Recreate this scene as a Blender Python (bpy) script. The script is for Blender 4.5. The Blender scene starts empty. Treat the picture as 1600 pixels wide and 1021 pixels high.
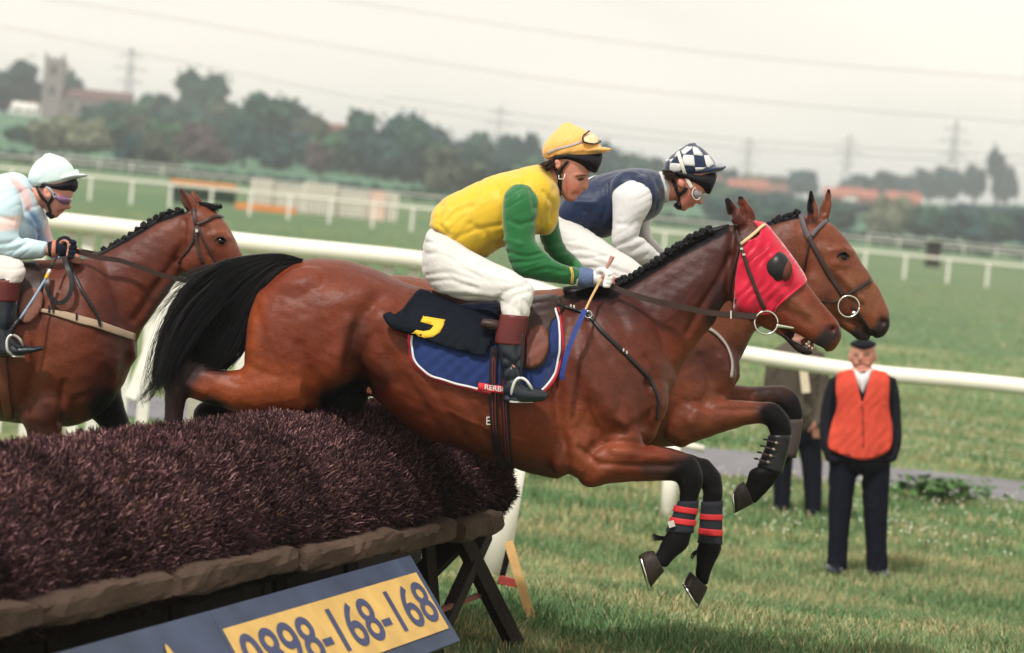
import bpy, bmesh, math, random
import numpy as np
from mathutils import Vector, Matrix
from mathutils.bvhtree import BVHTree
from mathutils.geometry import delaunay_2d_cdt
random.seed(7); rng = np.random.default_rng(11)
sc = bpy.context.scene
COL = sc.collection

# ---------------------------------------------------------------- camera
CAM = np.array([0.0, 0.0, 2.05]); FPX = 5000.0
ROLL = math.radians(5.5); PITCH = math.atan(210/5000)
Fv = np.array([0, math.cos(PITCH), -math.sin(PITCH)])
R0 = np.array([1.0, 0, 0]); U0 = np.array([0, math.sin(PITCH), math.cos(PITCH)])
RT = R0*math.cos(ROLL) + U0*math.sin(ROLL)
UP = -R0*math.sin(ROLL) + U0*math.cos(ROLL)
cd = bpy.data.cameras.new('camera'); cam = bpy.data.objects.new('camera', cd); COL.objects.link(cam)
M = Matrix(((RT[0], UP[0], -Fv[0], CAM[0]), (RT[1], UP[1], -Fv[1], CAM[1]), (RT[2], UP[2], -Fv[2], CAM[2]), (0, 0, 0, 1)))
cam.matrix_world = M
cd.sensor_width = 36; cd.lens = 36*FPX/1600; cd.clip_start = .1; cd.clip_end = 6000
cd.dof.use_dof = True; cd.dof.focus_distance = 13.0; cd.dof.aperture_fstop = 3.4
sc.camera = cam
# ---------------------------------------------------------------- light
w = bpy.data.worlds.new("World"); sc.world = w; w.use_nodes = True
nt = w.node_tree; nt.nodes.clear()
out = nt.nodes.new('ShaderNodeOutputWorld'); bg = nt.nodes.new('ShaderNodeBackground')
sky = nt.nodes.new('ShaderNodeTexSky'); sky.sky_type = 'NISHITA'; sky.sun_disc = False
SUN_EL = math.radians(52); SUN_AZ = math.radians(205)
sky.sun_elevation = SUN_EL; sky.sun_rotation = SUN_AZ
tc = nt.nodes.new('ShaderNodeTexCoord'); mp = nt.nodes.new('ShaderNodeMapping'); mp.inputs['Scale'].default_value = (3, 3, 14)
nz = nt.nodes.new('ShaderNodeTexNoise'); nz.inputs['Scale'].default_value = 2.2; nz.inputs['Detail'].default_value = 6
cr = nt.nodes.new('ShaderNodeValToRGB'); cr.color_ramp.elements[0].position = .3; cr.color_ramp.elements[0].color = (11.3, 10.7, 9.4, 1)
cr.color_ramp.elements[1].position = .7; cr.color_ramp.elements[1].color = (13.6, 12.4, 10.8, 1)
mx = nt.nodes.new('ShaderNodeMix'); mx.data_type = 'RGBA'; mx.inputs[0].default_value = .93
L = nt.links.new
L(tc.outputs['Generated'], mp.inputs['Vector']); L(mp.outputs[0], nz.inputs['Vector']); L(nz.outputs['Fac'], cr.inputs[0])
L(sky.outputs[0], mx.inputs[6]); L(cr.outputs[0], mx.inputs[7]); L(mx.outputs[2], bg.inputs['Color'])
bg.inputs['Strength'].default_value = .1; L(bg.outputs[0], out.inputs['Surface'])
sd = bpy.data.lights.new('sun', 'SUN'); sun = bpy.data.objects.new('sun', sd); COL.objects.link(sun)
sd.energy = 3.7; sd.angle = math.radians(3.0); sd.color = (1, .97, .92)
# direction towards the sun: behind the camera, a little to the left
sdir = Vector((-.38, -.72, 1.05)).normalized()
sun.rotation_euler = sdir.to_track_quat('Z', 'Y').to_euler()
sky.sun_elevation = math.asin(sdir.z); sky.sun_rotation = math.atan2(sdir.x, sdir.y) % (2*math.pi)
sc.view_settings.view_transform = 'Standard'; sc.view_settings.look = 'None'
sc.view_settings.exposure = 0.0; sc.view_settings.gamma = 1
try: sc.view_settings.use_curve_mapping = False
except Exception: pass
sc.render.engine = 'CYCLES'

# ---------------------------------------------------------------- helpers
def W(x, y, d):
    x = np.asarray(x, float); y = np.asarray(y, float); d = np.asarray(d, float)
    u = (x-800)/FPX; v = (510.5-y)/FPX
    return CAM + d[..., None]*(Fv + u[..., None]*RT + v[..., None]*UP)
def proj(P):
    q = np.asarray(P) - CAM; dd = q@Fv
    return 800 + FPX*(q@RT)/dd, 510.5 - FPX*(q@UP)/dd, dd
def smooth(t): t = np.clip(t, 0, 1); return t*t*(3-2*t)
def interp(x, xs, ys): return np.interp(x, xs, ys)
RX = [-800, 100, 300, 600, 900, 1200, 1400, 1600, 2300]
RH = [10, 9.5, 8, 5.5, 4.5, 7.5, 11.5, 15.5, 17]
RD = [830, 830, 830, 830, 900, 1100, 1180, 1200, 1200]
def gz(X, Y):
    X = np.asarray(X, float); Y = np.asarray(Y, float)
    z = -.45*smooth((Y-15.8)/5.2)
    col = 800 + FPX*X/np.maximum(Y, 1)
    rh = np.interp(col, RX, RH); rd = np.interp(col, RX, RD)
    z = z + (rh+.45)*smooth((Y-430)/(rd-430)) - 6*smooth((Y-rd-20)/400)
    near = np.exp(-((Y-26)/14)**2)
    z = z + .015*np.sin(X*1.3+Y*.7)*near + .012*np.sin(X*2.9-Y*1.1)*near
    return z
def GP(x, d):
    """ground point below pixel column x at depth d"""
    y = 500.0
    for _ in range(4):
        P = W(x, y, d); y += (P[2]-float(gz(P[0], P[1])))/(d/FPX)/math.cos(ROLL)
    return W(x, y, d)

def link(o, parent=None):
    COL.objects.link(o)
    if parent is not None: o.parent = parent
    return o
def tag(o, label=None, cat=None, group=None, kind=None):
    if label: o['label'] = label
    if cat: o['category'] = cat
    if group: o['group'] = group
    if kind: o['kind'] = kind
    return o
def empty(name, loc, label, cat, group=None):
    o = bpy.data.objects.new(name, None); o.location = loc; o.empty_display_size = .1
    COL.objects.link(o); return tag(o, label, cat, group)
def meshobj(name, V, Fc, mat, parent=None, sm=True):
    V = np.asarray(V, float).reshape(-1, 3)
    if parent is not None: V = V - np.array(parent_loc(parent))
    me = bpy.data.meshes.new(name); me.from_pydata(V.tolist(), [], [tuple(int(i) for i in f) for f in Fc]); me.update()
    if sm: me.polygons.foreach_set('use_smooth', [True]*len(me.polygons))
    me.materials.append(mat)
    return link(bpy.data.objects.new(name, me), parent)
def parent_loc(p):
    v = Vector((0, 0, 0))
    while p is not None: v = v + Vector(p.location); p = p.parent
    return v
def bigmesh(name, V, quads, mat, parent=None, col=None, sm=True, k=4):
    V = np.ascontiguousarray(V, np.float32).reshape(-1, 3); quads = np.ascontiguousarray(quads, np.int32).reshape(-1, k)
    if parent is not None: V = V - np.array(parent_loc(parent), np.float32)
    me = bpy.data.meshes.new(name); me.vertices.add(len(V)); me.vertices.foreach_set('co', V.ravel())
    me.loops.add(quads.size); me.loops.foreach_set('vertex_index', quads.ravel())
    me.polygons.add(len(quads)); me.polygons.foreach_set('loop_start', np.arange(0, quads.size, k, dtype=np.int32))
    me.polygons.foreach_set('loop_total', np.full(len(quads), k, np.int32))
    me.update(calc_edges=True)
    me.polygons.foreach_set('use_smooth', np.full(len(quads), sm))
    if col is not None:
        a = me.color_attributes.new('Col', 'FLOAT_COLOR', 'POINT'); c = np.ones((len(V), 4), np.float32); c[:, :3] = col
        a.data.foreach_set('color', c.ravel())
    me.materials.append(mat)
    return link(bpy.data.objects.new(name, me), parent)

# ---- materials
MATS = {}
def mat(name, rgb, rough=.6, spec=.4, var=.15, vs=20, bump=.1, bs=60, metal=0, coat=0, attr=False, sheen=0, stretch=None, coord='Object', emis=None):
    if name in MATS: return MATS[name]
    m = bpy.data.materials.new(name); m.use_nodes = True; n = m.node_tree; b = n.nodes['Principled BSDF']
    lk = n.links.new
    b.inputs['Roughness'].default_value = rough; b.inputs['Specular IOR Level'].default_value = spec*.5 if not metal else spec
    b.inputs['Metallic'].default_value = metal; b.inputs['Coat Weight'].default_value = coat
    b.inputs['Sheen Weight'].default_value = sheen
    t = n.nodes.new('ShaderNodeTexCoord'); mpp = n.nodes.new('ShaderNodeMapping')
    if stretch: mpp.inputs['Scale'].default_value = stretch
    lk(t.outputs[coord], mpp.inputs['Vector'])
    nn = n.nodes.new('ShaderNodeTexNoise'); nn.inputs['Scale'].default_value = vs; nn.inputs['Detail'].default_value = 5
    lk(mpp.outputs[0], nn.inputs['Vector'])
    mr = n.nodes.new('ShaderNodeMapRange'); mr.inputs[1].default_value = .25; mr.inputs[2].default_value = .75
    mr.inputs[3].default_value = 1-var; mr.inputs[4].default_value = 1+var; lk(nn.outputs['Fac'], mr.inputs[0])
    mm = n.nodes.new('ShaderNodeMix'); mm.data_type = 'RGBA'; mm.blend_type = 'MULTIPLY'; mm.inputs[0].default_value = 1
    if attr:
        at = n.nodes.new('ShaderNodeAttribute'); at.attribute_name = 'Col'; lk(at.outputs['Color'], mm.inputs[6])
    else: mm.inputs[6].default_value = (*rgb, 1)
    cb = n.nodes.new('ShaderNodeCombineColor')
    for i in range(3): lk(mr.outputs[0], cb.inputs[i])
    lk(cb.outputs[0], mm.inputs[7]); lk(mm.outputs[2], b.inputs['Base Color'])
    if bump:
        n2 = n.nodes.new('ShaderNodeTexNoise'); n2.inputs['Scale'].default_value = bs; n2.inputs['Detail'].default_value = 7; n2.inputs['Roughness'].default_value = .62
        lk(mpp.outputs[0], n2.inputs['Vector']); bp = n.nodes.new('ShaderNodeBump'); bp.inputs['Strength'].default_value = bump
        bp.inputs['Distance'].default_value = .02; lk(n2.outputs['Fac'], bp.inputs['Height']); lk(bp.outputs[0], b.inputs['Normal'])
    if emis: b.inputs['Emission Color'].default_value = (*emis, 1); b.inputs['Emission Strength'].default_value = 1
    MATS[name] = m; return m

# ---- lofts -------------------------------------------------------------
def cr_interp(S, sub):
    S = np.asarray(S, float); n = len(S)
    if n < 3: 
        t = np.linspace(0, 1, sub*(n-1)+1)[:, None]; return S[0]*(1-t)+S[-1]*t
    P = np.vstack([2*S[0]-S[1], S, 2*S[-1]-S[-2]]); o = []
    for i in range(1, n):
        p0, p1, p2, p3 = P[i-1], P[i], P[i+1], P[i+2]
        for t in np.arange(sub)/sub:
            o.append(.5*((2*p1)+(-p0+p2)*t+(2*p0-5*p1+4*p2-p3)*t*t+(-p0+3*p1-3*p2+p3)*t**3))
    o.append(S[-1]); return np.array(o)
def loft(secs, d, sub=5, n=28, e=1.0, round_ends=True):
    """secs: (x1,y1,x2,y2,halfdepth[,offset]) -> closed tube (V,F) traced between two contours"""
    S = np.array([list(s)+[0]*(6-len(s)) for s in secs], float)
    if round_ends:
        def end(a, b):
            c = (a[:2]+a[2:4])/2; cb = (b[:2]+b[2:4])/2; dirv = c-cb; ln = np.linalg.norm(dirv)+1e-6
            r = np.linalg.norm(a[:2]-a[2:4])/2; q = a.copy(); sh = dirv/ln*r*.30
            q[:2] = c+(a[:2]-c)*.55+sh; q[2:4] = c+(a[2:4]-c)*.55+sh; q[4] = a[4]*.6; return q
    I = cr_interp(S, sub); I[:, 4] = np.maximum(I[:, 4], .002)
    if round_ends: I = np.vstack([end(I[0], I[1]), I, end(I[-1], I[-2])])
    th = np.linspace(0, 2*np.pi, n, endpoint=False); c_, s_ = np.cos(th), np.sin(th)
    if e != 1: c_ = np.sign(c_)*np.abs(c_)**e; s_ = np.sign(s_)*np.abs(s_)**e
    V = []
    for r in I:
        dd = d+r[5]; p1 = W(r[0], r[1], dd); p2 = W(r[2], r[3], dd); c = (p1+p2)/2; a = (p1-p2)/2
        V.append(c+np.outer(c_, a)+np.outer(s_*r[4], Fv))
    m = len(I); V = np.vstack(V); Fc = []
    for i in range(m-1):
        for j in range(n):
            k = (j+1) % n; Fc.append((i*n+j, i*n+k, (i+1)*n+k, (i+1)*n+j))
    Fc.append(tuple(range(n))[::-1]); Fc.append(tuple((m-1)*n+j for j in range(n)))
    return V, Fc
def mirror_off(secs, k=-1.0, dx=0, dy=0):
    return [(s[0]+dx, s[1]+dy, s[2]+dx, s[3]+dy, s[4], (s[5] if len(s) > 5 else 0)*k) for s in secs]
def shrink(secs, k, kw=None):
    o = []; kw = kw or k
    for s in secs:
        cx, cy = (s[0]+s[2])/2, (s[1]+s[3])/2
        o.append((cx+(s[0]-cx)*k, cy+(s[1]-cy)*k, cx+(s[2]-cx)*k, cy+(s[3]-cy)*k, s[4]*kw)+tuple(s[5:]))
    return o
def blob(x, y, rx, ry, w, d, rot=0, n=16):
    """ellipsoid, rx/ry in photo pixels at depth d, half depth w in metres"""
    V = []; Fc = []; c = W(x, y, d); px = d/FPX; ca, sa = math.cos(math.radians(rot)), math.sin(math.radians(rot))
    A = (RT*ca-UP*sa)*rx*px; B = (RT*sa+UP*ca)*ry*px
    for i in range(n//2+1):
        ph = math.pi*i/(n//2)
        for j in range(n):
            t = 2*math.pi*j/n
            V.append(c+A*math.sin(ph)*math.cos(t)+B*math.cos(ph)+Fv*w*math.sin(ph)*math.sin(t))
    for i in range(n//2):
        for j in range(n):
            k = (j+1) % n; Fc.append((i*n+j, (i+1)*n+j, (i+1)*n+k, i*n+k))
    return np.array(V), Fc
def tube3(P, R, n=8, sub=4, cap=True):
    """tube through 3D points P with radii R"""
    P = np.asarray(P, float); R = np.broadcast_to(np.asarray(R, float), (len(P),))
    if sub > 1: Q = cr_interp(np.hstack([P, R[:, None]]), sub); P = Q[:, :3]; R = Q[:, 3]
    V = []; up = np.array([.3, -.8, .52]); T = np.gradient(P, axis=0)
    T /= np.linalg.norm(T, axis=1)[:, None]+1e-9
    a = np.cross(T[0], up); a /= np.linalg.norm(a)
    th = np.linspace(0, 2*np.pi, n, endpoint=False)
    for p, t, r in zip(P, T, R):
        a = a-t*(a@t); a /= np.linalg.norm(a)+1e-9; b = np.cross(t, a)
        V.append(p+r*(np.outer(np.cos(th), a)+np.outer(np.sin(th), b)))
    m = len(P); V = np.vstack(V); Fc = []
    for i in range(m-1):
        for j in range(n):
            k = (j+1) % n; Fc.append((i*n+j, i*n+k, (i+1)*n+k, (i+1)*n+j))
    if cap: Fc.append(tuple(range(n))[::-1]); Fc.append(tuple((m-1)*n+j for j in range(n)))
    return V, Fc
def tpx(pts, n=8, sub=4):
    """tube from (x,y,depth,radius)"""
    a = np.array(pts, float); return tube3(W(a[:, 0], a[:, 1], a[:, 2]), a[:, 3], n, sub)
def box(c, sx, sy, sz, ax=None):
    """box centred c, half sizes, ax = 3 axis vectors"""
    ax = np.eye(3) if ax is None else np.array(ax, float); c = np.array(c, float)
    V = [c+ax[0]*sx*i+ax[1]*sy*j+ax[2]*sz*k for i in (-1, 1) for j in (-1, 1) for k in (-1, 1)]
    return np.array(V), [(0, 1, 3, 2), (4, 6, 7, 5), (0, 4, 5, 1), (2, 3, 7, 6), (0, 2, 6, 4), (1, 5, 7, 3)]
def beam(p, q, wd, ht, up=(0, 0, 1)):
    p = np.array(p, float); q = np.array(q, float); t = q-p; ln = np.linalg.norm(t); t = t/ln
    s = np.cross(t, up); s /= np.linalg.norm(s); u = np.cross(s, t)
    return box((p+q)/2, ln/2, wd/2, ht/2, [t, s, u])
def join(parts):
    V = []; Fc = []; o = 0
    for v, f in parts:
        V.append(v); Fc += [tuple(i+o for i in g) for g in f]; o += len(v)
    return np.vstack(V), Fc
def bevel(o, wd=.004, seg=2):
    m = o.modifiers.new('bevel', 'BEVEL'); m.width = wd; m.segments = seg; m.limit_method = 'ANGLE'; return o

def segdist(px, py, pts):
    pts = np.asarray(pts, float); best = np.full(px.shape, 1e9)
    if len(pts) == 1: return np.hypot(px-pts[0, 0], py-pts[0, 1])
    for a, b in zip(pts[:-1], pts[1:]):
        ab = b-a; L2 = ab@ab+1e-9; t = np.clip(((px-a[0])*ab[0]+(py-a[1])*ab[1])/L2, 0, 1)
        best = np.minimum(best, np.hypot(px-a[0]-t*ab[0], py-a[1]-t*ab[1]))
    return best
def organic(name, parts, voxel, material, parent=None, smooth_it=6, strokes=(), base=None, paint=(), bulge=None, noise=0, dref=13.0, wr=None):
    """union of closed shapes -> one continuous surface, then sculpt strokes and painted colours"""
    V, Fc = join(parts)
    me = bpy.data.meshes.new(name+'_src'); me.from_pydata(V.tolist(), [], Fc); me.update()
    bm = bmesh.new(); bm.from_mesh(me); bmesh.ops.recalc_face_normals(bm, faces=bm.faces); bm.to_mesh(me); bm.free()
    o = bpy.data.objects.new('tmp', me); COL.objects.link(o)
    m = o.modifiers.new('r', 'REMESH'); m.mode = 'VOXEL'; m.voxel_size = voxel
    if smooth_it:
        s = o.modifiers.new('s', 'SMOOTH'); s.factor = .5; s.iterations = smooth_it
    dg = bpy.context.evaluated_depsgraph_get(); ev = o.evaluated_get(dg)
    nm = bpy.data.meshes.new_from_object(ev); bpy.data.objects.remove(o); bpy.data.meshes.remove(me)
    nm.name = name; nv = len(nm.vertices)
    P = np.empty(nv*3, np.float32); nm.vertices.foreach_get('co', P); P = P.reshape(-1, 3).astype(float)
    N = np.empty(nv*3, np.float32); nm.vertices.foreach_get('normal', N); N = N.reshape(-1, 3).astype(float)
    x, y, dd = proj(P)
    disp = np.zeros(nv)
    for st in strokes:
        pts, r, amp = st[:3]
        dist = segdist(x, y, pts); disp += amp*np.exp(-(dist/r)**2)
    if noise: 
        disp += noise*(np.sin(x*.11+y*.05)*np.sin(y*.13-x*.03)+.6*np.sin(x*.23-y*.17+1)*np.sin(y*.21+x*.07))
    if wr is not None: disp += wr(x, y, dd)
    P = P+N*disp[:, None]
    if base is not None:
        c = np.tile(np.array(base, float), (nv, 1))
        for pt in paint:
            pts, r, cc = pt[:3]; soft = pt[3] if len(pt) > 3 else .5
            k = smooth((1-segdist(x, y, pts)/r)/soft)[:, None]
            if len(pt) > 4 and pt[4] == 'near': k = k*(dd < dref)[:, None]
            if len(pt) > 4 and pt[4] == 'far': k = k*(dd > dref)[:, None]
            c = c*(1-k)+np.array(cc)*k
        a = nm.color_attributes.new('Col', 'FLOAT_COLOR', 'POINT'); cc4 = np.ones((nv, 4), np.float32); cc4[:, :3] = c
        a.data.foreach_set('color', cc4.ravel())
    Q = P-np.array(parent_loc(parent)) if parent is not None else P
    nm.vertices.foreach_set('co', Q.astype(np.float32).ravel()); nm.update()
    nm.materials.clear(); nm.materials.append(material)
    nm.polygons.foreach_set('use_smooth', [True]*len(nm.polygons))
    ob = link(bpy.data.objects.new(name, nm), parent)
    ob_bvh[ob.name] = (P, [tuple(p.vertices) for p in nm.polygons])
    return ob
ob_bvh = {}
def bvh(*obs):
    V = []; Fc = []; o = 0
    for ob in obs:
        P, f = ob_bvh[ob.name]; V += [Vector(p) for p in P]; Fc += [tuple(i+o for i in g) for g in f]; o += len(P)
    return BVHTree.FromPolygons(V, Fc)
def cast(B, x, y, d, off=.004, side=1):
    """point on the surface seen at pixel (x,y), lifted by off"""
    P = W(x, y, d); r = P-CAM; r /= np.linalg.norm(r)
    if side > 0: org = P-r*2.0; di = r
    else: org = P+r*2.0; di = -r
    h = B.ray_cast(Vector(org), Vector(di), 4)
    if h[0] is None:
        h = B.find_nearest(Vector(P))
        if h[0] is None: return P, -Fv
    n = np.array(h[1]); p = np.array(h[0])
    if n@di > 0: n = -n
    return p+n*off, n
def cloth(name, poly, B, d, off, thick, material, parent=None, grid=8, cyc=True, side=1, relax=6, wrinkle=0):
    """fabric patch whose outline is a traced polygon laid on the surface B"""
    poly = np.array(poly, float)
    if cyc:
        Q = np.vstack([poly[-1:], poly, poly[:2]]); C = cr_interp(Q, 5)[5:-5-1+0]
        C = C[:len(poly)*5]
    else:
        C = []
        for a, b in zip(poly, np.roll(poly, -1, 0)):
            k = max(1, int(np.linalg.norm(b-a)/6)); C += [a+(b-a)*t/k for t in range(k)]
        C = np.array(C)
    def inside(x, y):
        c = False; n = len(C)
        for i in range(n):
            x1, y1 = C[i]; x2, y2 = C[i-1]
            if (y1 > y) != (y2 > y) and x < (x2-x1)*(y-y1)/(y2-y1)+x1: c = not c
        return c
    pts = [Vector(p) for p in C]; n0 = len(pts)
    x0, y0 = C.min(0); x1, y1 = C.max(0)
    for gx in np.arange(x0+grid/2, x1, grid):
        for gy in np.arange(y0+grid/2, y1, grid):
            if inside(gx, gy) and segdist(np.array([gx]), np.array([gy]), np.vstack([C, C[:1]]))[0] > grid*.35: pts.append(Vector((gx, gy)))
    vv, ee, ff, *_ = delaunay_2d_cdt(pts, [], [list(range(n0))], 1, 1e-5)
    dep = np.array([cast(B, v.x, v.y, d, off, side)[0] for v in vv])
    # relax depth only, so that cloth bridges hollows
    x, y, dd = proj(dep); adj = [[] for _ in vv]
    for f in ff:
        for i in range(len(f)): adj[f[i]].append(f[(i+1) % len(f)]); adj[f[(i+1) % len(f)]].append(f[i])
    for _ in range(relax):
        nd = dd.copy()
        for i, a in enumerate(adj):
            if a: m_ = np.mean([dd[j] for j in a]); nd[i] = min(dd[i], .5*dd[i]+.5*m_) if side > 0 else max(dd[i], .5*dd[i]+.5*m_)
        dd = nd
    if wrinkle: dd = dd-wrinkle*(1+np.sin(x*.35+y*.22+np.sin(y*.11)*2))*.5
    P = W(np.array([v.x for v in vv]), np.array([v.y for v in vv]), dd)
    fc = []
    for f in ff:
        a, b, c = [P[i] for i in f[:3]]; nrm = np.cross(b-a, c-a)
        fc.append(tuple(f) if nrm@Fv*side < 0 else tuple(f)[::-1])
    o = meshobj(name, P, fc, material, parent)
    s = o.modifiers.new('solid', 'SOLIDIFY'); s.thickness = thick; s.offset = 0
    ob_bvh[o.name] = (P, fc)
    return o
def strap(name, pts, width, B, d, off, thick, material, parent=None, sub=6, side=1):
    """leather strap laid along a traced line on the surface B (pts: x,y)"""
    C = cr_interp(np.array(pts, float), sub) if len(pts) > 2 else np.linspace(pts[0], pts[1], 10)
    wd = np.broadcast_to(np.asarray(width, float), (len(pts),)); wd = np.interp(np.linspace(0, 1, len(C)), np.linspace(0, 1, len(pts)), wd)
    T = np.gradient(C, axis=0); T /= np.linalg.norm(T, axis=1)[:, None]+1e-9; Nn = np.stack([-T[:, 1], T[:, 0]], 1)
    V = []; ctr = [cast(B, *c, d, off, side) for c in C]
    cp = np.array([c[0] for c in ctr]); cn = np.array([c[1] for c in ctr])
    for _ in range(3): cn[1:-1] = (cn[:-2]+cn[1:-1]+cn[2:])/3
    for _ in range(3): cp[1:-1] = (cp[:-2]+2*cp[1:-1]+cp[2:])/4
    T3 = np.gradient(cp, axis=0)
    for i in range(len(C)):
        s = np.cross(T3[i], cn[i]); s /= np.linalg.norm(s)+1e-9; n_ = cn[i]/np.linalg.norm(cn[i]); h = wd[i]*d/FPX/2
        V += [cp[i]-s*h-n_*thick*.3, cp[i]-s*h+n_*thick*.6, cp[i]-s*h*.7+n_*thick, cp[i]+s*h*.7+n_*thick, cp[i]+s*h+n_*thick*.6, cp[i]+s*h-n_*thick*.3]
    Fc = []; m = len(C)
    for i in range(m-1):
        for j in range(6): k = (j+1) % 6; Fc.append((i*6+j, i*6+k, (i+1)*6+k, (i+1)*6+j))
    Fc.append((5, 4, 3, 2, 1, 0)); Fc.append(tuple((m-1)*6+j for j in range(6)))
    return meshobj(name, np.array(V), Fc, material, parent)
def ring3(c, r, tr, material, name, parent, axn=None, sq=1.0, arc=(0, 360), nseg=36):
    """metal ring, plane facing axn"""
    axn = Fv if axn is None else np.array(axn); a = np.cross(axn, [0, 0, 1]); a /= np.linalg.norm(a); b = np.cross(a, axn)
    th = np.radians(np.linspace(arc[0], arc[1], nseg)); P = np.array(c)+np.outer(np.cos(th)*r, a)+np.outer(np.sin(th)*r*sq, b)
    V, Fc = tube3(P, tr, 8, 1); return meshobj(name, V, Fc, material, parent)
# ================================================================ SETTING
def terrain_strip(name, ys, cols, zfun, material, kind='structure', lift=0):
    V = []; n = len(cols)
    for Y in ys:
        X = (np.array(cols)-800)/FPX*Y; V.append(np.stack([X, np.full(n, Y), zfun(X, Y)+lift], 1))
    V = np.vstack(V); q = [(i*n+j, i*n+j+1, (i+1)*n+j+1, (i+1)*n+j) for i in range(len(ys)-1) for j in range(n-1)]
    o = bigmesh(name, V, q, material); return tag(o, kind=kind)

def grass_mat(name, c1, c2, c3, sc1, sc2, far=False):
    m = bpy.data.materials.new(name); m.use_nodes = True; n = m.node_tree; b = n.nodes['Principled BSDF']; lk = n.links.new
    b.inputs['Roughness'].default_value = .9; b.inputs['Specular IOR Level'].default_value = .15
    t = n.nodes.new('ShaderNodeTexCoord')
    def noise(s, st, det=6):
        mp = n.nodes.new('ShaderNodeMapping'); mp.inputs['Scale'].default_value = st; lk(t.outputs['Object'], mp.inputs[0])
        q = n.nodes.new('ShaderNodeTexNoise'); q.inputs['Scale'].default_value = s; q.inputs['Detail'].default_value = det; lk(mp.outputs[0], q.inputs[0]); return q
    a = noise(sc1, (1, .45, 1)); c = noise(sc2, (1, .35, 1), 8)
    r = n.nodes.new('ShaderNodeValToRGB'); e = r.color_ramp.elements
    e[0].position = .36; e[0].color = (*c1, 1); e[1].position = .66; e[1].color = (*c3, 1); q = e.new(.5); q.color = (*c2, 1)
    mxx = n.nodes.new('ShaderNodeMath'); mxx.operation = 'MULTIPLY_ADD'; mxx.inputs[1].default_value = .45; lk(c.outputs[0], mxx.inputs[0])
    m2 = n.nodes.new('ShaderNodeMath'); m2.operation = 'MULTIPLY'; m2.inputs[1].default_value = .55; lk(a.outputs[0], m2.inputs[0]); lk(m2.outputs[0], mxx.inputs[2])
    lk(mxx.outputs[0], r.inputs[0]); lk(r.outputs[0], b.inputs['Base Color'])
    bp = n.nodes.new('ShaderNodeBump'); bp.inputs['Strength'].default_value = .6; bp.inputs['Distance'].default_value = .06; lk(c.outputs[0], bp.inputs['Height']); lk(bp.outputs[0], b.inputs['Normal'])
    return m
GR = grass_mat('turf', (.06, .12, .045), (.115, .175, .07), (.24, .22, .12), .9, 7)
GRF = grass_mat('field_grass', (.06, .12, .055), (.095, .15, .07), (.14, .17, .085), .012, .08)
GRH = grass_mat('hill_grass', (.045, .12, .07), (.075, .16, .095), (.11, .17, .10), .006, .03)
cols = np.linspace(-1500, 3100, 90)
ys = np.concatenate([np.linspace(4, 15, 12), np.linspace(15.5, 24, 30), np.linspace(24.5, 60, 50), np.geomspace(62, 424, 40)])
# one ground sheet from the camera's feet over the hills to the horizon
ys2 = np.concatenate([ys, np.linspace(430, 1260, 70), [1400, 1700, 2300, 3500, 5200]])
def zg(X, Y): return gz(X, np.full_like(X, Y))
gcols = np.concatenate([[-9000, -5000], cols, [6000, 10000]])
ground = terrain_strip('ground', ys2, gcols, zg, GR)
ground.data.materials.append(GRF); ground.data.materials.append(GRH)
yc = [ (ys2[i]+ys2[i+1])/2 for i in range(len(ys2)-1)]
idx = []
for Y in yc: idx += [0 if Y < 70 else (1 if Y < 445 else 2)]*(len(gcols)-1)
ground.data.polygons.foreach_set('material_index', idx)

# tarmac path crossing behind the rail
PM = mat('tarmac', (.17, .165, .18), .85, .3, .18, 3, .3, 40)
path = terrain_strip('path', np.linspace(30.6, 33.4, 8), np.linspace(-600, 2300, 60), lambda X, Y: zg(X, Y), PM, lift=.012)

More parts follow.
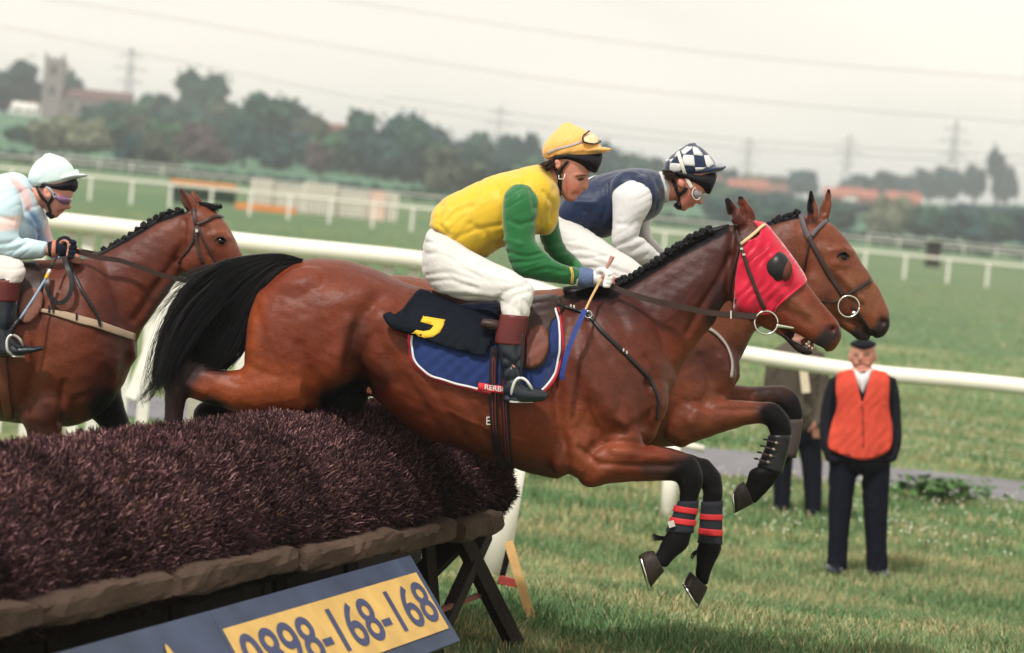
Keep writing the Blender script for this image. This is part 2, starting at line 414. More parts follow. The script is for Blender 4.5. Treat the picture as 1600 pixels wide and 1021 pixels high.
# ---- grass blades
def blades(name, n, y0, y1, c0, c1, h, wd, seed, colf, clump=True, label=None, nearer=1.0):
    r = np.random.default_rng(seed)
    Y = y0+(y1-y0)*r.random(n)**nearer; px = c0+(c1-c0)*r.random(n); X = (px-800)/FPX*Y
    keep = ~((Y > 30.55) & (Y < 33.45)); X, Y = X[keep], Y[keep]; n = len(X)
    dens = .5+.5*np.sin(X*2.1+1.3*np.sin(Y*.9))*np.sin(Y*.8+X*.6)+.35*np.sin(X*5.3+Y*3.1)
    if clump: keep = r.random(n) < np.clip(.45+.55*dens, .12, 1); X, Y, dens = X[keep], Y[keep], dens[keep]; n = len(X)
    z = gz(X, Y); a = r.random(n)*2*np.pi; hh = h*(.5+r.random(n))*(.75+.5*np.clip(dens, 0, 1)); ww = wd*(.6+.8*r.random(n))
    lean = (r.random(n)*.9)*hh; la = r.random(n)*2*np.pi
    B = np.stack([X, Y, z-.004], 1); s = np.stack([np.cos(a)*ww, np.sin(a)*ww, np.zeros(n)], 1)
    top = B+np.stack([np.cos(la)*lean, np.sin(la)*lean, hh], 1); mid = B*.45+top*.55+np.stack([np.zeros(n), np.zeros(n), hh*.12], 1)
    V = np.stack([B-s, B+s, mid+s*.7, mid-s*.7, top], 1).reshape(-1, 3)
    i = np.arange(n)*5
    # degenerate-free quads: two per blade
    q = np.stack([np.stack([i, i+1, i+2, i+3], 1)], 1).reshape(-1, 4)
    tri = np.stack([i+3, i+2, i+4], 1)
    me = bpy.data.meshes.new(name); me.vertices.add(len(V)); me.vertices.foreach_set('co', V.astype(np.float32).ravel())
    li = np.concatenate([q.ravel(), tri.ravel()]).astype(np.int32); me.loops.add(len(li)); me.loops.foreach_set('vertex_index', li)
    ls = np.concatenate([np.arange(n)*4, 4*n+np.arange(n)*3]).astype(np.int32); lt = np.concatenate([np.full(n, 4), np.full(n, 3)]).astype(np.int32)
    me.polygons.add(2*n); me.polygons.foreach_set('loop_start', ls); me.polygons.foreach_set('loop_total', lt); me.update(calc_edges=True)
    c = colf(X, Y, dens, r); c = np.repeat(c, 5, 0); at = me.color_attributes.new('Col', 'FLOAT_COLOR', 'POINT')
    cc = np.ones((len(V), 4), np.float32); cc[:, :3] = c; at.data.foreach_set('color', cc.ravel())
    me.materials.append(GB); o = link(bpy.data.objects.new(name, me)); return tag(o, label, kind='stuff')
GB = mat('grass_blade', (1, 1, 1), .6, .25, .12, 3, 0, attr=True)
def gcol(X, Y, dens, r):
    n = len(X); t = np.clip(.5+.6*np.sin(X*.55+2.2*np.sin(Y*.9+X*.2))*np.cos(Y*2.6+X*.45+1.3*np.sin(X*1.1))+.25*(r.random(n)-.5), 0, 1)[:, None]
    dry = (r.random(n) < (.05+.42*smooth(t[:, 0]*1.3-.35)))[:, None]
    g = np.array([.080, .150, .062])*(1-t)+np.array([.165, .220, .10])*t
    d = np.array([.34, .28, .15])
    return np.where(dry, d, g)*(.9+.6*r.random(n))[:, None]
blades('grass', 340000, 13.6, 24, 50, 1800, .055, .0035, 3, gcol, label='mown green racecourse turf with straw-coloured patches', nearer=1.15)
blades('rough_grass', 120000, 24, 48, 500, 1700, .065, .0055, 5, gcol, label='longer tufty green grass beyond the white running rail', nearer=1.3)
blades('meadow_grass', 60000, 48, 150, -50, 1650, .05, .016, 6, gcol, label='hazy green grass of the middle of the course', nearer=1.2)
# broad-leaved weeds by the path
r = np.random.default_rng(8); WV = []; 
for k in range(420):
    px = 1495+38*r.normal(); Y = 29.6+.35*r.random()+ .2*r.normal(); X = (px-800)/FPX*Y
    z = float(gz(X, Y)); h = .05+.16*r.random(); a = r.random()*6.28; s = .018+.022*r.random(); l = r.random()*.08
    c = np.array([X+l*math.cos(a), Y+l*math.sin(a), z+h]); u = np.array([math.cos(a), math.sin(a), .4]); v = np.array([-math.sin(a), math.cos(a), .2])
    WV += [c-u*s*1.6, c+v*s, c+u*s*1.6, c-v*s]
WVn = np.array(WV); wq = np.arange(len(WVn)).reshape(-1, 4)
tag(bigmesh('weeds', WVn, wq, GB, col=np.repeat(np.array([.05, .11, .03])*(.7+.8*r.random(len(wq)))[:, None], 4, 0)), 'broad-leaved green weeds at the near edge of the tarmac path', kind='stuff')
# daisies
dv = []; 
for k in range(900):
    Y = 24+20*r.random(); px = 1050+600*r.random(); X = (px-800)/FPX*Y
    if 30.5 < Y < 33.5: continue
    z = float(gz(X, Y))+.10+.05*r.random(); s = .006; 
    dv += [(X-s, Y, z-s*.6), (X+s, Y, z-s*.6), (X+s, Y+s, z+s), (X-s, Y+s, z+s)]
tag(bigmesh('daisies', np.array(dv), np.arange(len(dv)).reshape(-1, 4), mat('petal', (.6, .6, .5), .7, .2, .1)), 'tiny pale daisies scattered through the grass beyond the rail', kind='stuff')

# ---------------------------------------------------------------- rails
WP = mat('white_rail_paint', (.74, .71, .62), .35, .5, .06, 3, .04, 30)
WP2 = mat('weathered_white_paint', (.66, .64, .58), .5, .4, .12, 8, .1, 40)
def far_rail(label, x0, y0, x1, y1, d, hgt, step, name='running_rail', posts=True, r=.06, off=0):
    # top rail between two image points resolved onto the ground at depth d
    n = 24; P = []
    for x in np.linspace(x0, x1, n):
        g = GP(x, d); P.append(g+np.array([0, 0, hgt]))
    t = empty(name, tuple(P[n//2]-np.array([0, 0, hgt])), label, 'rail', 'white rails of the racecourse')
    V, Fc = tube3(P, r, 8, 1); meshobj('top_rail', V, Fc, WP, t)
    if posts:
        X0 = P[0][0]; me = None
        while X0 < P[-1][0]:
            Y = np.interp(X0, [p[0] for p in P], [p[1] for p in P]); z = float(gz(X0, Y))
            if me is None:
                V, Fc = box((0, 0, hgt/2-.1), .07, .06, hgt/2+.1); me = bpy.data.meshes.new('post'); me.from_pydata(V.tolist(), [], Fc); me.materials.append(WP2)
            o = bpy.data.objects.new('post', me); L0 = parent_loc(t); o.location = (X0-L0[0], Y-L0[1], z-L0[2]+.0); link(o, t); X0 += step*(.93+.14*random.random())
    return t
far_rail('nearer of the far white running rails, with closely set square posts', -300, 0, 1900, 0, 162, 1.22, 2.1)
far_rail('white running rail running just behind the nearer far rail, same height', -300, 0, 1900, 0, 170, 1.1, 2.1, posts=False)
far_rail('thin white rail beyond the far steeplechase fence', -300, 0, 1900, 0, 292, 1.35, 3.2, posts=False)
far_rail('short pale rail close to the distant trees at the left', 56, 0, 300, 0, 400, 1.6, 4)
far_rail('short pale rail close to the distant hedges at the right', 1355, 0, 1640, 0, 400, 1.5, 4)

# near right running rail: straight white plastic rail on posts
def surf_pt(x, y, d): return W(x, y, d)
t = empty('running_rail', tuple(GP(1345, 26.2)), 'thick white plastic running rail behind the man in the red waistcoat', 'rail', 'white rails of the racecourse')
pr = [(1085, 541, 26.6), (1160, 553, 26.45), (1345, 581, 26.2), (1500, 595, 25.9), (1600, 605, 25.75), (1900, 640, 25.2)]
V, Fc = tpx([(x, y, d, .068) for x, y, d in pr], 14, 5); meshobj('top_rail', V, Fc, WP, t)
for x, d in ((1045+4, 26.7), (1820, 25.3)):
    g = GP(x, d); V, Fc = tube3([g-np.array([0, 0, .1]), g+np.array([0, 0, 1.28])], .05, 12, 1); meshobj('post', V, Fc, WP, t)
# near left wing: high rail with close palings, sloping down behind the jumping horses
t = empty('wing_fence', tuple(GP(300, 26.5)), 'tall white wing of the jump with thick top rail over close upright palings', 'fence')
wl = [(-300, 306, 27.6), (90, 346, 27.2), (400, 381, 26.9), (655, 407, 26.8), (760, 430, 26.8), (900, 475, 26.7), (1085, 541, 26.6)]
V, Fc = tpx([(x, y, d, .078) for x, y, d in wl], 14, 5); meshobj('top_rail', V, Fc, WP, t)
pal = [-260, -215, -170, -120, -75, -30, 14, 60, 104, 132, 163, 206, 240, 292, 318, 352, 386, 420, 455, 490, 525, 560, 600, 640, 690, 740, 790]
for x in pal:
    yt = np.interp(x, [a[0] for a in wl], [a[1] for a in wl]); d = np.interp(x, [a[0] for a in wl], [a[2] for a in wl])
    P1 = W(x+8, yt+8, d+.06); g = np.array([P1[0], P1[1], float(gz(P1[0], P1[1]))-.05])
    V, Fc = beam(g, P1, .10, .05, (0, 1, 0)); o = meshobj('paling', V, Fc, WP2, t, sm=False); bevel(o, .01)
V, Fc = beam(W(275, 440, 26.6), W(205, 625, 26.4), .11, .05, (0, 1, 0)); o = meshobj('brace', V, Fc, WP2, t, sm=False); bevel(o, .01)
# low white rail seen between the knees behind the landing horse
t = empty('guide_pole', tuple(GP(1040, 25.5)), 'white post with black-edged rail end under the far horse\'s elbow', 'post')
V, Fc = tpx([(1022, 693, 25.6, .03), (1050, 692, 25.6, .03), (1100, 702, 25.6, .03)], 8, 2); meshobj('rail_end', V, Fc, WP, t)
V, Fc = tube3([GP(1043, 25.5)-np.array([0, 0, .1]), W(1052, 690, 25.5)], .062, 12, 1); meshobj('post', V, Fc, WP, t)

# ---------------------------------------------------------------- far steeplechase fence with its wings
DKG = mat('dark_gorse', (.018, .035, .022), .9, .1, .3, 4, .5, 8); ORG = mat('orange_rail', (.62, .22, .06), .6, .3, .1, 3, .05)
t = empty('steeplechase_fence', tuple(GP(320, 185)), 'distant dark green birch fence with an orange take-off rail', 'jump')
def gbox(x0, x1, d, z0, z1, th):
    a = GP(x0, d); b = GP(x1, d); c = (a+b)/2; c[2] = min(a[2], b[2])+(z0+z1)/2; return box(c, (b[0]-a[0])/2, th/2, (z1-z0)/2)
V, Fc = gbox(264, 366, 185, .25, 1.15, .9); meshobj('birch', V, Fc, DKG, t, sm=False)
V, Fc = gbox(264, 366, 184.4, 1.15, 1.36, .12); meshobj('take_off_rail', V, Fc, ORG, t, sm=False)
V, Fc = gbox(270, 290, 184.3, -.1, .24, .1); meshobj('board', V, Fc, DKG, t, sm=False)
t = empty('wing_screen', tuple(GP(500, 186)), 'pale translucent-looking white plastic wing screens with an orange foot rail', 'screen')
SW = mat('white_screen', (.62, .58, .50), .6, .3, .12, .8, .05); PK = mat('pinkish_screen', (.62, .45, .38), .6, .3, .1, .8, .05)
for i, (x0, x1, z1) in enumerate(((390, 424, 1.62), (425, 470, 1.38), (471, 520, 1.66), (521, 574, 1.40), (600, 620, 1.45))):
    V, Fc = gbox(x0, x1, 186+.3*(i % 2), .1, z1+.2, .12); meshobj('screen_panel', V, Fc, SW, t, sm=False)
    for xs in np.arange(x0+3, x1, 6.5):
        V, Fc = gbox(xs, xs+2.2, 185.8+.3*(i % 2), .1, z1+.32, .08); meshobj('slat', V, Fc, WP2, t, sm=False)
V, Fc = gbox(575, 599, 185.6, .1, 1.8, .12); meshobj('screen_panel', V, Fc, PK, t, sm=False)
V, Fc = gbox(368, 462, 184.6, -.1, .36, .15); meshobj('foot_rail', V, Fc, ORG, t, sm=False)
# small dark hut by the far right hedge
t = empty('hut', tuple(GP(1456, 230)), 'small dark wooden hut standing by the far rail at the right', 'hut')
DK = mat('dark_wood', (.03, .025, .022), .85, .2, .3, 5, .3)
g = GP(1456, 230); V, Fc = box(g+np.array([0, 0, .8]), .5, .5, .9); meshobj('wall', V, Fc, DK, t, sm=False)
V, Fc = box(g+np.array([0, 0, 1.75]), .62, .62, .06); meshobj('roof', V, Fc, DK, t, sm=False)

# ---------------------------------------------------------------- church, houses
ST = mat('church_stone', (.22, .19, .18), .9, .2, .15, .6, .3, 2); RT2 = mat('nave_roof', (.13, .075, .075), .85, .2, .1, .5, .2)
WD = mat('dark_opening', (.03, .03, .035), .5, .4, .1)
g = GP(80, 830); t = empty('church', tuple(g), 'grey stone church with a square battlemented tower on the wooded ridge', 'church')
V, Fc = box(g+np.array([0, 0, 6.6]), 2.6, 2.6, 8.4); meshobj('tower', V, Fc, ST, t, sm=False)
tower = t.children[0]
for sx in (-1.9, -.65, .65, 1.9):
    V, Fc = box(g+np.array([sx, -2.4, 15.35]), .42, .25, .45); meshobj('battlement', V, Fc, ST, tower, sm=False)
for sx in (-2.35, 2.35):
    V, Fc = box(g+np.array([sx, -2.35, 15.9]), .3, .3, 1.0); meshobj('pinnacle', V, Fc, ST, tower, sm=False)
for zz in (12.3, 7):
    V, Fc = box(g+np.array([0, -2.62, zz]), .6, .06, 1.1); meshobj('window', V, Fc, WD, tower, sm=False)
V, Fc = box(g+np.array([11.5, 1.5, 2.2]), 8.8, 3.2, 3.6); meshobj('nave', V, Fc, ST, t, sm=False)
a = g+np.array([2.7, 1.5, 5.8]); V = np.array([a+[0, -3.6, 0], a+[17.8, -3.6, 0], a+[17.8, 3.6, 0], a+[0, 3.6, 0], a+[0, 0, 2.6], a+[17.8, 0, 2.6]])
meshobj('roof', V, [(0, 1, 5, 4), (2, 3, 4, 5), (0, 4, 3), (1, 2, 5), (0, 3, 2, 1)], RT2, t, sm=False)
for i in range(5):
    V, Fc = box(g+np.array([5+i*3.1, -1.75, 3.6]), .5, .06, 1.1); meshobj('window', V, Fc, WD, t, sm=False)
BR = mat('red_brick', (.30, .12, .085), .9, .2, .12, .8, .2); RF = mat('orange_tile', (.33, .13, .095), .85, .2, .12, .6, .2); RFd = mat('brown_tile', (.20, .10, .08), .85, .2, .1, .6, .2)
WHW = mat('white_render', (.62, .6, .56), .8, .2, .08, .5, .1); GLS = mat('window_glass', (.06, .08, .1), .15, .5, .05)
def house(x, d, wd, dp, hh, rh, wall, roof, label, zoff=0):
    g = GP(x, d)+np.array([0, 0, zoff]); t = empty('house', tuple(g), label, 'house', 'village houses among the distant trees')
    V, Fc = box(g+np.array([0, 0, hh/2-.6]), wd/2, dp/2, hh/2+.6); meshobj('wall', V, Fc, wall, t, sm=False)
    a = g+np.array([0, 0, hh]); w2 = wd/2+.3; d2 = dp/2+.35
    V = np.array([a+[-w2, -d2, 0], a+[w2, -d2, 0], a+[w2, d2, 0], a+[-w2, d2, 0], a+[-w2, 0, rh], a+[w2, 0, rh]])
    rf = meshobj('roof', V, [(0, 1, 5, 4), (2, 3, 4, 5), (0, 4, 3), (1, 2, 5), (0, 3, 2, 1)], roof, t, sm=False)
    V, Fc = box(a+np.array([wd*.32, 0, rh+.3]), .35, .35, .8); meshobj('chimney', V, Fc, BR, rf, sm=False)
    for i in range(max(2, int(wd/3))):
        for z in ((1.3, 3.7) if hh > 4 else (1.3,)):
            V, Fc = box(g+np.array([-wd/2+wd*(i+.5)/max(2, int(wd/3)), -dp/2-.02, z]), .5, .05, .55); meshobj('window', V, Fc, GLS, t, sm=False)
HS = [(1112, 900, 5, 7, 3.6, 2.2, BR, RFd, 'brick house with brown roof, leftmost of the houses beyond the chequered cap'),
 (1150, 880, 5, 7, 3.6, 2.2, BR, RF, 'house with a large orange tiled roof, brightest roof of the village'),
 (1183, 930, 5, 7, 3.8, 2.2, BR, RF, 'orange roofed house right of the brightest roof'),
 (1212, 900, 5, 6, 3.2, 2.2, BR, RFd, 'brown roofed house just left of the far horse\'s ears'),
 (1300, 860, 5, 6, 3.2, 2.2, BR, RF, 'long brick house with orange roof just right of the far horse\'s ears'),
 (1328, 890, 5, 6, 3.2, 2.2, WHW, RF, 'pale walled house with orange roof in the terrace on the right'),
 (1355, 870, 5, 6, 3.0, 2.2, BR, RF, 'brick house at the right end of the orange roofed terrace'),
 (1408, 830, 9, 6, 3.2, 2.4, BR, RF, 'lone low house with orange roof right of the blossoming tree'),
 (512, 700, 12, 7, 5.2, 3.2, BR, RFd, 'large brown roofed house on the ridge among the middle trees'),
 (590, 690, 5, 6, 3.5, 2.2, BR, RFd, 'brown roofed house half hidden in the middle trees'),
 (372, 760, 5, 6, 3.6, 2.2, BR, RFd, 'brick house below the tall tree on the ridge'),
 (38, 815, 6, 4, 1.6, 1.6, WHW, WHW, 'small white cottage left of the church tower')]
for h in HS: house(*h)

# ---------------------------------------------------------------- trees
FOL = mat('foliage', (1, 1, 1), .75, .15, .2, 1.2, 0, attr=True); BK = mat('bark', (.05, .04, .032), .9, .1, .2, 3, .3)
def crown_mesh(seed, n=760, lob=11, flat=.8):
    r = np.random.default_rng(seed); cs = []
    for i in range(lob):
        a = r.random()*6.28; rr = .58*r.random()**.6; cs.append((math.cos(a)*rr, math.sin(a)*rr, (r.random()-.45)*1.1*flat, .28+.26*r.random()))
    V = []; C = []
    for k in range(n):
        c = cs[r.integers(lob)]; v = r.normal(size=3); v /= np.linalg.norm(v); p = np.array(c[:3])+v*c[3]*(.75+.55*r.random()**2)
        s = .05+.07*r.random(); u = r.normal(size=3); u = np.cross(v+.5*r.normal(size=3), u); u /= np.linalg.norm(u); q = np.cross(v, u); q /= np.linalg.norm(q)+1e-6
        V += [p-u*s, p-q*s*.7, p+u*s*1.1, p+q*s*.8]; C += [(.6+.8*r.random())]*4
    # solid inner lobes (lumpy) so that the crown has mass
    Q = [tuple(range(4*i, 4*i+4)) for i in range(n)]
    bm = bmesh.new(); 
    for c in cs:
        bmesh.ops.create_icosphere(bm, subdivisions=2, radius=c[3]*.78, matrix=Matrix.Translation(c[:3]))
    for v in bm.verts: v.co += Vector(r.normal(size=3)*.075)
    o = len(V); bm.verts.index_update()
    for v in bm.verts: V.append(np.array(v.co)); C.append(.7+.3*r.random())
    for f in bm.faces: Q.append(tuple(o+v.index for v in f.verts))
    bm.free(); return np.array(V), Q, np.array(C)
CROWNS = [crown_mesh(s, lob=l, flat=f) for s, l, f in ((1, 11, .8), (2, 13, .7), (3, 9, 1.0), (4, 14, .65), (5, 10, .9), (6, 12, .8))]
TONE = {'dark': (.016, .046, .040), 'mid': (.030, .078, .050), 'light': (.055, .12, .062), 'brown': (.065, .080, .055), 'pale': (.17, .18, .12), 'blue': (.020, .060, .058), 'red': (.080, .058, .055)}
cm_cache = {}
def crown_data(i, tone):
    if (i, tone) in cm_cache: return cm_cache[(i, tone)]
    V, Q, C = CROWNS[i]; me = bpy.data.meshes.new('crown'); me.from_pydata(V.tolist(), [], Q); me.update()
    a = me.color_attributes.new('Col', 'FLOAT_COLOR', 'POINT'); cc = np.ones((len(V), 4), np.float32); cc[:, :3] = np.outer(C, TONE[tone]); a.data.foreach_set('color', cc.ravel())
    me.materials.append(FOL); cm_cache[(i, tone)] = me; return me
V, Fc = tube3([(0, 0, -.15), (.01, 0, .3), (.0, .01, .62)], [.055, .04, .02], 7, 2)
V2, F2 = tube3([(0, 0, .3), (.12, .03, .55)], [.025, .01], 5, 1); V3, F3 = tube3([(0, 0, .34), (-.13, -.02, .6)], [.025, .01], 5, 1)
tV, tF = join([(V, Fc), (V2, F2), (V3, F3)]); trunk_me = bpy.data.meshes.new('trunk'); trunk_me.from_pydata(tV.tolist(), [], tF); trunk_me.materials.append(BK)
def tree(x, ytop, hw, d, tone, label, group='trees on the distant ridge', bush=False, k=None):
    g = GP(x, d); hor = 222+.0965*x; top = CAM[2]+(hor-ytop)*d/FPX; H = max(top-g[2], 1.5); wd = hw*d/FPX*1.0
    i = random.randrange(len(CROWNS)) if k is None else k
    t = empty('bush' if bush else 'tree', tuple(g), label, 'bush' if bush else 'tree', group)
    c = bpy.data.objects.new('crown', crown_data(i, tone)); link(c, t)
    ch = H*(.98 if bush else .90); c.scale = (wd/.62, wd/.62, ch/1.35); c.location = (0, 0, H-ch*.5); c.rotation_euler = (0, 0, random.random()*6.28)
    if not bush:
        q = bpy.data.objects.new('trunk', trunk_me); link(q, t); q.scale = (H*.9, H*.9, H*.75)
    return t
TR = [(8, 102, 32, 860, 'dark', 'dark round tree at the far left edge, left of the church tower'),
 (-30, 120, 40, 850, 'dark', 'dark tree cut by the left edge of the picture'),
 (45, 128, 22, 862, 'dark', 'smaller dark tree between the left edge and the church tower'),
 (106, 110, 16, 880, 'mid', 'tree showing directly behind the right side of the church tower'),
 (310, 113, 34, 800, 'mid', 'tallest lone tree on the ridge, with a bare trunk above its neighbours'),
 (248, 150, 28, 800, 'mid', 'tree on the ridge just left of the tallest lone tree'),
 (205, 160, 26, 720, 'light', 'lighter green tree below the church roof'),
 (160, 158, 26, 700, 'mid', 'tree below the left half of the church roof'),
 (275, 175, 34, 700, 'blue', 'bluish tree in front of the tallest lone tree'),
 (352, 163, 28, 690, 'brown', 'brownish tree right of the tallest lone tree'),
 (405, 152, 42, 640, 'mid', 'broad green tree left of the large brown roof'),
 (450, 172, 34, 640, 'blue', 'tree standing against the left of the large brown roof'),
 (485, 180, 24, 620, 'brown', 'brownish tree in front of the large brown roof'),
 (556, 176, 22, 640, 'mid', 'pointed tree right of the large brown roof'),
 (600, 182, 42, 600, 'blue', 'broad dark tree with two trunks in the middle distance'),
 (645, 198, 34, 600, 'mid', 'round tree right of the broad dark tree'),
 (690, 203, 32, 760, 'blue', 'tree on the skyline left of the middle pylon'),
 (735, 212, 30, 760, 'mid', 'tree on the skyline under the middle pylon'),
 (785, 215, 30, 760, 'blue', 'tree on the skyline right of the middle pylon'),
 (832, 216, 20, 740, 'dark', 'dark pointed tree just left of the yellow cap'),
 (880, 232, 30, 780, 'blue', 'tree behind the yellow cap'),
 (955, 232, 22, 800, 'blue', 'dark tree between the two right-hand jockeys\' caps'),
 (985, 240, 26, 800, 'mid', 'tree above the navy jockey\'s back'),
 (1020, 250, 26, 820, 'mid', 'tree behind the chequered cap'),
 (1060, 262, 28, 900, 'blue', 'tree hidden mostly by the chequered cap'),
 (1132, 262, 16, 1000, 'blue', 'small skyline tree above the orange roofs'),
 (1170, 272, 22, 1030, 'pale', 'pale skyline tree above the orange roofs'),
 (1250, 268, 22, 1090, 'blue', 'skyline tree left of the far horse\'s ears'),
 (1215, 276, 20, 1080, 'brown', 'brownish skyline bush over the village'),
 (1335, 275, 22, 1140, 'blue', 'small hedge tree on the skyline left of the right-hand field'),
 (1372, 270, 18, 1150, 'dark', 'dark little tree at the left corner of the right-hand field'),
 (1410, 274, 22, 1160, 'blue', 'low hedge tree along the top of the right-hand field'),
 (1448, 268, 20, 1170, 'dark', 'hedge tree under the tallest right-hand pylon'),
 (1480, 265, 22, 1180, 'blue', 'hedge tree right of the tallest right-hand pylon'),
 (1520, 262, 15, 1185, 'dark', 'left tree of the clump on the right skyline'),
 (1556, 243, 16, 1190, 'dark', 'tallest tree of the clump on the right skyline'),
 (1572, 266, 12, 1190, 'mid', 'low tree at the right end of the skyline clump')]
for q in TR: tree(*q)
tree(1386, 305, 24, 520, 'pale', 'pale blossoming hawthorn right of the far horse\'s forehead', 'bushes at the foot of the ridge', True)
for q in ((76, 182, 27, 520, 'pale', 'pale blossoming bush below the church tower'), (128, 188, 28, 520, 'pale', 'pale bush right of the one below the church tower'),
          (706, 240, 36, 470, 'brown', 'round brown bush above the yellow jockey\'s back'), (245, 214, 26, 470, 'brown', 'olive bush above the first jockey\'s horse'),
          (30, 196, 22, 560, 'mid', 'green bush at the far left under the white cottage'), (205, 212, 22, 480, 'blue', 'bluish bush beside the olive bush'),
          (1300, 320, 30, 560, 'mid', 'green bush under the orange roofed terrace'), (1240, 318, 28, 560, 'blue', 'bluish bush behind the far horse\'s ears'),
          (1180, 315, 30, 560, 'mid', 'bush behind the red hood\'s ears'), (1130, 312, 26, 560, 'blue', 'bush right of the chequered jockey\'s face'),
          (1440, 325, 34, 560, 'mid', 'bush right of the pale hawthorn'), (1500, 330, 38, 560, 'blue', 'bush above the dark hut'),
          (1560, 333, 36, 560, 'mid', 'bush at the far right above the white rails'), (1610, 335, 34, 560, 'blue', 'bush cut by the right edge of the picture')):
    tree(*q[:5], q[5], 'bushes at the foot of the ridge', True)
# further trees of the wooded slope that nothing tells apart
r2 = random.Random(4); TW = {'mid': 'green', 'blue': 'bluish', 'dark': 'dark green', 'brown': 'brownish', 'light': 'light green', 'red': 'reddish brown'}
for k in range(120):
    x = r2.uniform(120, 1010); d = r2.uniform(560, 790); hor = 222+.0965*x
    sky_y = np.interp(x, [120, 300, 420, 520, 620, 700, 800, 900, 1010], [172, 178, 172, 196, 198, 218, 232, 246, 262])
    yt = sky_y+r2.uniform(4, 42); 
    hw_ = r2.uniform(16, 40); tn = r2.choice(['mid', 'blue', 'blue', 'dark', 'brown', 'light', 'red'])
    wh = 'below the church roof' if x < 220 else 'around the tallest lone tree' if x < 380 else 'around the large brown roof' if x < 560 else 'left of the yellow jockey' if x < 760 else 'behind the two right-hand jockeys'
    tree(x, yt, hw_, d, tn, ('broad ' if hw_ > 28 else 'narrow ')+TW[tn]+' tree in the wooded slope '+wh, 'hazy trees filling the wooded slope')
for k in range(64):
    x = r2.uniform(1010, 1640); d = r2.uniform(640, 900)
    yt = np.interp(x, [1010, 1150, 1400, 1640], [275, 296, 322, 330])+r2.uniform(-6, 20)
    hw_ = r2.uniform(16, 32); tn = r2.choice(['mid', 'blue', 'blue', 'brown', 'light'])
    wh = 'right of the chequered cap' if x < 1180 else 'behind the far horse\'s ears' if x < 1320 else 'around the blossoming hawthorn' if x < 1450 else 'above the dark hut and beyond it'
    tree(x, yt, hw_, d, tn, ('broad ' if hw_ > 24 else 'narrow ')+TW[tn]+' garden tree '+wh, 'hazy trees among the village gardens')
# hedges: long low rows
def hedge(x0, x1, d, h, label, tone='mid'):
    n = int((x1-x0)*d/FPX/1.6); r = np.random.default_rng(int(x0+d)); V = []; Q = []; C = []
    t = empty('hedge', tuple(GP((x0+x1)/2, d)), label, 'hedge')
    for i in range(n):
        x = x0+(x1-x0)*(i+.5)/n; g = GP(x, d+r.normal()*.8); cv, cq, cc = CROWNS[i % 6]; s = 1.5*(.8+.4*r.random()); o = sum(len(v) for v in V)
        V.append(cv*np.array([s, s, h*.62*(.8+.4*r.random())])+g+np.array([0, 0, h*.45])); Q += [tuple(o+a for a in f) for f in cq[-12*60:]]; C.append(np.outer(cc, TONE[tone]))
    V = np.vstack(V); C = np.vstack(C); me = meshobj('foliage', V, Q, FOL, t); at = me.data.color_attributes.new('Col', 'FLOAT_COLOR', 'POINT')
    c4 = np.ones((len(V), 4), np.float32); c4[:, :3] = C; at.data.foreach_set('color', c4.ravel())
hedge(-60, 620, 430, 1.9, 'dark hedge along the foot of the ridge behind the left rails', 'blue')
hedge(620, 1100, 430, 1.9, 'hedge along the foot of the ridge behind the yellow jockey', 'mid')
hedge(1100, 1700, 430, 2.0, 'hedge along the foot of the ridge behind the right-hand rails', 'dark')
YR = mat('rape_blossom', (.42, .36, .06), .8, .2, .2, .5, .3)
YS = np.linspace(452, 470, 5); tag(terrain_strip('rape_field', YS, np.linspace(-300, 66, 20), zg, YR, lift=.9), 'strip of yellow oilseed rape in flower at the far left')

# ---------------------------------------------------------------- pylons and cables
PY = mat('galvanised_steel', (.16, .17, .18), .6, .5, .1)
def pylon(x, ytop, d, label):
    g = GP(x, d); hor = 222+.0965*x; H = CAM[2]+(hor-ytop)*d/FPX-g[2]
    t = empty('pylon', tuple(g), label, 'pylon', 'pylons on the horizon')
    P = []; b = H*.10; lv = [0, .3, .52, .7, .85, 1.0]; wd = [b, b*.62, b*.4, b*.26, b*.22, .05*b]
    for sx in (-1, 1):
        for sy in (-1, 1):
            P.append(tube3([g+np.array([sx*wd[i], sy*wd[i], lv[i]*H]) for i in range(6)], H*.0036, 4, 1))
    for i in range(5):
        for sy in (-1, 1):
            for sx in (-1, 1):
                P.append(tube3([g+np.array([sx*wd[i], sy*wd[i], lv[i]*H]), g+np.array([-sx*wd[i+1], sy*wd[i+1], lv[i+1]*H])], H*.002, 4, 1))
                P.append(tube3([g+np.array([sx*wd[i], sy*wd[i], lv[i]*H]), g+np.array([sx*wd[i+1], -sy*wd[i+1], lv[i+1]*H])], H*.002, 4, 1))
    V, Fc = join(P); meshobj('lattice', V, Fc, PY, t)
    for z, l in ((.66, .13), (.78, .17), (.9, .12)):
        V, Fc = join([tube3([g+np.array([-l*H, 0, z*H]), g+np.array([l*H, 0, z*H])], H*.004, 4, 1), tube3([g+np.array([-l*H, 0, z*H]), g+np.array([0, 0, (z+.05)*H]), g+np.array([l*H, 0, z*H])], H*.0036, 4, 1)])
        meshobj('cross_arm', V, Fc, PY, t)
for q in ((192, 72, 1500, 'faint pylon above the trees right of the church'), (770, 163, 1700, 'faint pylon on the skyline above the yellow jockey\'s back'),
          (1160, 214, 1700, 'faint pylon just right of the chequered cap'), (1315, 209, 1650, 'faint pylon above the far horse\'s ears'), (1479, 188, 1500, 'tallest and darkest pylon, at the right')): pylon(*q)
CB = mat('cable', (.10, .10, .11), .6, .4, .05)
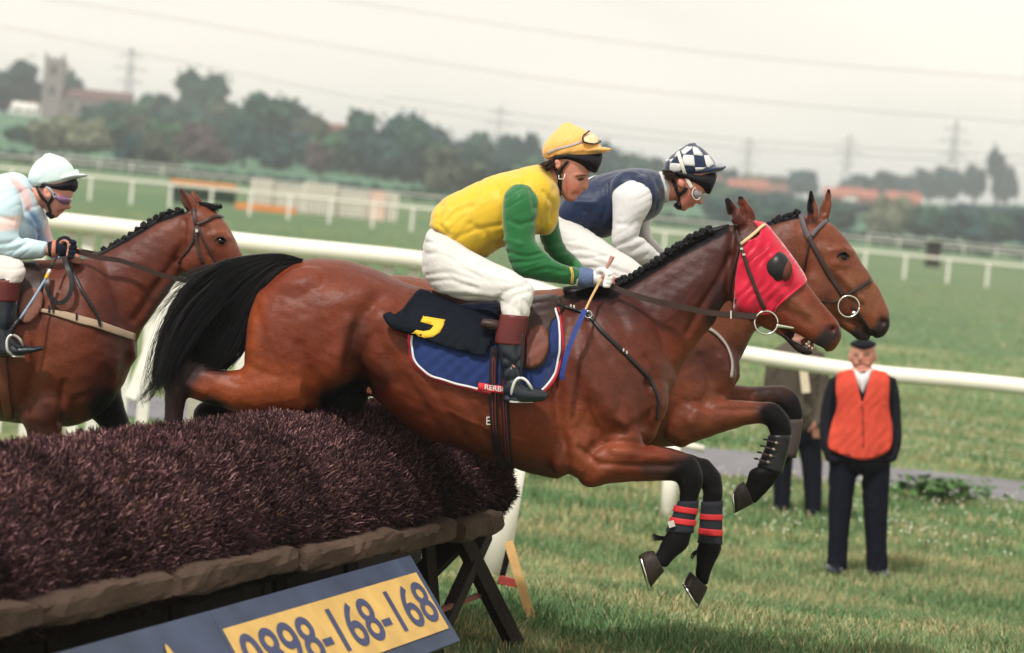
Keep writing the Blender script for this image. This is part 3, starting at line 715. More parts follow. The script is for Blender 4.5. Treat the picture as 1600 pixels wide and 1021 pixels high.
for pts, lab in (([(-200, -42), (200, 18), (520, 72), (840, 122), (1200, 160), (1700, 200)], 'overhead power line crossing the whole sky, lowest at the left'),
                 ([(500, -5), (840, 48), (1200, 92), (1700, 132)], 'topmost overhead power line at the upper right'),
                 ([(-200, 2), (300, 100), (620, 165), (900, 205), (1200, 235), (1700, 262)], 'overhead power line just above the skyline trees'),
                 ([(600, 150), (900, 190), (1200, 222), (1700, 250)], 'faint overhead power line between the two caps')):
    V, Fc = tpx([(x, y, 420, .04) for x, y in pts], 5, 8); tag(meshobj('power_line', V, Fc, CB), lab, 'power line', 'overhead power lines')

# ---------------------------------------------------------------- the hazy air
hz = bpy.data.materials.new('haze'); hz.use_nodes = True; hn = hz.node_tree; hn.nodes.remove(hn.nodes['Principled BSDF'])
pv = hn.nodes.new('ShaderNodeVolumePrincipled'); pv.inputs['Color'].default_value = (.90, .97, 1, 1); pv.inputs['Density'].default_value = .00038; pv.inputs['Anisotropy'].default_value = .2
hn.links.new(pv.outputs[0], hn.nodes['Material Output'].inputs['Volume'])
V, Fc = box((0, 2640, 22), 1400, 2670, 24); V[:, 2] = np.where(V[:, 2] < 0, -12, 62)
tag(meshobj('haze', V, Fc, hz, sm=False), kind='stuff')
# ================================================================ THE BIRCH FENCE
A0 = np.array([-.62, 13.0]); FD = np.array([.287, 1.0]); FD = FD/np.linalg.norm(FD); FN = np.array([FD[1], -FD[0]])   # FN: landing side, towards the camera
def FP(s, u, z): 
    p = A0+FD*s+FN*u; return np.array([p[0], p[1], z])
S0, S1 = -8.2, 1.95
BT = mat('birch_twig', (1, 1, 1), .8, .2, .15, 6, 0, attr=True); BC = mat('birch_core', (.020, .012, .013), .95, .05, .3, 12, .6, 30)
OAK = mat('weathered_oak', (.072, .046, .034), .85, .2, .5, 5, .9, 22, stretch=(1, .25, 1)); OAKD = mat('dark_timber', (.022, .016, .014), .85, .2, .3, 6, .4, 20)
fence = empty('birch_fence', tuple(FP(0, 0, 0)), 'long dark birch steeplechase fence that the horses are jumping, packed with purple-brown twigs', 'jump')
# cross-section (u,z): take-off side, rounded top, landing side bulge
prof = [(-.42, .42), (-.42, .88), (-.34, 1.04), (-.18, 1.115), (.0, 1.10), (.13, 1.02), (.24, .87), (.30, .73), (.24, .61)]
ss = np.arange(S0, S1+.01, .12); V = []
for i, s in enumerate(ss):
    endk = smooth((S1-s)/.5) ; 
    for (u, z) in prof: 
        j = .012*math.sin(s*9+z*7)+.01*math.sin(s*23+u*9); V.append(FP(s-(1-endk)*max(0, 1.02-z)*.75, u*(.7+.3*endk)+j, (z-.05+j) if z > .5 else z))
n = len(prof); q = [(i*n+j, i*n+j+1, (i+1)*n+j+1, (i+1)*n+j) for i in range(len(ss)-1) for j in range(n-1)]
q += [(i*n+n-1, i*n, (i+1)*n, (i+1)*n+n-1) for i in range(len(ss)-1)]
fc = [tuple(a) for a in q]+[tuple(range(n)), tuple((len(ss)-1)*n+j for j in range(n))[::-1]]
meshobj('birch_core', np.array(V), fc, BC, fence)
# twigs
r = np.random.default_rng(5); N = 340000
s = S0+(S1+.03-S0)*r.random(N); PA = np.array(prof); seg = np.linalg.norm(np.diff(PA, axis=0), axis=1); cum = np.concatenate([[0], np.cumsum(seg)])
tt = .35*cum[-1]*r.random(N)**.9+.0; tt = np.where(r.random(N) < .22, r.random(N)*cum[3], cum[3]+(cum[-1]-cum[3])*r.random(N))
pu = np.interp(tt, cum, PA[:, 0]); pz = np.interp(tt, cum, PA[:, 1])
du = np.interp(tt, (cum[:-1]+cum[1:])/2, -np.diff(PA[:, 1])/seg*-1); dz = np.interp(tt, (cum[:-1]+cum[1:])/2, -np.diff(PA[:, 0])/seg*-1)
# outward normal in (u,z)
nu = np.interp(tt, (cum[:-1]+cum[1:])/2, -np.diff(PA[:, 1])/seg); nz_ = np.interp(tt, (cum[:-1]+cum[1:])/2, np.diff(PA[:, 0])/seg)
ln = .014+.030*r.random(N); ln *= np.where(pz > .95, .8, 1)
ek = 1-smooth((S1-s)/.5); s = s-ek*np.maximum(0, 1.02-pz)*.75; pu = pu*(1-.3*ek)
edge = s > S1-.12-np.maximum(0, 1.02-pz)*.75
du_ = nu*.75+.55*r.normal(size=N); dz_ = nz_*.55+.50+.55*r.normal(size=N); ds_ = .75*r.normal(size=N)+np.where(edge, 1.0, 0)
dz_ = np.where(pz < .8, dz_-.35, dz_)
nrm = np.sqrt(du_**2+dz_**2+ds_**2); du_, dz_, ds_ = du_/nrm, dz_/nrm, ds_/nrm
clv = .008*np.sin(s*14+pz*9+2*np.sin(s*3))*np.sin(s*5.3+tt*11)+.006*np.sin(s*37+tt*23)+.012*r.random(N)
st = -.014+clv; P2 = A0[None]+FD[None]*(s+ds_*st*.3)[:, None]+FN[None]*(pu+nu*st)[:, None]; z0 = pz+nz_*st-.03
base = np.column_stack([P2, z0]); dirv = np.column_stack([FD[None]*ds_[:, None]+FN[None]*du_[:, None], dz_])
side = np.cross(dirv, r.normal(size=(N, 3))); side /= np.linalg.norm(side, axis=1)[:, None]; hw = (.0011+.0017*r.random(N))[:, None]
tip = base+dirv*ln[:, None]
V = np.stack([base-side*hw, base+side*hw, tip+side*hw*.7, tip-side*hw*.7], 1).reshape(-1, 3)
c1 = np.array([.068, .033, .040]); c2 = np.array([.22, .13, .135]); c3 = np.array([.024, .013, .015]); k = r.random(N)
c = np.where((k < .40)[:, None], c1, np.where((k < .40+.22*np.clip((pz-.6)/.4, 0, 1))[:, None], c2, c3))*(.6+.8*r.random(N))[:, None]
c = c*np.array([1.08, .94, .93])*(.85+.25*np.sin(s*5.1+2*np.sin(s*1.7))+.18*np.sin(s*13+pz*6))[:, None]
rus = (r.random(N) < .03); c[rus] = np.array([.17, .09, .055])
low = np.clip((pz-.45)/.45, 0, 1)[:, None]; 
c = c*(.30+.70*low)   # shade towards the fence foot painted into the twig colours
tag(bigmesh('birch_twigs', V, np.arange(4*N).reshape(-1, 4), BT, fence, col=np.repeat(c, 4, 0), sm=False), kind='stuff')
def hewn(p, q, hw, hh, seed):
    # rough-hewn log: uneven section, chipped arrises
    rr = np.random.default_rng(seed+50); n = 16; m = 14; V = []; t = (q-p)/np.linalg.norm(q-p); s = np.array([*FN, 0]); u = np.array([0, 0, 1.0])
    for i in range(n+1):
        f = i/n; c = p*(1-f)+q*f; tw = .12*math.sin(f*3+seed)
        for j in range(m):
            a = 2*math.pi*j/m+tw; cx = np.sign(math.cos(a))*abs(math.cos(a))**.5*hw*(1+.07*math.sin(f*9+seed*2+j)+.05*rr.normal()); cz = np.sign(math.sin(a))*abs(math.sin(a))**.5*hh*(1+.10*math.sin(f*7+seed+j*.7)+.06*rr.normal())
            e = .80 if i in (0, n) else 1; V.append(c+(s*cx+u*cz)*e)
    Fc = [(i*m+j, i*m+(j+1) % m, (i+1)*m+(j+1) % m, (i+1)*m+j) for i in range(n) for j in range(m)]+[tuple(range(m))[::-1], tuple(n*m+j for j in range(m))]
    return meshobj('timber', np.array(V), Fc, OAK, fence, sm=False)
# guard timbers (take-off style rail of squared logs), each its own
cuts = [-8.2, -6.3, -4.95, -3.72, -2.62, -1.42, -.28, .52, 1.18]
for i in range(len(cuts)-1):
    a, b = cuts[i]+.03, cuts[i+1]-.03; jz = .012*math.sin(i*5.1); zt = np.interp((cuts[i]+cuts[i+1])/2, [-5, 1.5], [.70, .60])
    m1 = box(FP((a+b)/2, .29+.012*math.sin(i*3), zt+jz), (b-a)/2, .085, .055, [(*FD, .012*math.sin(i*2)), (*FN, -.15), (0, .0, 1)])
    o = hewn(FP(a, .29+.012*math.sin(i*3), zt+jz), FP(b, .29+.014*math.sin(i*4), zt+jz*.3), .085, .048, i)
# raking legs, uprights and braces below
for s_ in (-5.4, -4.5, -3.3, -2.3, -1.3, -.5, .5):
    V, Fc = beam(FP(s_, .22, .58), FP(s_+.08, .30, .0), .045, .045); meshobj('prop', V, Fc, OAKD, fence, sm=False)
for s_ in np.arange(-6.5, 1.2, 1.3):
    V, Fc = beam(FP(s_, -.05, .6), FP(s_, -.05, -.05), .09, .09); meshobj('post', V, Fc, OAKD, fence, sm=False)
V, Fc = beam(FP(.9, .24, .56), FP(1.5, .40, -.02), .05, .075); meshobj('raking_leg', V, Fc, OAKD, fence, sm=False)
V, Fc = beam(FP(1.25, .26, .54), FP(.30, .30, -.02), .05, .08); meshobj('raking_leg', V, Fc, OAKD, fence, sm=False)
V, Fc = beam(FP(1.2, .15, .5), FP(1.3, -.3, -.02), .07, .09); meshobj('raking_leg', V, Fc, OAKD, fence, sm=False)
V, Fc = beam(FP(.2, .30, .26), FP(1.3, .28, .27), .02, .02); meshobj('tie_wire', V, Fc, mat('rusty_wire', (.18, .06, .04), .7, .3, .2), fence, sm=False)
# kickboard shade side of the frame (dark backing boards on the take-off side)
for k in range(8):
    a = -6.4+k*1.1; V, Fc = box(FP(a+.55, -.40, .25), .53, .02, .2, [(*FD, 0), (*FN, 0), (0, 0, 1)]); meshobj('backing_board', V, Fc, OAKD, fence, sm=False)
# ---------------------------------------------------------------- sponsor's board leaning on the landing side
NV = mat('navy_board', (.040, .055, .10), .5, .4, .3, 5, .1); YB = mat('yellow_panel', (.58, .37, .12), .5, .4, .16, 7, .03); NV2 = mat('navy_lettering', (.05, .06, .13), .5, .4, .1)
TRc = W(641, 868, 12.3); BRc = W(719, 1001, 12.12)
dvec = np.array([-.262, -1.0, -.012]); 
TLt = W(100, 1017, 9.19); dvec = (TLt-TRc)/np.linalg.norm(TLt-TRc)
ex = -dvec; ey = (TRc-BRc)-((TRc-BRc)@ex)*ex; Hb = np.linalg.norm(ey); ey /= Hb; en = np.cross(ex, ey)
if en@(CAM-TRc) < 0: en = -en
shear = ((TRc-BRc)@ex)
def SP(a, b, c=0): 
    """a: metres left of the right top corner, b: metres down, c: out"""
    return TRc-ex*a-ey*b-ex*(shear*b/Hb)*1.0+en*c
board = empty('advertising_board', tuple(SP(1.8, Hb, 0)), 'long navy blue board with a yellow telephone-number panel leaning at the foot of the jump', 'sign')
for q_ in (.25, 1.6, 3.0, 4.3):
    p_ = TRc+dvec*q_+(BRc-TRc)*.55-en*.06; V, Fc = beam(p_, (p_[0]-.05, p_[1]+.02, -.03), .05, .05); meshobj('stake', V-0, Fc, OAKD, board, sm=False)
def plate(name, a0, a1, b0, b1, c0, c1, m):
    V = [SP(a, b, c) for c in (c0, c1) for a, b in ((a0, b0), (a1, b0), (a1, b1), (a0, b1))]
    o = meshobj(name, V, [(0, 1, 2, 3), (7, 6, 5, 4), (0, 4, 5, 1), (1, 5, 6, 2), (2, 6, 7, 3), (3, 7, 4, 0)], m, board, sm=False); return o
ymin = [];
def s_at(x):   # board length coordinate at which the top edge crosses pixel column x
    lo, hi = 0, 8
    for _ in range(40):
        md = (lo+hi)/2
        if proj(SP(md, 0))[0] > x: lo = md
        else: hi = md
    return lo
aS = s_at(326)
plate('board_panel', 0, aS-.004, 0, Hb, -.02, 0, NV); plate('board_panel', aS+.004, s_at(60)+1.6, 0, Hb, -.02, 0, NV)
a1 = s_at(352); plate('number_panel', .055, aS-.03, .075, Hb-.06, 0, .004, YB)
def text(s, size, m, name):
    cu = bpy.data.curves.new(name, 'FONT'); cu.body = s; cu.size = size; cu.extrude = .0; cu.offset = .012; cu.align_x = 'LEFT'
    o = bpy.data.objects.new('t', cu); COL.objects.link(o); dg = bpy.context.evaluated_depsgraph_get(); me = bpy.data.meshes.new_from_object(o.evaluated_get(dg)); bpy.data.objects.remove(o)
    P = np.array([v.co[:] for v in me.vertices]); Fq = [tuple(p.vertices) for p in me.polygons]; return P, Fq
P, Fq = text('0898-168-168', 1.0, NV2, 'number')
x0, x1 = P[:, 0].min(), P[:, 0].max(); y0, y1 = P[:, 1].min(), P[:, 1].max()
LW = aS-.03-.055; 
a = .075+(1-(P[:, 0]-x0)/(x1-x0))*(LW-.06); b = .11+(1-(P[:, 1]-y0)/(y1-y0))*(Hb-.06-.075-.075)
np_ = [o for o in board.children if o.name.startswith('number_panel')][0]
meshobj('lettering', np.array([SP(*q, .0065) for q in zip(a, b)]), Fq, NV2, np_, sm=False)
# yellow emblem and letter tops left of the seam
def poly(name, pts, m, c=.006):
    V = [SP(a, b, c) for a, b in pts]; return meshobj(name, V, [tuple(range(len(V)))], m, board, sm=False)
ae = s_at(240); th = np.linspace(0, 2*np.pi, 22, endpoint=False)
poly('emblem', [(ae+.06*math.cos(t)*(.75-.35*math.sin(t)), .17-.10*math.sin(t)) for t in th], YB)
poly('emblem_centre', [(ae+.028*math.cos(t), .19-.04*math.sin(t)) for t in th], NV2, .009)
P, Fq = text('LINE', 1.0, YB, 'letters'); x0, x1 = P[:, 0].min(), P[:, 0].max(); y0, y1 = P[:, 1].min(), P[:, 1].max()
w0 = aS+.04; w1 = ae-.10
# word set in two short words whose tops show
P, Fq = text('TEL', 1.0, YB, 'letters'); x0, x1 = P[:, 0].min(), P[:, 0].max(); y0, y1 = P[:, 1].min(), P[:, 1].max()
a = w0+(1-(P[:, 0]-x0)/(x1-x0))*(w1-w0)*.8; b = .17+(1-(P[:, 1]-y0)/(y1-y0))*.2
meshobj('letters', np.array([SP(*q, .006) for q in zip(a, b)]), Fq, YB, board, sm=False)
# ---------------------------------------------------------------- post, stakes, plank at the end of the fence
g = GP(768, 17.4); t = empty('marker_post', tuple(g), 'thick white post standing behind the right end of the birch fence', 'post')
top = W(805, 700, 17.3); V, Fc = tube3([g-np.array([0, 0, .1]), top], .075, 16, 1); meshobj('post', V, Fc, WP, t)
YW = mat('yellow_wood', (.42, .26, .10), .7, .3, .2, 6, .3, 30); RP = mat('red_paint', (.30, .05, .04), .6, .3, .15)
g = GP(818, 15.6); t = empty('wooden_trestle', tuple(g), 'small trestle of two stakes with a red cross piece, right of the white post', 'trestle')
V, Fc = beam(W(833, 977, 15.5), W(795, 848, 15.75), .045, .03, (0, 1, 0)); meshobj('stake', V, Fc, YW, t, sm=False)
V, Fc = beam(W(782, 912, 15.9), W(797, 852, 15.8), .03, .025, (0, 1, 0)); meshobj('stake', V, Fc, OAKD, t, sm=False)
V, Fc = beam(W(782, 906, 15.78), W(808, 912, 15.72), .04, .03, (0, 1, 0)); meshobj('cross_piece', V, Fc, RP, t, sm=False)
V, Fc = beam(W(712, 1003, 14.9), W(775, 1018, 14.6), .1, .06); o = meshobj('plank', V, Fc, OAKD, None, sm=False); tag(o, 'short dark plank lying in the grass beside the corner of the blue board', 'plank')
# ================================================================ HORSES
COAT = mat('bay_coat', (1, 1, 1), .43, .42, .2, 13, .16, 46, attr=True, stretch=(1, 1, 1))
_n = COAT.node_tree; _b = _n.nodes['Principled BSDF']; _a = [q for q in _n.nodes if q.type == 'ATTRIBUTE'][0]
_m = _n.nodes.new('ShaderNodeMapRange'); _m.inputs[1].default_value = .01; _m.inputs[2].default_value = .05; _m.inputs[3].default_value = .05; _m.inputs[4].default_value = .20
_s = _n.nodes.new('ShaderNodeSeparateColor'); _n.links.new(_a.outputs['Color'], _s.inputs[0]); _n.links.new(_s.outputs[0], _m.inputs[0]); _n.links.new(_m.outputs[0], _b.inputs['Specular IOR Level'])
_base = _b.inputs['Base Color'].links[0].from_socket; _n2 = [q for q in _n.nodes if q.type == 'TEX_NOISE'][1]
_tc = [q for q in _n.nodes if q.type == 'TEX_COORD'][0]; _mp = _n.nodes.new('ShaderNodeMapping'); _mp.inputs['Scale'].default_value = (60, 60, 150); _n.links.new(_tc.outputs['Object'], _mp.inputs[0])
_hn = _n.nodes.new('ShaderNodeTexNoise'); _hn.inputs['Scale'].default_value = 1.0; _hn.inputs['Detail'].default_value = 6; _hn.inputs['Roughness'].default_value = .75; _n.links.new(_mp.outputs[0], _hn.inputs[0])
_hr = _n.nodes.new('ShaderNodeMapRange'); _hr.inputs[1].default_value = .3; _hr.inputs[2].default_value = .7; _hr.inputs[3].default_value = .68; _hr.inputs[4].default_value = 1.32; _n.links.new(_hn.outputs[0], _hr.inputs[0])
_cb = _n.nodes.new('ShaderNodeCombineColor'); [_n.links.new(_hr.outputs[0], _cb.inputs[i]) for i in range(3)]
_mx = _n.nodes.new('ShaderNodeMix'); _mx.data_type = 'RGBA'; _mx.blend_type = 'MULTIPLY'; _mx.inputs[0].default_value = 1; _n.links.new(_base, _mx.inputs[6]); _n.links.new(_cb.outputs[0], _mx.inputs[7]); _n.links.new(_mx.outputs[2], _b.inputs['Base Color'])
HOOF = mat('hoof_horn', (.028, .021, .018), .5, .3, .25, 30, .2, 40)
HAIR = mat('black_hair', (.006, .0055, .007), .42, .3, .3, 30, .0)
LEA = mat('dark_brown_leather', (.035, .018, .015), .4, .5, .2, 30, .15, 90); BLK = mat('black_leather', (.012, .012, .014), .32, .5, .2, 30, .1, 80)
STEEL = mat('polished_steel', (.62, .60, .55), .22, .5, .05, 10, 0, metal=1); LIN = mat('grey_webbing', (.36, .31, .29), .8, .2, .15, 20, .2, 90)
EYE = mat('dark_eye', (.006, .004, .004), .06, .6, 0, 5, 0); IVR = mat('pale_browband', (.50, .38, .22), .5, .4, .15, 20, .1)
BAY = (.125, .024, .010); DBAY = (.042, .010, .008); BL = (.007, .006, .007); OR_ = (.20, .042, .013); MUZ = (.022, .016, .016)

def hair_strands(name, guides, n, d, spread, r0, parent, seed=1, seg=14, wisp=.12, m=None, dsp=.12):
    """guides: list of px polylines (same length) fanning out; strands interpolate between neighbours"""
    r = np.random.default_rng(seed); G = np.array([cr_interp(np.array(g, float), 6) for g in guides]); ng, ns, _ = G.shape
    V = []; Q = []; o = 0
    for k in range(n):
        a = r.random()*(ng-1); i = min(int(a), ng-2); f = a-i; L = 1.0 if r.random() > wisp else 1.0+.12*r.random()
        C = G[i]*(1-f)+G[i+1]*f; t = np.linspace(0, .72+.28*r.random(), seg)*L; u = np.linspace(0, 1, ns)
        x = np.interp(np.minimum(t, 1), u, C[:, 0]); y = np.interp(np.minimum(t, 1), u, C[:, 1])
        ex = np.maximum(t-1, 0)*60; x -= ex; y += ex*.8
        ph = r.random()*6.28; wv = spread*(t**1.3)*np.sin(t*(3+3*r.random())+ph); x = x+wv; y = y+wv*.5*math.cos(ph)+r.normal()*2*t
        dd = d+dsp*(r.random()-.5)*np.minimum(1, .35+t)*2
        P = W(x, y, dd); rad = r0*(.6+.8*r.random())*np.clip(1.15-t*.85, .12, 1)*(.5+np.minimum(1, t*6)*.5)
        v, q = tube3(P, rad, 3, 1, cap=False); V.append(v); Q += [tuple(c+o for c in g) for g in q]; o += len(v)
    return bigmesh(name, np.vstack(V), np.array(Q), m or HAIR, parent)

def plaits(line, d, off, size, parent, n, mtl=None):
    """plaited mane: knotted bobbles along the crest"""
    C = cr_interp(np.array(line, float), 10); L = np.concatenate([[0], np.cumsum(np.linalg.norm(np.diff(C, axis=0), axis=1))])
    parts = []
    for k in range(7):
        a = k*.9; parts.append(blob(800+math.cos(a)*3.0*(k > 0), 510+math.sin(a)*3.0*(k > 0)-2*(k == 3), 3.6, 3.6, .0095, 13.0, 0, 8))
    V, Fc = join(parts); V = V-W(800, 510, 13.0); me = bpy.data.meshes.new('mane_plait'); me.from_pydata(V.tolist(), [], Fc); me.materials.append(HAIR); me.polygons.foreach_set('use_smooth', [True]*len(me.polygons))
    P0 = parent_loc(parent)
    for i in range(n):
        l = L[-1]*(i+.5)/n; x = np.interp(l, L, C[:, 0]); y = np.interp(l, L, C[:, 1]); o = bpy.data.objects.new('mane_plait', me)
        o.location = Vector(W(x+random.uniform(-1, 1), y+random.uniform(-1.2, 1.2), d+off))-P0; o.rotation_euler = (random.uniform(-.4, .4), random.random()*6.28, random.uniform(-.4, .4))
        k = size*random.uniform(.85, 1.15); o.scale = (k, k*1.2, k); link(o, parent)

def ear(x0, y0, x1, y1, tx, ty, d, off, depth=.03):
    """ear from base edge points to tip, leaf shaped"""
    bx, by = (x0+x1)/2, (y0+y1)/2; S = []
    for t, wk in ((-.08, .8), (0, .95), (.25, 1.12), (.5, 1.05), (.72, .8), (.9, .52), (1.04, .32)):
        cx, cy = bx+(tx-bx)*t, by+(ty-by)*t; hx, hy = (x1-x0)/2*wk, (y1-y0)/2*wk; S.append((cx-hx, cy-hy, cx+hx, cy+hy, max(depth*wk*.55, .010), off))
    return loft(S, d, 4, 14)

def horse(label, D, parts, strokes, paint, base, loc, group=None):
    t = empty('horse', tuple(loc), label, 'horse', group)
    b = organic('body', parts, .0085, COAT, t, 5, [(q[0], q[1], q[2]*1.35) for q in strokes], base, paint, noise=.0012, dref=D)
    return t, b

# ---------------- front horse -------------------------------------------
DA = 13.0
A_body = [(392, 470, 386, 545, .10), (406, 444, 383, 592, .19), (440, 418, 396, 640, .245), (480, 405, 450, 655, .27), (530, 406, 508, 632, .28), (580, 418, 562, 605, .275), (630, 440, 612, 648, .28),
  (680, 456, 665, 685, .30), (730, 463, 722, 703, .315), (790, 466, 788, 727, .315), (840, 464, 848, 745, .30), (885, 458, 905, 750, .28), (930, 453, 965, 738, .26), (975, 452, 1012, 700, .225), (1015, 480, 1035, 655, .17), (1040, 540, 1047, 612, .10)]
A_neck = [(900, 455, 985, 700, .17), (940, 459, 1035, 640, .155), (985, 437, 1058, 588, .12), (1030, 411, 1082, 548, .098), (1072, 385, 1102, 518, .085), (1108, 366, 1122, 496, .078), (1140, 352, 1138, 478, .07), (1158, 352, 1148, 468, .06)]
A_head = [(1150, 350, 1140, 470, .078), (1178, 345, 1150, 489, .098), (1200, 353, 1172, 503, .102), (1220, 377, 1197, 513, .098), (1240, 405, 1217, 520, .082), (1260, 440, 1237, 524, .068), (1282, 470, 1252, 531, .058), (1299, 490, 1270, 540, .052), (1311, 505, 1284, 549, .05), (1315, 520, 1296, 550, .036)]
A_jaw = [(1185, 500, 1192, 512, .05), (1215, 512, 1219, 525, .042), (1234, 526, 1236, 541, .036), (1247, 535, 1247, 551, .032), (1260, 541, 1261, 556, .03), (1269, 546, 1270, 554, .02)]
A_fore = [(985, 640, 895, 745, .10, -.15), (1000, 678, 918, 762, .105, -.17), (1012, 692, 955, 756, .085, -.17), (1036, 700, 1000, 753, .07, -.16), (1058, 706, 1040, 752, .058, -.15), (1077, 711, 1058, 755, .052, -.14), (1094, 728, 1062, 768, .052, -.135), (1098, 752, 1061, 779, .045, -.13), (1092, 778, 1060, 788, .036, -.13), (1087, 800, 1052, 803, .033, -.13), (1083, 820, 1045, 824, .035, -.13),
  (1079, 844, 1034, 845, .042, -.13), (1072, 858, 1028, 860, .038, -.13), (1054, 873, 1024, 866, .032, -.13), (1043, 886, 1022, 874, .034, -.13)]
A_hoof1 = [(1022, 861, 1038, 893, .046, -.13), (1012, 861, 1030, 902, .052, -.13), (1001, 866, 1016, 920, .056, -.13)]
A_fore2 = [(985, 650, 925, 740, .09, .15), (1012, 692, 975, 745, .08, .16), (1050, 700, 1020, 748, .06, .16), (1088, 714, 1072, 750, .052, .16), (1108, 719, 1090, 757, .052, .16), (1126, 742, 1097, 764, .052, .16), (1130, 766, 1098, 775, .045, .16), (1128, 785, 1097, 786, .036, .16), (1127, 815, 1095, 815, .034, .16), (1127, 838, 1093, 838, .036, .16),
  (1127, 860, 1088, 862, .042, .16), (1119, 876, 1088, 878, .036, .16), (1112, 893, 1087, 890, .032, .16), (1106, 914, 1086, 898, .035, .16)]
A_hoof2 = [(1106, 918, 1078, 893, .046, .16), (1102, 928, 1072, 903, .05, .16), (1091, 949, 1069, 912, .056, .16)]
A_hind = [(476, 540, 470, 648, .12, -.13), (440, 556, 440, 649, .12, -.14), (408, 566, 412, 649, .10, -.145), (378, 577, 384, 647, .08, -.14), (345, 577, 347, 638, .062, -.14), (318, 565, 318, 630, .052, -.14), (292, 555, 303, 624, .05, -.14), (268, 562, 293, 622, .048, -.14), (258, 598, 290, 634, .042, -.14), (257, 640, 287, 648, .034, -.14), (252, 690, 280, 692, .032, -.14), (247, 730, 280, 734, .04, -.14), (232, 755, 262, 768, .033, -.14), (222, 772, 250, 792, .038, -.14)]
A_hoof3 = [(222, 772, 250, 792, .046, -.14), (214, 780, 246, 806, .052, -.14), (206, 792, 240, 824, .056, -.14)]
A_hind2 = [(578, 590, 500, 560, .10, .14), (575, 625, 470, 600, .11, .15), (545, 668, 455, 620, .10, .15), (490, 695, 440, 625, .09, .15), (430, 700, 415, 628, .07, .15), (370, 690, 366, 626, .055, .15), (334, 686, 330, 625, .05, .15), (328, 694, 303, 640, .046, .15), (330, 706, 302, 700, .034, .15), (325, 752, 298, 750, .034, .15), (310, 800, 280, 790, .034, .15)]
A_hoof4 = [(276, 792, 304, 806, .046, .15), (268, 806, 300, 830, .054, .15)]
partsA = [loft(A_body, DA, 5, 36, e=.92), loft(A_neck, DA, 5, 28), loft(A_head, DA, 4, 24, e=.85), loft(A_jaw, DA, 3, 14)]
partsA += [loft(s, DA, 4, 18) for s in (A_fore, A_fore2, A_hind, A_hind2)]
partsA += [ear(1146, 352, 1168, 346, 1136, 311, DA, -.055), ear(1158, 345, 1182, 344, 1157, 308, DA, .055),
  blob(930, 600, 62, 105, .12, DA-.17, -28), blob(900, 690, 42, 62, .09, DA-.18, 20), blob(925, 690, 55, 60, .09, DA+.17), blob(1000, 615, 45, 62, .12, DA-.09, -10), blob(1000, 615, 45, 60, .12, DA+.10), # shoulder, elbow, breast
  blob(455, 545, 62, 98, .12, DA-.15, 10), blob(455, 545, 62, 98, .12, DA+.15, 10), blob(480, 460, 60, 45, .10, DA-.14), blob(480, 460, 60, 45, .10, DA+.14), blob(520, 545, 36, 60, .09, DA-.19, 25), blob(418, 598, 48, 44, .09, DA-.15),
  blob(1168, 462, 24, 30, .035, DA-.075), blob(1168, 462, 24, 30, .035, DA+.075),
  blob(1301, 514, 12, 13, .02, DA-.037), blob(1301, 514, 12, 13, .02, DA+.037)]
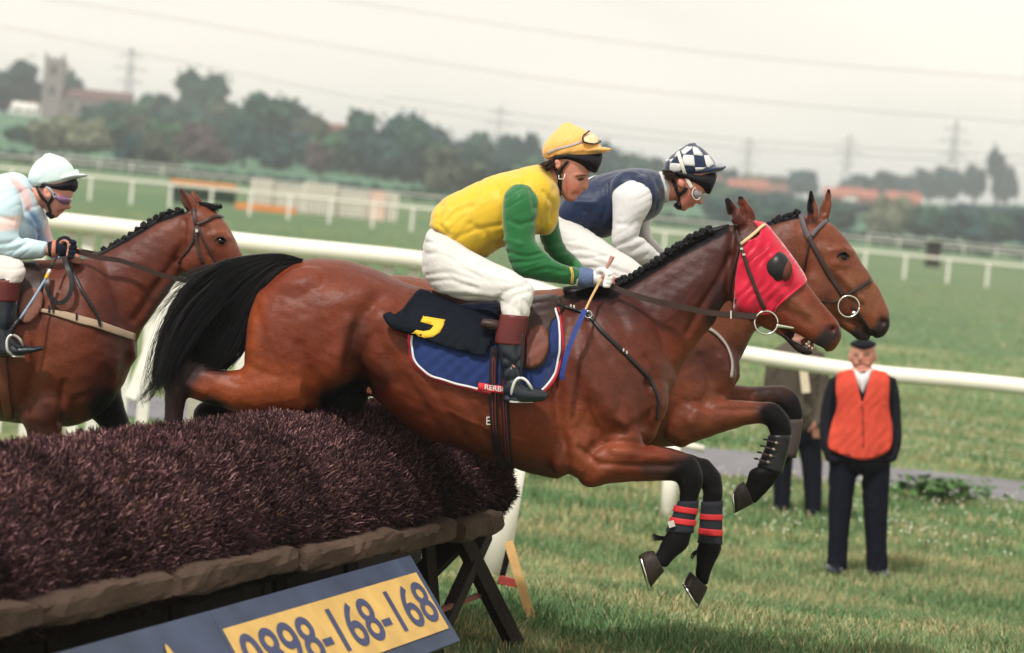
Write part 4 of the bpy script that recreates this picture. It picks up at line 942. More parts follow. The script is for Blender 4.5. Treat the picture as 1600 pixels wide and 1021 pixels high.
stA = [([(935, 600), (925, 640), (940, 670), (930, 700)], 2.2, .0022), ([(960, 560), (968, 600), (985, 640)], 2, .002), ([(1030, 712), (1000, 722), (965, 722)], 2, .0025), ([(1222, 462), (1236, 480), (1245, 500)], 2, .0025), ([(1236, 480), (1256, 488)], 1.8, .002), ([(420, 520), (440, 570), (430, 620)], 2.2, .002), ([(500, 480), (520, 520)], 2.2, .0018), ([(700, 640), (760, 668), (820, 690)], 2.4, .003), ([(1040, 500), (1070, 478), (1095, 440)], 2.2, .0022), ([(905, 640), (890, 680)], 7, .006), ([(1010, 560), (1020, 580), (1018, 600)], 5, -.004),
  # (polyline, radius px, metres)
 ([(868, 560), (872, 640), (880, 700), (888, 745)], 11, -.020), ([(890, 470), (880, 540), (868, 600)], 14, -.010), ([(955, 470), (985, 530), (1015, 590)], 12, -.007), ([(918, 500), (948, 560), (972, 620), (960, 668)], 9, -.007),
 ([(900, 560), (930, 610), (960, 650)], 16, .010), ([(945, 690), (985, 690), (1010, 694)], 6, -.012), ([(930, 700), (960, 680), (985, 670)], 8, -.011), ([(905, 700), (935, 725), (1000, 728), (1050, 728)], 5, -.008), ([(960, 705), (1005, 712), (1050, 716)], 7, .007), ([(910, 735), (930, 715)], 10, .010),
 ([(968, 655), (980, 670), (1000, 672)], 7, .01), ([(1015, 600), (1022, 640), (1005, 665)], 8, -.012), ([(560, 600), (548, 560), (552, 520), (570, 490), (590, 470)], 14, -.020), ([(575, 610), (560, 570), (575, 530)], 8, -.008), ([(590, 480), (610, 520), (600, 570)], 22, .012), ([(500, 640), (520, 590), (535, 545), (548, 505)], 12, .014),
 ([(468, 540), (478, 580), (480, 620)], 9, -.008), ([(397, 470), (410, 520), (408, 560)], 8, -.005), ([(400, 450), (430, 432), (470, 425)], 8, -.006), ([(520, 470), (560, 455)], 22, .008), ([(612, 560), (660, 650)], 16, -.008), ([(700, 640), (760, 670)], 25, .006),
 ([(640, 600), (700, 690)], 6, -.003), ([(680, 610), (735, 690)], 6, -.003), ([(720, 610), (770, 700)], 6, -.0028), ([(590, 520), (620, 600)], 7, -.004), ([(345, 592), (370, 600)], 6, -.003), ([(330, 575), (300, 580), (280, 600)], 8, -.005), ([(320, 612), (290, 600)], 7, .006),
 ([(1075, 520), (1095, 480), (1122, 440), (1140, 400)], 6, -.010), ([(1090, 545), (1110, 505), (1133, 470)], 5, .006), ([(1146, 365), (1140, 410), (1138, 470)], 6, -.012), ([(960, 480), (1040, 450), (1100, 400)], 18, -.004), ([(1000, 520), (1050, 490), (1090, 440)], 20, .006), 
 ([(1138, 476), (1128, 492)], 7, -.012), ([(1186, 390), (1195, 410)], 7, -.006), ([(1205, 402), (1225, 404)], 6, .007), ([(1216, 418)], 9, .012), ([(1212, 450), (1240, 470), (1262, 490)], 5, .006), ([(1205, 470), (1240, 492), (1262, 505)], 6, -.006), ([(1225, 450), (1250, 455)], 8, -.005), ([(1302, 515)], 6.5, -.022), ([(1292, 507), (1295, 522)], 4, .004),
 ([(1222, 517), (1248, 530), (1266, 541), (1284, 550)], 3.5, -.018), ([(1140, 340), (1150, 325)], 4, -.012), ([(1163, 335), (1160, 322)], 4, -.01),
 ([(1080, 715), (1090, 735), (1090, 755)], 8, .003), ([(1063, 725), (1070, 750)], 4, -.005), ([(1070, 790), (1062, 822)], 4, -.004), ([(1100, 730), (1118, 760)], 6, -.003)]
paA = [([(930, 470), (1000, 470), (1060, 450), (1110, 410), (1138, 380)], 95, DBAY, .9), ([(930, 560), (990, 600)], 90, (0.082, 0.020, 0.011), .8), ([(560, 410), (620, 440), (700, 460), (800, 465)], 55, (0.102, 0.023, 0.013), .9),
 ([(395, 470), (388, 530), (395, 590)], 30, OR_, .9), ([(430, 600), (480, 610), (350, 612)], 50, OR_, .8), ([(890, 660), (905, 730), (960, 700)], 42, (0.177, 0.043, 0.018), .8), ([(620, 560), (590, 600), (555, 560), (560, 510)], 34, (0.068, 0.017, 0.010), .9),  # orange light on the rump put into the coat colour
 ([(700, 690), (800, 720), (880, 742)], 26, (0.082, 0.018, 0.012), .9), ([(640, 560), (700, 640), (780, 670)], 60, (0.136, 0.030, 0.014), .8),  # underside shade of the belly painted into the coat
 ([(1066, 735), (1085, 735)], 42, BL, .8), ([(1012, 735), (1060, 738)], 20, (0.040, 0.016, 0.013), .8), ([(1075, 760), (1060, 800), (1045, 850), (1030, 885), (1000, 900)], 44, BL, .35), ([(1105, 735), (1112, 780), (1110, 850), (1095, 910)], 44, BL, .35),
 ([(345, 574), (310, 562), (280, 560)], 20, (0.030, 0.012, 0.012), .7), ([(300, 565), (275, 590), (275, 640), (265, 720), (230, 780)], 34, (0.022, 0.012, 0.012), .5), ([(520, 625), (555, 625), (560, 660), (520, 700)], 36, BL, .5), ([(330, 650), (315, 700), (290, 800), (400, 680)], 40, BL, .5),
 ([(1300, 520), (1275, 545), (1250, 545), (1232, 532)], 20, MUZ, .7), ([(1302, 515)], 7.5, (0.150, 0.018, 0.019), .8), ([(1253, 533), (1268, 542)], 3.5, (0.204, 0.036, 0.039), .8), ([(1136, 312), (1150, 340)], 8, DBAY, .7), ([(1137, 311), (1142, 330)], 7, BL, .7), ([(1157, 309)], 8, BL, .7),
 ([(1190, 375), (1160, 400)], 40, (0.068, 0.017, 0.011), .8), ([(1216, 418)], 12, (0.020, 0.010, 0.010), .7), ([(1240, 470), (1270, 500)], 26, (0.163, 0.051, 0.027), .9), ([(1125, 470), (1110, 500), (1125, 450)], 16, (0.025, 0.010, 0.010), .8), ([(885, 455), (930, 462), (965, 452), (1000, 430), (1060, 393), (1130, 358)], 13, BL, .5)]  # includes shade between cheek and throat, painted dark
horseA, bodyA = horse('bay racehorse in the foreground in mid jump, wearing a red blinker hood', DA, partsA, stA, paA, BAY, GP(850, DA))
BA = bvh(bodyA)
for s in (A_hoof1, A_hoof2, A_hoof3, A_hoof4):
    V, Fc = loft(s, DA, 3, 20, e=.9, round_ends=False); h = meshobj('hoof', V, Fc, HOOF, horseA)
    rp = [(s[-1][0], s[-1][1]), (s[-1][2], s[-1][3])]; c = [(a+b)/2 for a, b in zip(*rp)]; o_ = s[-1][5]
    ax = W(s[-1][0], s[-1][1], DA+o_)-W(s[-1][2], s[-1][3], DA+o_); hl = np.linalg.norm(ax)/2; ax /= 2*hl; cc = W(*c, DA+o_); tip = W(c[0]*2-(s[0][0]+s[0][2])/2, c[1]*2-(s[0][1]+s[0][3])/2, DA+o_)-cc; tip /= np.linalg.norm(tip)
    P = [cc+ax*hl*math.cos(a)+Fv*.05*math.sin(a)+tip*.004 for a in np.linspace(.5, 5.8, 20)]
    V, Fc = tube3(P, .007, 6, 1); meshobj('horseshoe', V, Fc, STEEL, h)
# tail
tg = [[(472, 405), (440, 397), (395, 399), (345, 408), (300, 436), (270, 480), (252, 540), (247, 590), (252, 625)],
      [(472, 406), (440, 401), (395, 406), (350, 424), (310, 458), (282, 500), (265, 545), (256, 590), (262, 615)],
      [(472, 408), (440, 405), (400, 416), (360, 440), (325, 478), (300, 515), (282, 550), (270, 575), (275, 590)],
      [(470, 411), (440, 410), (408, 424), (375, 455), (345, 492), (325, 525), (308, 550), (295, 565), (298, 575)],
      [(468, 415), (440, 416), (415, 435), (392, 465), (370, 500), (352, 535), (335, 558), (320, 572), (318, 578)],
      [(466, 420), (440, 422), (418, 445), (402, 478), (390, 515), (375, 548), (358, 568), (345, 580), (338, 584)]]
V, Fc = loft([(474, 404, 468, 422, .04), (440, 402, 436, 424, .045), (402, 408, 412, 438, .05), (362, 430, 396, 466, .055), (332, 462, 380, 506, .06), (308, 500, 364, 538, .05), (292, 535, 342, 560, .035), (284, 560, 318, 570, .02)], DA-.02, 4, 18)
tailA = meshobj('tail', V, Fc, HAIR, horseA)
hair_strands('tail_hair', tg, 2300, DA-.03, 12, .0021, tailA, 3, dsp=.15, wisp=.25)
hair_strands('tail_wisps', tg[:3], 160, DA-.03, 30, .0012, tailA, 77, dsp=.16, wisp=.6)
hair_strands('tail_wisps', [[(300, 440), (270, 470), (250, 510), (240, 560), (228, 600), (222, 640)], [(290, 500), (262, 540), (250, 580), (240, 605), (225, 622), (215, 640)], [(258, 580), (250, 600), (238, 612), (228, 622), (222, 630), (212, 640)]], 90, DA-.03, 14, .0011, tailA, 9, dsp=.1)
hair_strands('tail_wisps', [[(340, 410), (310, 415), (285, 425), (262, 440), (240, 455), (225, 470)], [(320, 440), (290, 455), (268, 470), (250, 490), (235, 510), (228, 530)]], 40, DA-.03, 12, .001, tailA, 10, dsp=.1)
hair_strands('tail_hair', [[(330, 440), (290, 480), (262, 530), (250, 580), (250, 612)], [(345, 450), (305, 495), (280, 540), (262, 580), (258, 618)], [(360, 470), (325, 510), (298, 545), (278, 572), (268, 600)]], 260, DA-.19, 10, .0018, tailA, 78, dsp=.06)
# mane
V, Fc = loft([(880, 448, 890, 470, .05), (925, 444, 930, 468, .05), (962, 444, 968, 458, .035), (1000, 424, 1006, 438, .028), (1050, 391, 1056, 404, .025), (1100, 361, 1104, 374, .022), (1138, 350, 1140, 358, .015)], DA, 3, 12)
meshobj('mane_root', V, Fc, HAIR, horseA)
plaits([(962, 443), (988, 431), (1010, 418), (1032, 403), (1054, 389), (1076, 376), (1096, 364), (1112, 358)], DA, -.03, 1.25, horseA, 17)
hair_strands('forelock_root', [[(900, 455), (920, 450), (940, 446), (960, 444)], [(900, 470), (920, 466), (940, 458), (962, 450)]], 140, DA-.07, 3, .0022, horseA, 12, seg=6, dsp=.05)
# fetlock tufts
hair_strands('fetlock_hair', [[(1040, 838), (1030, 838), (1022, 836), (1016, 835)], [(1040, 844), (1032, 843), (1026, 843), (1020, 846)]], 60, DA-.13, 3, .0014, horseA, 13, seg=6, dsp=.02)
hair_strands('fetlock_hair', [[(1090, 858), (1084, 862), (1080, 867), (1077, 871)], [(1090, 864), (1086, 868), (1083, 872), (1081, 877)]], 40, DA+.16, 2, .0012, horseA, 14, seg=6, dsp=.02)
# leg wraps
BOOT = mat('dark_grey_neoprene', (.022, .023, .030), .8, .15, .15, 20, .15, 60); RED = mat('red_tape', (.50, .030, .035), .6, .3, .08, 20, .05)
def wrap(name, secs, off, m, k=1.10, parent=None):
    S = [(*((np.array(s[:4])-np.array([(s[0]+s[2])/2, (s[1]+s[3])/2]*2))*k+np.array([(s[0]+s[2])/2, (s[1]+s[3])/2]*2)), s[4]*k+.002, off) for s in secs]
    V, Fc = loft(S, DA, 4, 20, round_ends=False); return meshobj(name, V, Fc, m, parent or horseA)
w1 = wrap('leg_boot', [(1091, 783, 1061, 783, .034), (1088, 800, 1054, 801, .033), (1084, 815, 1047, 818, .034), (1082, 833, 1042, 831, .039)], -.13, BOOT)
w2 = wrap('leg_boot', [(1128, 783, 1097, 784, .036), (1127, 812, 1095, 812, .034), (1127, 838, 1093, 838, .037), (1127, 851, 1091, 848, .041)], .16, BOOT)
for w_, off, L in ((w1, -.13, [[(1089, 795, 1056, 790, .034), (1087, 804, 1053, 799, .034)], [(1086, 813, 1050, 808, .035), (1084, 822, 1047, 817, .036)]]), (w2, .16, [[(1127, 804, 1096, 803, .036), (1127, 813, 1095, 812, .036)], [(1127, 828, 1094, 825, .038), (1127, 838, 1093, 835, .039)]])):
    for s in L: wrap('red_band', s, off, RED, 1.15, w_)
V, Fc = box(W(1049, 819, DA-.175), .013, .004, .013, [RT*.95+UP*.3, Fv, UP*.95-RT*.3]); o = meshobj('buckle', V, Fc, STEEL, w1, sm=False)

# hood
HOOD = mat('red_hood_cloth', (.47, .004, .030), .42, .35, .05, 10, .12, 22, sheen=.3)
hood = cloth('hood', [(1178, 346), (1186, 347), (1197, 350), (1213, 368), (1236, 398), (1252, 421), (1261, 439), (1255, 446), (1240, 458), (1226, 470), (1210, 482), (1204, 490), (1186, 492), (1166, 492), (1148, 490), (1147, 468), (1149, 440), (1153, 412), (1158, 388), (1164, 377), (1178, 373), (1187, 366), (1185, 356)], BA, DA, .005, .003, HOOD, horseA, grid=4, relax=3, wrinkle=.006)
cloth('hood_far_side', [(1178, 346), (1197, 350), (1213, 368), (1236, 398), (1261, 439), (1240, 458), (1204, 490), (1148, 490), (1149, 440), (1158, 388), (1187, 366)], BA, DA, .005, .003, HOOD, horseA, grid=9, side=-1, relax=3)
BHD = bvh(bodyA, hood)
strap('hood_seam', [(1166, 410), (1190, 392), (1215, 372)], 1.2, BHD, DA, .005, .0015, HOOD, hood); strap('hood_hem', [(1261, 439), (1240, 457), (1212, 480), (1204, 490), (1148, 490)], 3, BHD, DA, .005, .002, HOOD, hood)
for sd_ in (-1, 1):
    V, Fc = blob(1214, 418, 21, 25, .050, DA+sd_*.078, 8, 20); cp = meshobj('blinker_cup', V, Fc, BLK, horseA)
V, Fc = blob(1228, 424, 10, 17, .040, DA-.086, 8, 16); meshobj('blinker_opening', V, Fc, mat('brown_felt', (.10, .035, .025), .8, .2, .2), horseA)
# nostril flesh rim and eye are sculpted above; teeth
V, Fc = join([blob(1260+i*4.5, 538+i*3.2, 1.7, 2.0, .005, DA-.028) for i in range(3)]); meshobj('teeth', V, Fc, mat('ivory', (.5, .42, .3), .4, .4), horseA)

# ---------------- bridle (front horse) ------------------------------------
def pt(B, x, y, d, off=.01): return cast(B, x, y, d, off)[0]
brA = empty('bridle', tuple(W(1170, 440, DA-.12)), 'brown leather bridle with large ring bit on the horse in the red hood', 'bridle')
strap('headpiece', [(1150, 350), (1153, 368), (1158, 384)], 7, BHD, DA, .006, .004, LEA, brA)
strap('browband', [(1158, 383), (1172, 372), (1186, 360), (1199, 350)], 5, BHD, DA, .009, .005, IVR, brA)
strap('cheekpiece', [(1158, 384), (1165, 405), (1174, 436), (1184, 462), (1194, 482)], 6, BHD, DA, .009, .005, LEA, brA)
strap('throat_lash', [(1156, 386), (1150, 410), (1143, 445), (1133, 478)], 3.5, BHD, DA, .006, .004, LEA, brA)
strap('noseband', [(1150, 492), (1170, 490), (1184, 492)], 7, BHD, DA, .009, .005, LEA, brA)
for (x, y) in ((1161, 391), (1163, 397)):
    c = pt(BHD, x, y, DA, .014); V, Fc = box(c, .006, .003, .004, [RT, Fv, UP]); meshobj('buckle', V, Fc, STEEL, brA, sm=False)
ring3(pt(BHD, 1198, 498, DA, .03), 18.0*DA/FPX, .0042, STEEL, 'bit_ring', brA)
a = pt(BHD, 1213, 502, DA, .028); b = pt(BHD, 1240, 510, DA, .018); V, Fc = tube3([a, a*.5+b*.5, b], [.009, .007, .005], 8, 3); meshobj('bit_mouthpiece', V, Fc, STEEL, brA)
rn = empty('reins', tuple(W(1050, 480, DA-.17)), 'dark leather reins from the yellow jockey\'s hands to the ring bit', 'reins')
def ribbon(name, P, hw, th, m, parent, up=None):
    P = cr_interp(np.array(P, float), 8); T = np.gradient(P, axis=0); V = []; n = len(P)
    for p, t in zip(P, T):
        t = t/np.linalg.norm(t); u = np.cross(t, Fv); u /= np.linalg.norm(u); f = np.cross(u, t)
        V += [p-u*hw-f*th, p+u*hw-f*th, p+u*hw+f*th, p-u*hw+f*th]
    Fc = [(i*4+j, i*4+(j+1) % 4, i*4+4+(j+1) % 4, i*4+4+j) for i in range(n-1) for j in range(4)]+[(3, 2, 1, 0), (n*4-4, n*4-3, n*4-2, n*4-1)]
    return meshobj(name, np.array(V), Fc, m, parent, sm=False)
R1 = [W(953, 446, DA-.15), W(980, 458, DA-.17), W(1020, 470, DA-.19), W(1070, 481, DA-.17), W(1110, 489, DA-.15), W(1145, 492, DA-.14), W(1182, 495, DA-.14)]
ribbon('rein', R1, .0115, .003, LEA, rn); ribbon('rein', [p+Fv*.30 for p in R1], .0115, .003, LEA, rn)
c = W(1142, 492, DA-.155); V, Fc = box(c, .003, .005, .016, [RT, Fv, UP]); meshobj('rein_stop', V, Fc, STEEL, rn, sm=False)

# ---------------- saddle, cloths, girth -----------------------------------
NAVY = mat('quilted_navy_cloth', (.012, .028, .115), .85, .25, .12, 40, .2, 70, sheen=.3); CRD = mat('crimson_binding', (.42, .02, .04), .7, .3, .08); WHT = mat('white_binding', (.66, .62, .62), .7, .3, .05)
# saddle cloth
sc_poly = [(648, 500), (700, 480), (790, 470), (868, 472), (872, 490), (876, 520), (877, 550), (872, 580), (860, 600), (846, 614), (800, 618), (762, 614), (720, 603), (690, 594), (665, 584), (648, 568), (640, 545), (639, 525)]
t_sc = empty('saddle_cloth', tuple(W(760, 540, DA-.35)), 'quilted navy saddle cloth with crimson and white binding under the black number cloth', 'saddle cloth')
sco = cloth('quilted_cloth', sc_poly, BA, DA, .010, .007, NAVY, t_sc, grid=6, relax=2)
# quilting: diamond pillows pressed by stitched lines
P, fq = ob_bvh[sco.name]; x, y, dd = proj(P); q = np.abs(np.sin((x+y*1.1)*.125))*np.abs(np.sin((x-y*1.1)*.125)); P2 = P-Fv*(q**.5*.010)[:, None]
sco.data.vertices.foreach_set('co', (P2-np.array(parent_loc(t_sc))).astype(np.float32).ravel()); sco.data.update(); ob_bvh[sco.name] = (P2, fq)
BS = bvh(bodyA, sco)
rim = [(869, 478), (874, 500), (878, 530), (876, 562), (868, 588), (856, 604), (842, 618)]; rim2 = [(768, 615), (730, 606), (690, 595), (664, 584), (647, 567), (640, 545), (640, 522), (646, 505)]
for rr in (rim, rim2):
    c_ = np.array([760, 540.0]); ins = [tuple(np.array(p)+(c_-np.array(p))*.028) for p in rr]
    strap('crimson_binding', rr, 5, BS, DA, .006, .004, CRD, t_sc); strap('white_binding', ins, 3.2, BS, DA, .008, .0045, WHT, t_sc)
lab = cloth('maker_label', [(748, 598), (796, 605), (795, 617), (746, 610)], BS, DA, .017, .002, RED, t_sc, grid=5, cyc=False)
def flat_text(s, x0, y0, x1, y1, hgt, B, d, off, m, name, parent, depth_fn=None):
    P, Fq = text(s, 1.0, m, name); a0, a1 = P[:, 0].min(), P[:, 0].max(); b0, b1 = P[:, 1].min(), P[:, 1].max(); V = []
    for p in P:
        u = (p[0]-a0)/(a1-a0); v = (p[1]-b0)/(b1-b0); x = x0+(x1-x0)*u+v*hgt*(y1-y0)/(x1-x0)*.5; y = y0+(y1-y0)*u-v*hgt; V.append(cast(B, x, y, d, off)[0])
    return meshobj(name, np.array(V), Fq, m, parent, sm=False)
flat_text('RERBO', 757, 608.5, 793, 614, 8, bvh(lab), DA, .003, WHT, 'lettering', t_sc)
# number cloth
NUMC = mat('black_number_cloth', (.005, .007, .012), .7, .12, .1, 20, .12, 25)
t_nc = empty('number_cloth', tuple(W(690, 500, DA-.35)), 'black number cloth with a yellow 7, flapping behind the saddle', 'number cloth')
nc = cloth('cloth', [(655, 453), (668, 456), (700, 470), (735, 482), (765, 486), (782, 500), (778, 522), (766, 540), (755, 556), (725, 550), (695, 542), (660, 530), (632, 519), (612, 508), (604, 494), (615, 492), (630, 482), (642, 466)], BS, DA, .024, .004, NUMC, t_nc, grid=6, relax=5, wrinkle=.005)
V, Fc = loft([(598, 494, 612, 488, .008, -.33), (606, 508, 624, 500, .010, -.345), (622, 518, 640, 508, .010, -.35), (640, 522, 652, 512, .006, -.35)], DA, 3, 10); meshobj('turned_corner', V, Fc, NUMC, t_nc)
BNC = bvh(nc)
YEL = mat('yellow_numeral', (.66, .40, .03), .6, .3, .06, 10, .05)
cloth('numeral', [(661, 494), (696, 500), (693, 509), (687, 520), (676, 527), (655, 529), (643, 527), (632, 520), (638, 515), (651, 516), (662, 518), (672, 516), (678, 509), (657, 503)], BNC, DA, .0045, .002, YEL, t_nc, grid=5, cyc=False, relax=0)
# saddle
t_sd = empty('saddle', tuple(W(800, 480, DA-.3)), 'small dark brown racing saddle under the yellow jockey', 'saddle')
sad = organic('saddle_tree', [loft([(672, 452, 678, 468, .11), (700, 462, 705, 484, .15), (745, 472, 750, 492, .18), (790, 470, 795, 500, .20), (835, 462, 838, 500, .20), (866, 460, 870, 492, .18), (884, 470, 880, 484, .10)], DA, 4, 22)], .008, LEA, t_sd, 4)
BSD = bvh(bodyA, sco, sad)
fl = cloth('saddle_flap', [(778, 488), (800, 478), (840, 470), (868, 468), (881, 478), (874, 492), (862, 502), (858, 520), (858, 545), (850, 568), (836, 578), (820, 576), (812, 560), (800, 540), (782, 520)], BSD, DA, .014, .006, LEA, t_sd, grid=6, relax=3)
TAN = mat('tan_leather', (.13, .042, .028), .45, .45, .2, 20, .15, 60)
BFL = bvh(bodyA, sco, sad, fl, nc)
cloth('knee_roll', [(824, 520), (842, 508), (855, 520), (856, 545), (846, 566), (832, 574), (822, 570), (822, 545)], BFL, DA, .012, .008, TAN, t_sd, grid=6, relax=3)
V, Fc = loft([(755, 498, 752, 512, .02, -.34), (772, 500, 768, 516, .022, -.345), (785, 504, 780, 518, .015, -.345)], DA, 3, 12); meshobj('skirt_roll', V, Fc, LEA, t_sd)
BGT = bvh(bodyA, sco, nc)
gm = mat('girth_webbing', (.014, .010, .012), .75, .3, .2, 30, .2, 80); gr = mat('girth_stripe', (.16, .03, .03), .7, .3)
strap('girth', [(771, 545), (770, 590), (771, 640), (776, 690), (784, 724)], 12, BGT, DA, .014, .005, gm, t_sd)
strap('girth', [(788, 560), (788, 600), (790, 650), (794, 700), (798, 728)], 12, BGT, DA, .014, .005, gm, t_sd)
for x in (769, 773, 786, 790): strap('girth_stripe', [(x, 560), (x, 600), (x+1, 650), (x+8, 716)], 1.3, BGT, DA, .020, .002, gr, t_sd)
V, Fc = join([box(pt(BGT, 764, 656, DA, .012)+UP*dy, .006, .003, .002, [RT, Fv, UP]) for dy in (-.014, 0, .014)]+[box(pt(BGT, 761, 656, DA, .012), .002, .003, .016, [RT, Fv, UP])]); meshobj('girth_buckle', V, Fc, STEEL, t_sd, sm=False)
# breast girth / martingale
t_bg = empty('breastplate', tuple(W(960, 540, DA-.3)), 'thin black leather breastplate strap across the shoulder of the hooded horse', 'harness')
strap('shoulder_strap', [(868, 476), (885, 482), (906, 488), (918, 492), (940, 518), (968, 545), (1000, 578), (1018, 598), (1028, 625), (1025, 655)], [4, 5, 5, 5, 5.5, 5.5, 5.5, 5.5, 5, 4], BSD, DA, .007, .005, BLK, t_bg)
ring3(pt(BSD, 920, 494, DA, .018), .014, .0028, STEEL, 'ring', t_bg)
for (x, y) in ((893, 482), (899, 483), (973, 548), (978, 552)): V, Fc = box(pt(BSD, x, y, DA, .014), .003, .003, .006, [RT, Fv, UP]); meshobj('buckle', V, Fc, STEEL, t_bg, sm=False)

# ---------------- far horse ------------------------------------------------
DB = 13.95
B_body = [(560, 450, 556, 540, .12), (585, 436, 570, 600, .2), (620, 430, 610, 645, .27), (680, 438, 670, 655, .28), (740, 450, 740, 660, .28), (810, 455, 815, 690, .29), (880, 450, 890, 705, .29), (950, 445, 960, 705, .28), (1010, 440, 1030, 700, .26), (1062, 440, 1085, 692, .22), (1110, 460, 1120, 665, .17), (1140, 520, 1143, 610, .10)]
B_neck = [(1000, 442, 1120, 640, .17), (1060, 420, 1146, 590, .14), (1110, 400, 1160, 556, .115), (1155, 376, 1183, 515, .10), (1200, 352, 1218, 500, .088), (1235, 338, 1246, 488, .078), (1256, 334, 1262, 470, .065)]
B_head = [(1254, 336, 1250, 445, .082), (1283, 343, 1262, 478, .10), (1305, 354, 1280, 497, .104), (1325, 377, 1302, 503, .098), (1345, 408, 1318, 506, .082), (1361, 432, 1334, 512, .066), (1376, 456, 1345, 520, .056), (1387, 482, 1358, 528, .052), (1392, 500, 1372, 529, .036)]
B_jaw = [(1285, 480, 1290, 502, .05), (1312, 494, 1314, 512, .042), (1330, 505, 1328, 522, .036), (1344, 515, 1342, 532, .032), (1358, 524, 1356, 533, .022)]
B_fore = [(1075, 600, 1040, 690, .10, -.14), (1095, 620, 1062, 700, .10, -.16), (1136, 624, 1084, 692, .085, -.16), (1175, 627, 1130, 676, .065, -.15), (1208, 629, 1172, 664, .052, -.14), (1226, 642, 1195, 664, .05, -.14), (1236, 662, 1202, 675, .046, -.14), (1236, 684, 1202, 686, .037, -.14), (1229, 710, 1194, 704, .034, -.14), (1220, 738, 1186, 727, .036, -.14), (1219, 745, 1171, 735, .042, -.14), (1202, 765, 1166, 752, .034, -.14), (1188, 780, 1162, 764, .032, -.14), (1180, 787, 1158, 768, .034, -.14)]
B_hoof = [(1177, 787, 1162, 752, .046, -.14), (1166, 793, 1153, 758, .05, -.14), (1149, 802, 1146, 768, .054, -.14)]
B_fore2 = [(1080, 590, 1060, 680, .09, .15), (1140, 600, 1110, 655, .075, .15), (1190, 604, 1160, 640, .06, .15), (1222, 602, 1205, 636, .052, .15), (1243, 614, 1218, 644, .05, .15), (1254, 638, 1222, 652, .045, .15), (1252, 662, 1224, 664, .036, .15), (1247, 690, 1218, 688, .034, .15), (1240, 715, 1212, 712, .036, .15), (1225, 732, 1200, 722, .034, .15), (1212, 745, 1192, 730, .034, .15)]
B_hind = [(640, 500, 570, 600, .12, -.13), (600, 590, 560, 650, .11, -.14), (560, 600, 545, 670, .08, -.14), (520, 620, 505, 690, .06, -.14), (480, 640, 478, 700, .05, -.14), (455, 660, 470, 712, .046, -.14), (450, 720, 476, 724, .034, -.14), (444, 770, 470, 772, .034, -.14), (425, 800, 452, 808, .036, -.14)]
partsB = [loft(B_body, DB, 5, 32, e=.92), loft(B_neck, DB, 5, 26), loft(B_head, DB, 4, 24, e=.85), loft(B_jaw, DB, 3, 14)]+[loft(s, DB, 4, 16) for s in (B_fore, B_fore2, B_hind, mirror_off(B_hind, -1, 24, 20))]
partsB += [ear(1262, 350, 1280, 350, 1267, 299, DB, -.055, .034), ear(1278, 344, 1296, 342, 1295, 297, DB, .055, .034), blob(1070, 610, 50, 70, .1, DB-.14, -10), blob(1110, 580, 40, 60, .1, DB-.08), blob(1276, 450, 24, 32, .035, DB-.078), blob(1380, 503, 12, 13, .02, DB-.037), blob(1380, 503, 12, 13, .02, DB+.037)]
stB = [([(1316, 401)], 9, .008), ([(1300, 392), (1318, 388), (1330, 395)], 5, .007), ([(1303, 412), (1322, 416)], 5, .005), ([(1280, 375), (1300, 380)], 8, -.005), ([(1312, 430), (1328, 446), (1345, 468)], 5, .007), ([(1298, 430), (1318, 455), (1340, 480)], 7, -.006), ([(1255, 350), (1256, 400), (1250, 450)], 6, -.010),
  ([(1381, 504)], 7, -.022), ([(1322, 497), (1345, 510), (1362, 526)], 3.5, -.016), ([(1266, 340), (1268, 318)], 5, -.014), ([(1288, 330), (1292, 312)], 5, -.012), ([(1096, 560), (1110, 600), (1100, 630)], 9, -.008), ([(1085, 628), (1120, 640), (1180, 640)], 5, -.007), ([(1130, 560), (1140, 590)], 8, .006), ([(1090, 640), (1078, 660)], 10, .01)]
paB = [([(1000, 470), (1200, 400)], 80, (0.082, 0.020, 0.012), .9), ([(1090, 560), (1150, 560)], 60, (0.068, 0.017, 0.011), .9), ([(1080, 640), (1140, 640)], 40, (0.136, 0.034, 0.016), .8), ([(1200, 645), (1222, 640)], 30, BL, .8), ([(1225, 660), (1215, 710), (1190, 745), (1160, 775)], 40, BL, .4), ([(1240, 625), (1238, 680), (1220, 730)], 34, BL, .5), ([(1190, 612), (1225, 612)], 26, (0.030, 0.014, 0.012), .9),
  ([(1385, 505), (1365, 528), (1340, 526)], 20, MUZ, .75), ([(1381, 504)], 6, (0.070, 0.030, 0.030), .8), ([(1266, 300), (1266, 330)], 9, BL, .6), ([(1263, 345), (1272, 345)], 9, DBAY, .8), ([(1295, 299)], 7, BL, .8), ([(1330, 440), (1365, 470)], 34, (0.170, 0.060, 0.029), .9), ([(1300, 440), (1280, 470)], 30, (0.116, 0.033, 0.018), .9), ([(1316, 401)], 12, (0.030, 0.015, 0.012), .8), ([(1208, 345), (1250, 335)], 9, BL, .5), ([(500, 690), (460, 720), (440, 790)], 40, BL, .5)]
horseB, bodyB = horse('bay racehorse on the far side, jumping level with the hooded horse, with its head bare but for a bridle', DB, partsB, stB, paB, (.135, .036, .016), GP(900, DB))
horseB['label'] = 'bay racehorse jumping just behind the hooded one, its eye and brown face uncovered'
BB = bvh(bodyB)
V, Fc = loft(B_hoof, DB, 3, 20, e=.9, round_ends=False); h = meshobj('hoof', V, Fc, HOOF, horseB)
V, Fc = loft([(1212, 747, 1190, 728, .045, .15), (1198, 758, 1178, 740, .054, .15)], DB, 3, 18, round_ends=False); meshobj('hoof', V, Fc, HOOF, horseB)
